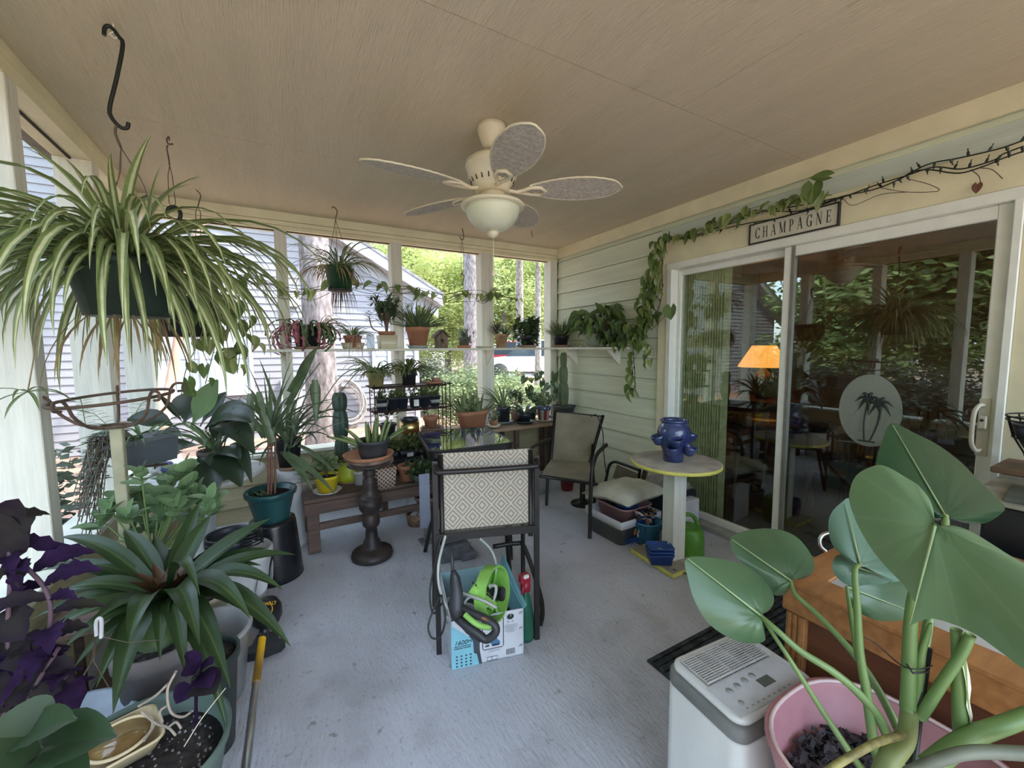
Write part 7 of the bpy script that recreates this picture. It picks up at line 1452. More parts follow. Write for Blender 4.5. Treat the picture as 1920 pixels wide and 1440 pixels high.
def veinmat(name,c1,c2,vein,rough=.35,n=17,amt=.55):
    m=bpy.data.materials.new(name); m.use_nodes=True; nt=m.node_tree; L=nt.links.new; b=nt.nodes['Principled BSDF']; b.inputs['Roughness'].default_value=rough
    tc=N(nt,'ShaderNodeTexCoord'); sp=N(nt,'ShaderNodeSeparateXYZ'); L(tc.outputs['UV'],sp.inputs[0])
    nz=N(nt,'ShaderNodeTexNoise'); nz.inputs['Scale'].default_value=14; nz.inputs['Detail'].default_value=6; L(tc.outputs['Object'],nz.inputs[0])
    mx=N(nt,'ShaderNodeMix',data_type='RGBA'); mx.inputs[6].default_value=(*c1,1); mx.inputs[7].default_value=(*c2,1); L(nz.outputs[0],mx.inputs[0])
    fr=N(nt,'ShaderNodeMath',operation='MULTIPLY'); fr.inputs[1].default_value=n; L(sp.outputs[0],fr.inputs[0]); f2=N(nt,'ShaderNodeMath',operation='FRACT'); L(fr.outputs[0],f2.inputs[0])
    s=N(nt,'ShaderNodeMath',operation='SUBTRACT'); s.inputs[1].default_value=.5; L(f2.outputs[0],s.inputs[0]); ab=N(nt,'ShaderNodeMath',operation='ABSOLUTE'); L(s.outputs[0],ab.inputs[0])
    mr=N(nt,'ShaderNodeMapRange'); mr.inputs[1].default_value=.0; mr.inputs[2].default_value=.07; mr.inputs[3].default_value=amt; mr.inputs[4].default_value=0; L(ab.outputs[0],mr.inputs[0])
    m2=N(nt,'ShaderNodeMix',data_type='RGBA'); L(mr.outputs[0],m2.inputs[0]); L(mx.outputs[2],m2.inputs[6]); m2.inputs[7].default_value=(*vein,1); L(m2.outputs[2],b.inputs['Base Color'])
    bp=N(nt,'ShaderNodeBump'); bp.inputs['Strength'].default_value=.12; bp.inputs['Distance'].default_value=.01; L(ab.outputs[0],bp.inputs['Height']); L(bp.outputs[0],b.inputs['Normal'])
    t=N(nt,'ShaderNodeBsdfTranslucent'); L(m2.outputs[2],t.inputs[0]); ms=N(nt,'ShaderNodeMixShader'); ms.inputs[0].default_value=.12; L(b.outputs[0],ms.inputs[1]); L(t.outputs[0],ms.inputs[2]); L(ms.outputs[0],nt.nodes['Material Output'].inputs[0]); return m
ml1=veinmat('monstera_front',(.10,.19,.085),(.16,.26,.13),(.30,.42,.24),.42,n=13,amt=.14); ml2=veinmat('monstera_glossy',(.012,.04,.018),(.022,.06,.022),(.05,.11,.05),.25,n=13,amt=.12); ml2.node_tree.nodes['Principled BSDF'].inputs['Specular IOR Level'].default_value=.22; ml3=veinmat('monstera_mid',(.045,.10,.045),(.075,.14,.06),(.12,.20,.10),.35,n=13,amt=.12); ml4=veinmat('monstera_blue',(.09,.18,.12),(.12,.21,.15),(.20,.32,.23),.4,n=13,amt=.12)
rib=mat('leaf_midrib',(.32,.42,.20),.45,var=.1); pet=mat('petiole_green',(.15,.23,.07),.4,var=.2,col2=(.12,.20,.06)); petd=mat('stem_olive',(.24,.27,.09),.5,var=.25,col2=(.13,.16,.05))
def smooth(pts,n=6):
    k=len(pts); out=[]
    for i in range(k):
        a,b,c,d=[V((*pts[(i+j)%k],0)) for j in(-1,0,1,2)]
        for t in range(n):
            t/=n; out.append(.5*((2*b)+(c-a)*t+(2*a-5*b+4*c-d)*t*t+(-a+3*b-3*c+d)*t**3))
    return out
def oleaf(A,out,dA,dfun,mt,tip,cup=.02,rings=6,name='leaf',notch=True,hole=None,label=None):
    """leaf blade: fan of rows from the petiole point A (pixel) to its edge; dfun(px,py) = forward distance, cup lifts the blade between veins"""
    pts=smooth(out,5); n=len(pts); vs=[PD(A[0],A[1],dA)]; uv=[(.5,0)]; ta=math.atan2(tip[1]-A[1],tip[0]-A[0]); fs=[]
    for i,p in enumerate(pts):
        a=math.atan2(p.y-A[1],p.x-A[0])-ta; a=(a+PI)%(2*PI)-PI
        for r in range(1,rings+1):
            t=r/rings; x=A[0]+(p.x-A[0])*t; y=A[1]+(p.y-A[1])*t; d=dfun(x,y)+cup*(abs(sin(a))*t*t*1.2)+.0012*sin(a*6)*t-.006*sin(PI*t)
            if r==0: d=dA
            vs.append(PD(x,y,d)); uv.append((.5+a/(2*PI),t))
    for i in range(n):
        j=(i+1)%n; fs.append((0,1+i*rings,1+j*rings))
        for r in range(rings-1): fs.append((1+i*rings+r,1+i*rings+r+1,1+j*rings+r+1,1+j*rings+r))
    m=M(); m.add(vs,fs,0,uv,True); ob=m.obj(name,mt,mo)
    if label: ob['label']=label
    m=M(); pr=[]
    for k in range(9): t=k/8; x=A[0]+(tip[0]-A[0])*t; y=A[1]+(tip[1]-A[1])*t; pr.append(PD(x,y,(dfun(x,y) if k else dA)-.0035-.006*sin(PI*t)))
    m.tube(pr,.0022,6,r2=.0006); m.obj('midrib',rib,ob); return ob
lin=lambda d0,gx,gy,x0,y0: (lambda x,y: d0+gx*(x-x0)+gy*(y-y0))
oleaf((1425,1153),[(1425,1153),(1440,1146),(1451,1130),(1448,1110),(1430,1085),(1400,1062),(1350,1048),(1288,1046),(1290,1085),(1302,1125),(1325,1165),(1360,1192),(1400,1206),(1432,1203),(1434,1185),(1430,1168)],.83,lin(.83,.0004,-.0007,1425,1153),ml3,(1290,1048),.03,label='leftmost monstera leaf, pointing left')
oleaf((1482,1088),[(1482,1088),(1500,1086),(1520,1078),(1527,1060),(1518,1035),(1495,1008),(1465,994),(1430,991),(1395,996),(1370,1009),(1373,1030),(1385,1050),(1410,1070),(1430,1085),(1445,1105),(1453,1116),(1470,1115),(1480,1105)],.95,lin(.95,.0002,-.0009,1482,1088),ml3,(1373,1012),.03)
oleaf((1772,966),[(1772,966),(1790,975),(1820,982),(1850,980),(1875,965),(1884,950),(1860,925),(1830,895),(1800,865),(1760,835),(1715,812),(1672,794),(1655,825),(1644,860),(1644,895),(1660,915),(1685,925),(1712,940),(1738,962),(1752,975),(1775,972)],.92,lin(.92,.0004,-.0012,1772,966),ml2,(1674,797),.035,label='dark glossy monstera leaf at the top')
oleaf((1753,987),[(1753,987),(1751,960),(1742,935),(1722,910),(1700,896),(1665,876),(1640,873),(1605,892),(1592,930),(1600,965),(1622,1010),(1650,1050),(1695,1098),(1712,1125),(1722,1142),(1705,1172),(1722,1166),(1745,1160),(1780,1168),(1830,1190),(1880,1225),(1930,1258),(2010,1262),(2050,1200),(2020,1120),(1960,1075),(1900,1045),(1860,1020),(1820,996),(1785,985)],.66,lin(.66,-.00035,-.0006,1753,987),ml1,(1706,1170),.02,rings=8,label='largest monstera leaf, facing the camera')
oleaf((1613,1058),[(1613,1058),(1625,1045),(1650,1070),(1672,1090),(1690,1084),(1650,1050),(1622,1010),(1600,965),(1592,935),(1578,942),(1560,960),(1553,985),(1560,1020),(1580,1042),(1598,1056)],.80,lin(.80,.0003,-.0008,1613,1058),ml4,(1585,945),.02)
oleaf((1604,1062),[(1604,1062),(1612,1062),(1640,1068),(1672,1092),(1683,1082),(1660,1094),(1630,1096),(1600,1099),(1580,1092),(1564,1075),(1560,1058),(1568,1042),(1582,1042)],.84,lin(.84,.0002,-.0006,1604,1062),ml4,(1680,1088),.02)
oleaf((1588,1100),[(1588,1100),(1598,1098),(1630,1096),(1665,1085),(1695,1090),(1712,1110),(1722,1142),(1710,1158),(1680,1164),(1645,1163),(1610,1148),(1590,1128)],.88,lin(.88,.0002,-.0005,1588,1100),ml3,(1716,1150),.02)
def stem(pts,r,mt=pet,r2=None,n=10): m=M(); m.tube(bez([PD(x,y,d) for x,y,d in pts],6),r,n,r2=r2); return m.obj('stem',mt,mo)
stem([(1425,1154,.835),(1455,1180,.81),(1500,1220,.79),(1560,1258,.77),(1610,1300,.76),(1650,1350,.75),(1690,1440,.74)],.0048,r2=.009)
stem([(1430,1160,.84),(1480,1235,.80),(1540,1330,.78),(1600,1420,.76),(1630,1460,.76)],.0035,r2=.007)
stem([(1482,1089,.95),(1492,1115,.93),(1530,1150,.90),(1600,1225,.84),(1650,1300,.80),(1700,1400,.76)],.004,r2=.008)
stem([(1612,1058,.80),(1603,1070,.79),(1607,1130,.78),(1612,1220,.77),(1625,1300,.76),(1640,1400,.75),(1660,1450,.74)],.0042,r2=.0095)
stem([(1588,1100,.88),(1592,1130,.86),(1602,1200,.80),(1610,1240,.78)],.0035,r2=.005)
stem([(1753,987,.66),(1745,1030,.70),(1715,1110,.73),(1707,1180,.735),(1704,1280,.74),(1703,1330,.74)],.006,r2=.0125)
stem([(1772,966,.92),(1770,1000,.90),(1735,1200,.80),(1722,1280,.76),(1712,1330,.75)],.006,r2=.010)
stem([(1745,1168,.72),(1740,1185,.725),(1727,1230,.73),(1722,1290,.735),(1716,1320,.74)],.002,r2=.011)
stem([(1708,1325,.74),(1703,1370,.74),(1690,1395,.74),(1670,1420,.735),(1655,1460,.73)],.014,petd,r2=.018,n=14)
stem([(1695,1378,.73),(1650,1390,.715),(1610,1410,.70),(1560,1440,.685),(1530,1465,.68)],.006,mat('aerial_root',(.30,.27,.08),.6,var=.4,scale=60,col2=(.12,.09,.03)))
stem([(1820,1190,.68),(1800,1230,.69),(1760,1290,.71),(1725,1345,.73)],.007,r2=.009)
stem([(1793,1180,.70),(1797,1230,.70),(1799,1300,.70),(1803,1370,.70),(1810,1400,.70)],.008,r2=.013)
m=M(); heart(m,PD(1805,1230,.695),PD(1822,1394,.69),(0,-1,.2),.022,rows=8,cup=.4); m.obj('dry_sheath',mat('pale_sheath',(.62,.60,.42),.6,var=.1),mo)
stem([(1740,1440,.68),(1790,1400,.68),(1830,1378,.68),(1880,1360,.67),(1960,1330,.66)],.016,pet,r2=.012,n=12)
stem([(1700,1450,.66),(1760,1425,.65),(1830,1410,.64),(1960,1415,.62)],.008,mat('stem_dark',(.16,.17,.12),.5,var=.2),r2=.010)
m=M(); m.tube([PD(1741,1215,.73),PD(1725,1330,.73),PD(1708,1470,.73)],.0055,8); m.obj('support_stake',blk,mo)
m=M(); m.tube(bez([PD(1602,1185,.78),PD(1640,1205,.77),PD(1680,1240,.75),PD(1700,1252,.715),PD(1725,1255,.71),PD(1748,1248,.73)],5),.0012,5); m.tube([PD(1700,1245,.72),PD(1712,1262,.715),PD(1740,1260,.72),PD(1742,1246,.74)],.0018,5); m.obj('tie_wire',blk,mo)
# ================= left corner and left foreground plants =================
rtb=V((-.42,3.05,0)); t=thing('white_round_table','round white painted table in the left corner under the broad dark-leaved plant','table',rtb)
m=M(); m.lathe([(.27,.592),(.31,.595),(.318,.605),(.315,.618),(.29,.622)],rtb,48); m.obj('tabletop',wht2:=mat('chalky_white',(.62,.62,.60),.7,var=.12,scale=12,bump=.2),t)
m=M(); m.lathe([(.14,0),(.15,.02),(.05,.05),(.04,.10),(.04,.54),(.08,.58),(.12,.592)],rtb,24); m.obj('pedestal_leg',wht2,t)
dfp=PD(408,868,2.38); dfp.z=.623; t=thing('dieffenbachia','broad dark-leaved plant in a grey-brown pot on the white round table','plant',dfp); pot(t,dfp,.095,.075,.17,mat('grey_brown_pot',(.14,.11,.09),.6,var=.15))
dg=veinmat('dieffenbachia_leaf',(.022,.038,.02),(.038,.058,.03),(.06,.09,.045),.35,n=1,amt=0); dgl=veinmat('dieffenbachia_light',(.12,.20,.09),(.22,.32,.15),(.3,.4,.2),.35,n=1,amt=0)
def PB(A,T,W,dA,dT,arc,kind='paddle',mt=dg,N_=(0,-.5,1),**k): return blade(t,PD(*A,dA),PD(*T,dT),W,arc,kind,mt,N_,seg=10,**k)
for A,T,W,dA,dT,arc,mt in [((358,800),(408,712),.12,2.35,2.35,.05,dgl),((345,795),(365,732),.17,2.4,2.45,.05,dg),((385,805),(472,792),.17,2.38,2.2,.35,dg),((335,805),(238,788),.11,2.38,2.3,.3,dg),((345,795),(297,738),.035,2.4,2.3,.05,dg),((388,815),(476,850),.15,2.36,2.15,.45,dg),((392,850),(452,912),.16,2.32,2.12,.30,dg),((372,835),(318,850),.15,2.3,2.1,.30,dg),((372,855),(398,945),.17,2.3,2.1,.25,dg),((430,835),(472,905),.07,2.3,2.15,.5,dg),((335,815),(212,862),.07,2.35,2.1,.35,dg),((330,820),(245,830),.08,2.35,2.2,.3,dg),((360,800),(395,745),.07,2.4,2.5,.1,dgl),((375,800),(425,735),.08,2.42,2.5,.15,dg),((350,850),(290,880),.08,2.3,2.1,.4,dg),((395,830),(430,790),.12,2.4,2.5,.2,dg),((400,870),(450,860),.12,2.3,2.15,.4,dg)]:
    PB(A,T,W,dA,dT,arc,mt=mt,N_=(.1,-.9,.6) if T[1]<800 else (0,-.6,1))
m=M()
for A in((345,795),(360,800),(385,808),(392,840),(372,840),(335,812),(400,850)): m.tube(bez([dfp+V((0,0,.15)),dfp.lerp(PD(*A,2.36),.5)+V((0,0,.10)),PD(*A,2.36)],5),.009,7,r2=.006)
m.obj('stems',pet,t)
pr=protos('filler_blade',dr,[(.30,.025,75,30),(.34,.022,60,-30),(.28,.03,45,-60)],8,'sword',.4,seed=2); rosette(t,dfp+V((.0,0,.17)),pr,12,.04,seed=301)
q0=P(287,888,'Z',.623); q0=V((q0.x,q0.y,.6235)); 
t=thing('small_teapot_planter','small round white and blue pot with a tiny plant on the white round table','pot',q0); m=M(); m.sphere(q0+V((0,0,.032)),.040,18,sc_=(1.25,1,.8)); m.obj('white_bowl',wcm,t); m=M(); m.bbox(q0+V((.035,-.02,0)),q0+V((.095,.035,.06)),.012); m.obj('blue_box',bl_,t); foliage(t,q0+V((0,0,.055)),suc,14,(.02,.04),(.006,.009),(10,85),(0,60),'sword',seed=305,seg=3)
# iron crown plant stand on a cream post
ps_=V((-.575,2.20,0)); st=thing('iron_crown_stand','cream square post topped with a rusty iron basket crown, left of the table','stand',ps_)
irn=mat('rusty_iron',(.19,.12,.08),.75,metal=.3,var=.35,scale=18,col2=(.10,.07,.055))
m=M(); m.bbox(ps_+V((-.019,-.019,0)),ps_+V((.019,.019,1.055)),.003); m.obj('post',mat('yellowed_post',(.50,.48,.32),.7,var=.12),st); m=M(); m.bbox(ps_+V((-.13,-.13,0)),ps_+V((.13,.13,.025)),.005); m.obj('foot_plate',irn,st)
def rg(r,z,tilt=.10): return [ps_+V((r*cos(2*PI*k/32),r*sin(2*PI*k/32),z+tilt*r*(cos(2*PI*k/32)*.75+.5*sin(2*PI*k/32)))) for k in range(32)]
for r,z in((.185,1.175),(.05,1.062)): m=M(); m.tube(rg(r,z,.10 if r>.1 else 0),.0065,6,closed=True); m.obj('ring',irn,st)
for k in range(5):
    a=2*PI*k/5+.5; d=V((cos(a),sin(a),0)); zt_r=1.175+.10*.185*(cos(a)*.75+.5*sin(a)); m=M(); m.tube(bez([ps_+d*.05+V((0,0,1.062)),ps_+d*.11+V((0,0,1.075)),ps_+d*.165+V((0,0,1.12)),ps_+d*.185+V((0,0,zt_r)),ps_+d*.205+V((0,0,zt_r+.025)),ps_+d*.235+V((0,0,zt_r+.02)),ps_+d*.235+V((0,0,zt_r-.005)),ps_+d*.21+V((0,0,zt_r-.01))],5),.0055,6); m.obj('rib',irn,st)
m=M(); m.tube([ps_+V((0,.019,.83)),ps_+V((.02,.25,.83))],.006,6); m.tube([ps_+V((-.06,.25,.83)),ps_+V((.10,.25,.83))],.006,6); m.obj('shelf_arm',irn,st)
fern=mat('fern_frond',(.14,.22,.08),.5,var=.2,transl=.2)
for (A,B) in(((150,770),(205,800)),((245,790),(285,745)),((160,795),(150,745))):
    m=M(); a_,b_=PD(*A,1.65),PD(*B,1.65); m.tube([a_,a_.lerp(b_,.5)+V((0,0,.02)),b_],.0014,4)
    for k in range(14): p=a_.lerp(b_,k/14)+V((0,0,.02*sin(PI*k/14))); strap(m,p,k*3.14+.4,.035,.006,.3,-.4,3)
    m.obj('fern_frond',fern,st)
rp=thing('window_box_planter','tilted dark grey rectangular planter of dried trailing stems on the stand arm','planter',ps_+V((.02,.27,.84))); RM=RZ(.25)@RY(-.12); pc_=ps_+V((.03,.27,.842))
m=M(); vs=[]
for z,s in((0,.8),(.12,1.0)):
    for a,b_ in((-1,-1),(1,-1),(1,1),(-1,1)): vs.append(pc_+RM@V((a*.125*s,b_*.07*s,z)))
m.hexa(vs); vr=[pc_+RM@V((a*.132,b_*.077,z)) for z in(.11,.128) for a,b_ in((-1,-1),(1,-1),(1,1),(-1,1))]; m.hexa(vr); m.obj('planter_box',mat('slate_blue_plastic',(.06,.075,.085),.5,var=.1),rp)
drst=mat('grey_brown_stems',(.24,.20,.15),.8,var=.3,col2=(.12,.10,.08)); gry=mat('grey_green_leaf',(.24,.27,.20),.7,var=.25,col2=(.14,.16,.12))
rr=random.Random(9); m=M(); m2=M()
for k in range(46):
    b_=pc_+RM@V((rr.uniform(-.12,-.02),rr.uniform(-.06,.06),.13)); e=PD(rr.uniform(135,195),rr.uniform(860,1010),rr.uniform(1.65,1.8)); e.x=max(e.x,-.76); pts=bez([b_,b_+V((-.05,-.01,.03)),b_.lerp(e,.5)+V((-.03+rr.uniform(-.02,.02),0,.02)),e],5); m.tube(pts,.0022,4)
    for j in range(4,len(pts),2):
        for q_ in range(2): strap(m2,pts[j],rr.uniform(0,6.3),.028,.012,.3,-.8,3,'oval',.3)
m.obj('trailing_stems',drst,rp); o=m2.obj('small_grey_leaves',gry,rp); o['kind']='stuff'
foliage(rp,pc_+RM@V((0,0,.12)),fern,26,(.10,.22),(.012,.018),(10,60),(-60,-20),r0=.06,seed=310,name='green_fronds')
# low stand + kalanchoe
ls=thing('low_plant_stand','low wooden plant stand by the left wall holding the round-leaved succulent','stand',(-.56,2.05,0))
m=M(); m.bbox((-.74,1.86,.40),(-.36,2.16,.42),.003); m.obj('top',wood,ls)
for x,y in((-.72,1.88),(-.38,1.88),(-.72,2.13),(-.38,2.13)): m=M(); m.bbox((x-.012,y-.012,0),(x+.012,y+.012,.40),.002); m.obj('leg',wood,ls)
kp=PD(300,1060,1.60); kp=V((-.47,2.06,.421)); t=thing('kalanchoe','succulent with rounded pale green leaves in a black nursery pot with a white tag','plant',kp); pot(t,kp,.065,.05,.13,bpot); 
lb=kp+V((-.0,-.064,.085)); m=M(); m.bbox(lb+V((-.032,-.004,-.035)),lb+V((.008,-.001,.035)),.001,rot=RZ(.2)); m.obj('price_label',lab,t); text('label_print','8.99',.013,lb+V((-.028,-.0055,.012)),(1,.2,0),Z_,ink2,t); text('label_print','PLANT',.009,lb+V((-.028,-.0055,-.008)),(1,.2,0),Z_,ink2,t) if False else None
kl=mat('kalanchoe_leaf',(.27,.40,.19),.45,var=.15,scale=10,transl=.1,col2=(.16,.25,.12)); 
def ovl(name,L,W): m=M(); strap(m,(0,0,0),0,L,W,.15,-.15,7,'oval',.12); return m.mesh(name,kl)
KL=[ovl('kalanchoe_blade',.085,.075),ovl('kalanchoe_blade',.07,.06),ovl('kalanchoe_blade',.095,.08)]
rr=random.Random(12); m=M()
for (x,y) in [(190,975),(225,935),(262,925),(240,965),(275,950),(300,935),(322,900),(345,880),(350,905),(372,925),(395,935),(330,950),(290,985),(355,965),(385,960),(250,1000),(310,965),(205,955),(400,950),(335,925),(265,890)]:
    tip=PD(x,y,rr.uniform(1.55,1.78)); pts=bez([kp+V((0,0,.12)),kp.lerp(tip,.5)+V((0,0,.05)),tip],5); m.tube(pts,.004,6,r2=.003)
    for j in range(7):
        a=j*2.4+rr.random(); el=rr.uniform(.0,.9) if j else 1.2; p=pts[-1]-V((0,0,.012*(j//2))); inst('leaf',rr.choice(KL),t,Matrix.Translation(p)@Matrix.Rotation(a,4,'Z')@Matrix.Rotation(-el,4,'Y')@Matrix.Scale(rr.uniform(.6,1.05),4))
m.obj('stems',pet,t)
# ---- pots on the floor along the left ----
wp=V((-.245,2.52,0)); t=thing('white_relief_pot','white plastic pot with moulded leaf relief on the floor by the black bucket','pot',wp)
m=M(); m.lathe([(.09,0),(.125,0),(.13,.05),(.15,.20),(.165,.27),(.172,.28),(.172,.31),(.16,.315),(.15,.29),(.02,.27)],wp,40,flute=.015,nf=10); m.obj('pot',wcm,t)
for k in range(8): a=2*PI*k/8; m=M(); c_=wp+V((.148*cos(a),.148*sin(a),.16)); strap(m,c_-V((0,0,.07)),a,.14,.07,PI/2-.13,PI/2-.13,6,'oval',-.3); m.obj('leaf_relief',wcm,t)
t=thing('black_pot_stack','nested black nursery pots with coiled black tubing in the white relief pot','pot',wp+V((0,0,.29))); pot(t,wp+V((-.02,.02,.285)),.11,.09,.10,nur,so=False); pot(t,wp+V((-.02,.02,.31)),.108,.088,.10,nur,so=False)
m=M(); m.tube([wp+V((.07+.06*cos(k*.45),-.03+.055*sin(k*.45),.345+.0012*k)) for k in range(70)],.005,5); m.obj('coiled_tubing',blk,t)
bp2=V((-.40,2.32,0)); t=thing('cream_rim_pot','brown soil filled pot with a cream rim, half under the bromeliad leaves','pot',bp2); pot(t,bp2,.15,.11,.24,creamp)
ct=V((-.36,1.93,0)); 
t=thing('clear_tub','cloudy grey plastic tub on the floor right of the bromeliad','tub',ct+V((.14,0,0))); m=M(); m.lathe([(.08,0),(.125,0),(.155,.26),(.165,.262),(.165,.275),(.15,.275),(.12,.02),(.02,.015)],ct+V((.055,-.02,0)),40); m.obj('tub_body',mat('cloudy_grey_plastic',(.36,.37,.36),.3,var=.08),t)
sp_=V((-.275,1.655,0)); t=thing('dark_sage_pot','dark sage green pot on the floor right of the bromeliad, by the trimmer shaft','pot',sp_); pot(t,sp_,.112,.08,.34,mat('dark_sage',(.035,.05,.042),.5,var=.15),rh=.03)
gt_=V((-.55,1.47,0)); t=thing('grey_tub','pale blue-grey plastic tub behind the purple plant at the left wall','tub',gt_); m=M(); m.lathe([(.10,0),(.13,0),(.145,.33),(.155,.335),(.155,.35),(.14,.35),(.12,.30),(.02,.30)],gt_,36); m.obj('tub_body',mat('blue_grey_plastic',(.26,.30,.34),.5,var=.1),t)
bu=V((-.365,1.60,0)); ub=thing('upturned_pot','upturned clay pot raising the bromeliad on the floor','pot',bu); pot(ub,bu,.085,.11,.20,terrad,so=False)
t=thing('bromeliad','large bromeliad with long dark strap leaves in a stained terracotta pot','plant',bu+V((0,0,.202)))
stp=mat('stained_terracotta',(.24,.23,.23),.85,var=.3,scale=5,col2=(.13,.11,.10)); pot(t,bu+V((0,0,.202)),.115,.085,.27,stp,rh=.05)
bl=mat('bromeliad_leaf',(.075,.115,.065),.38,var=.3,scale=9,col2=(.035,.055,.03),uvramp=[(0,(.025,.05,.015)),(.42,(.032,.06,.02)),(.5,(.07,.11,.04)),(.58,(.032,.06,.02)),(1,(.025,.05,.015))],spec=.28); blr=mat('bromeliad_heart',(.07,.028,.014),.4,var=.3,col2=(.07,.05,.02))
cxp=(312,1105)
tips=[(110,1008,1.35,.055,.25),(72,1072,1.3,.055,.25),(120,1105,1.2,.05,.25),(85,1120,1.25,.05,.20),(60,1160,1.15,.05,.25),(78,1192,1.1,.05,.3),(120,1215,1.1,.05,.3),(140,1250,1.1,.045,.3),(232,992,1.42,.06,.15),(215,1040,1.40,.05,.2),(395,965,1.45,.06,.10),(375,940,1.5,.05,.08),(345,1000,1.45,.05,.1),(508,972,1.45,.065,.12),(555,1040,1.40,.05,.25),(500,1028,1.42,.055,.20),(530,1105,1.25,.055,.40),(490,1060,1.35,.045,.3),(545,1212,1.15,.065,.42),(470,1160,1.12,.06,.5),(375,1212,1.02,.062,.55),(432,1290,1.05,.06,.5),(350,1272,1.0,.05,.5),(425,1365,1.02,.055,.55),(212,1338,.98,.068,.55),(240,1210,1.0,.06,.5),(375,1118,1.1,.035,.8),(170,1170,1.05,.05,.3),(290,1005,1.5,.05,.1),(440,1010,1.48,.055,.12),(150,1060,1.3,.045,.25),(300,1240,1.0,.04,.4),(180,1290,1.0,.045,.4)]
for i,(x,y,d,W,arc) in enumerate(tips):
    A=PD(cxp[0]+(x-cxp[0])*.10,cxp[1]+(y-cxp[1])*.10+10,1.27+(d-1.27)*.1); blade(t,A,PD(x,y,d),W,arc,'strap',bl,(0,-.35,1),seg=12,fold=.45)
for k in range(9): a=2*PI*k/9; c_=PD(312,1118,1.27); strap(m:=M(),c_+V((.01*cos(a),.01*sin(a),-.02)),a,.13,.05,1.2,.5,6,'sword',.5); m.obj('heart_leaf',blr,t)
m=M(); m.tube([bu+V((0,0,.45)),PD(312,1125,1.27)],[.05,.035],10); m.obj('leaf_base',bl,t)
# sage planter with soil
so_c=PD(255,1418,.95); sc_=V((so_c.x,so_c.y,0)); t=thing('terracotta_base_pot','upturned reddish terracotta pot under the sage green planter','pot',sc_); pot(t,sc_,.15,.19,.15,mat('brick_terracotta',(.33,.12,.075),.75,var=.12),so=False,rh=.03)
sgp=mat('sage_green_plastic',(.11,.16,.13),.45,var=.12,scale=8); t=thing('sage_planter','large sage green planter of dark speckled soil in the left foreground','planter',sc_+V((0,0,.152)))
z0=.152; m=M(); m.lathe([(.08,z0),(.125,z0),(.155,z0+.16),(.172,z0+.25),(.180,z0+.262),(.184,z0+.285),(.180,z0+.29),(.172,z0+.28),(.160,z0+.22),(.02,z0+.21)],sc_,48); m.obj('planter_body',sgp,t)
spk=mat('speckled_soil',(.035,.027,.022),.95,var=.4,scale=40,bump=1,bscale=60); m=M(); m.lathe([(.02,z0+.252),(.12,z0+.25),(.168,z0+.235)],sc_,36); m.obj('soil',spk,t)
rr=random.Random(33); m=M()
for k in range(170): r_=.155*rr.random()**.5; a=rr.uniform(0,6.28); p=sc_+V((r_*cos(a),r_*sin(a),z0+.252)); s=rr.uniform(.001,.0026); m.box(p-V((s,s,s)),p+V((s,s*.7,s)),rot=RZ(a))
o=m.obj('perlite',mat('perlite_white',(.30,.28,.26),.9,var=.3),t); o['kind']='stuff'
m=M(); tz=z0+.26
for pp in([(235,1330),(262,1352),(285,1360),(300,1375)],[(300,1255),(284,1290),(290,1330),(312,1340),(330,1330)],[(230,1320),(262,1300),(285,1278)],[(275,1350),(270,1330),(285,1318)],[(262,1352),(248,1372),(240,1385)],[(285,1360),(300,1350),(310,1362)]): m.tube(bez([PD(x+30,y+4,.93) for x,y in pp],5),.0028,6)
m.obj('dead_twig',mat('bleached_twig',(.36,.30,.24),.85,var=.2),t)
m=M(); m.tube(bez([PD(423,1290,.98),PD(380,1345,.93),PD(345,1400,.9)],4),.0015,4); m.obj('straw',mat('dry_straw',(.55,.48,.36),.8),t)
vio=mat('violet_fuzz',(.028,.012,.045),.9,var=.4,scale=40,col2=(.012,.006,.02),spec=.1); dkp=mat('dark_purple_green',(.028,.028,.018),.85,var=.4,scale=12,col2=(.016,.008,.02),spec=.15)
for (A,T,W,mt) in(((365,1265),(345,1232),.05,vio),((370,1270),(400,1245),.04,vio),((370,1280),(405,1300),.07,dkp),((360,1285),(330,1320),.05,vio),((375,1265),(395,1290),.05,vio)): blade(t,PD(*A,.97),PD(*T,.94),W,.3,'oval',mt,(0,-.5,1),seg=6)
m=M(); m.tube([sc_+V((.1,.06,z0+.24)),PD(368,1275,.97)],.004,6); m.obj('purple_stem',vio,t)
# cream dish of brown water
wd=PD(226,1400,.86); t=thing('cream_water_dish','square cream dish of brown water lying on the edge of the sage planter','dish',wd)
wd=P(226,1388,'Z',z0+.292); m=M(); cr_m=mat('cream_dish',(.60,.48,.28),.5,var=.06)
m.rlathe([(.55,-.03),(.80,-.028),(1.0,.0),(1.03,.002),(1.03,.006),(.97,.006)],wd,.072,.072,.35,rot=.35); m.f.pop(); m.m.pop(); m.smooth.pop(); m.obj('dish_body',cr_m,t)
m=M(); m.lathe([(.056,.001),(.056,.0045)],wd,32); m.obj('brown_water',mat('murky_water',(.27,.17,.06),.08,var=.4,scale=18,col2=(.14,.08,.03),spec=.6),t); m=M(); m.tube([wd+V((.059*cos(2*PI*k/40),.059*sin(2*PI*k/40),.006)) for k in range(40)],.004,6,closed=True); m.obj('dish_rim',cr_m,t)
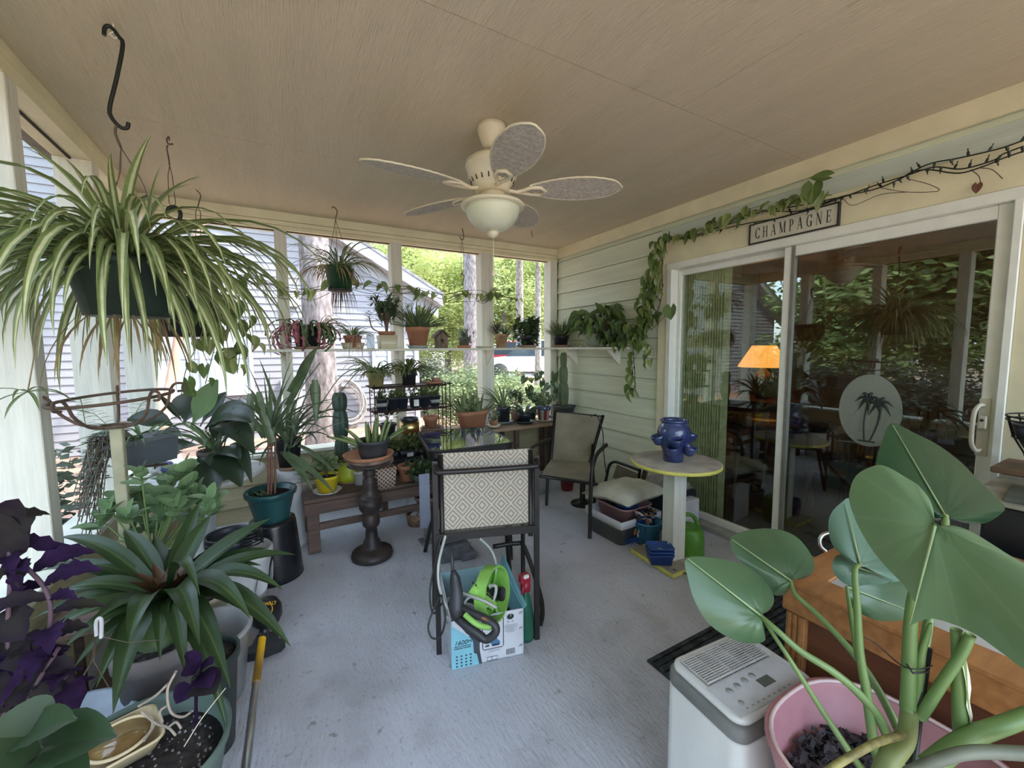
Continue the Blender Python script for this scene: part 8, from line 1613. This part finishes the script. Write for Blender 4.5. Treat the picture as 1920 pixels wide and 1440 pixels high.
# purple passion plant
pp0=V((-.60,.88,0)); pp0=PD(30,1430,.82); pb=V((pp0.x,pp0.y,0)); t=thing('purple_passion_plant','dark purple fuzzy-leaved plant with jagged leaves at the left edge','plant',pb)
m=M(); m.lathe([(.08,0),(.10,.0),(.13,.30),(.14,.31),(.14,.34),(.125,.34),(.11,.31),(.02,.30)],pb,30); m.obj('pot',nur,t)
rr=random.Random(21)
base=V((pb.x,pb.y,.33)); stems_=[[(30,1380,.82),(15,1200,.80),(20,1060,.80),(5,980,.82)],[(40,1380,.82),(70,1250,.80),(92,1190,.80),(88,1110,.80),(25,1040,.82)],[(30,1390,.8),(60,1300,.78),(110,1215,.80)],[(20,1390,.8),(-10,1260,.78),(-5,1130,.8)],[(40,1400,.8),(110,1310,.80),(125,1265,.80)]]
m=M(); nodes=[]
for s_ in stems_: pts=bez([base]+[PD(*p_) for p_ in s_],6); m.tube(pts,.004,6); nodes+=pts[5::2]
m.obj('stems',mat('violet_stem',(.12,.07,.09),.7,var=.2),t)
for k,p in enumerate(nodes*2):
    if k%3==2: continue
    a=rr.uniform(0,6.28); L=rr.uniform(.05,.10); T=p+V((L*cos(a),L*sin(a)*.6,rr.uniform(-.07,.02)))
    A=V(p); mt=vio if rr.random()<.55 else dkp; W=L*rr.uniform(.25,.5); n=10; mid=(A+T)/2+V((0,0,.3*L)); vs=[];uv=[];mm=M()
    for i in range(n+1):
        s=i/n; q=A*(1-s)**2+mid*2*s*(1-s)+T*s*s; d=((mid-A)*(1-s)+(T-mid)*s).normalized(); sd=d.cross(V((0,-.6,1))).normalized(); up=sd.cross(d); w_=W/2*max(.03,sin(PI*s**.8))*(1.22 if i%2 else .86)
        for u in(-1,-.5,0,.5,1): vs.append(q+sd*u*w_+up*(.35*abs(u)*w_+rr.uniform(-.1,.1)*w_)); uv.append((.5+u/2,s))
    mm.add(vs,[(i*5+j,i*5+j+1,i*5+j+6,i*5+j+5) for i in range(n) for j in range(4)],0,uv,True); mm.obj('leaf',mt,t)
for (A,T,W) in(((12,1020),(35,935),.10),((10,1060),(-5,960),.12),((0,1150),(45,1200),.10),((0,1200),(25,1280),.12),((50,1230),(40,1330),.10),((100,1250),(110,1350),.085),((130,1270),(135,1350),.07),((25,1110),(45,1080),.05),((20,1260),(0,1340),.12),((75,1270),(75,1340),.09),((30,1200),(80,1260),.10)): blade(t,PD(*A,.80),PD(*T,.78),W*.7,.15,'oval',dkp if W>.08 else vio,(0,-1,.4),seg=7,wob=.3)
# heart-leaved plant at the bottom left corner
q=PD(20,1440,.62); hp_=V((q.x-.02,q.y-.02,0)); t=thing('green_heart_plant','plant with big green heart-shaped leaves in the bottom left corner','plant',hp_); pot(t,V((hp_.x,hp_.y,0)),.10,.08,.44,nur)
gl=veinmat('green_heart_leaf',(.022,.045,.018),(.04,.075,.03),(.07,.12,.05),.4,n=1,amt=0)
for (A,T,W) in(((78,1402),(210,1375),.085),((50,1375),(135,1345),.06),((70,1380),(-50,1385),.10),((45,1425),(165,1465),.09),((30,1400),(-40,1440),.10)):
    m=M(); heart(m,PD(*A,.64),PD(*T,.60),(0,-.55,1),W,lob=.18,cup=.35,rows=12,cols=4,droop=.05); m.obj('leaf',gl,t)
m=M()
for A in((78,1402),(50,1375),(45,1425)): m.tube(bez([V((hp_.x,hp_.y,.42)),PD(A[0]-20,A[1]+40,.64),PD(*A,.64)],5),.003,6)
m.obj('stems',pet,t)
# white hook hanger
t=thing('white_hanger_hook','small white plastic hook with thin wires standing among the bromeliad leaves','hook',PD(185,1190,1.0)); m=M(); m.tube(bez([PD(181,1192,1.0),PD(180,1170,1.0),PD(184,1160,1.0),PD(190,1163,1.0),PD(190,1196,1.0)],5),.004,8); m.obj('hook',mat('white_plastic',(.7,.7,.72),.3),t)
m=M(); m.tube([PD(180,1192,1.0),PD(172,1240,1.0),PD(152,1275,1.0)],.0012,4); m.tube([PD(180,1192,1.0),PD(176,1240,1.0),PD(205,1290,1.0)],.0012,4); m.tube([PD(184,1192,1.0),PD(240,1205,1.0),PD(300,1200,1.0)],.0012,4); m.obj('wires',wire,t)
# ---- string trimmer ----
h0=P(498,1190,'Z',0); h0=V((h0.x,h0.y,0)); t=thing('string_trimmer','string trimmer lying with its black head on the floor and yellow and grey shaft','trimmer',h0)
blt=mat('trimmer_black',(.018,.018,.02),.4,var=.15); he=P(500,1145,'Z',.06)
ax=V((.15,1,0)).normalized(); HX=Matrix((V((ax.y,-ax.x,0)),ax,V((0,0,1)))).transposed()
m=M(); m.lathe([(.06,.02),(.068,.03),(.066,.07),(.05,.10),(.025,.112)],(0,0,0),28,sy=1.35); m.v=[tuple(HX@V(v)+V((he.x,he.y,0))) for v in m.v]; m.obj('motor_head',blt,t)
m=M(); m.lathe([(.03,0),(.055,.0),(.058,.02),(.03,.022)],(he.x,he.y,0),24); m.obj('spool',blt,t)
g0=P(497,1205,'Z',.03); m=M(); pol=[(-.04,.06),(.045,.06),(.055,.0),(.085,-.03),(.07,-.055),(.0,-.075),(-.07,-.07),(-.075,-.035),(-.05,-.01)]; m.prism(pol,.005,.04); m.v=[tuple(HX@V(v)+V((g0.x,g0.y,0))) for v in m.v]; m.obj('guard',blt,t)
yl=mat('tool_yellow',(.78,.45,.02),.4,var=.05); a_=V((he.x,he.y-.05,.09)); ta=a_.lerp(PD(462,1440,1.12),1.0)
s1=P(480,1280,'Z',.18); s1=PD(480,1282,1.52); s0=PD(492,1195,1.78); s2=PD(461,1440,1.16); s2=s0+(s1-s0).normalized()*1.0 if False else s2
m=M(); m.tube([s0,s1],.0145,12); m.obj('yellow_shaft',yl,t); m=M(); m.tube([s1,s2,s2+(s2-s1)*.8],.0125,12); m.obj('grey_shaft',mat('brushed_aluminium',(.5,.5,.5),.35,metal=.9,var=.05),t); m=M(); m.tube([PD(497,1180,1.8),s0],.02,10); m.obj('shaft_socket',blt,t)
tx_=text('lettering','DEWALT',.020,PD(487,1141,1.86)+V((0,0,.01)),_R2+V((0,0,.14)),(_U2*.8+V((0,.5,.2))),yl,t,ext=.001,sx=.95); m=M(); m.tube(bez([PD(505,1128,1.86),PD(511,1140,1.84),PD(506,1152,1.83),PD(494,1157,1.83)],5),.0018,5); m.obj('yellow_trim',yl,t)
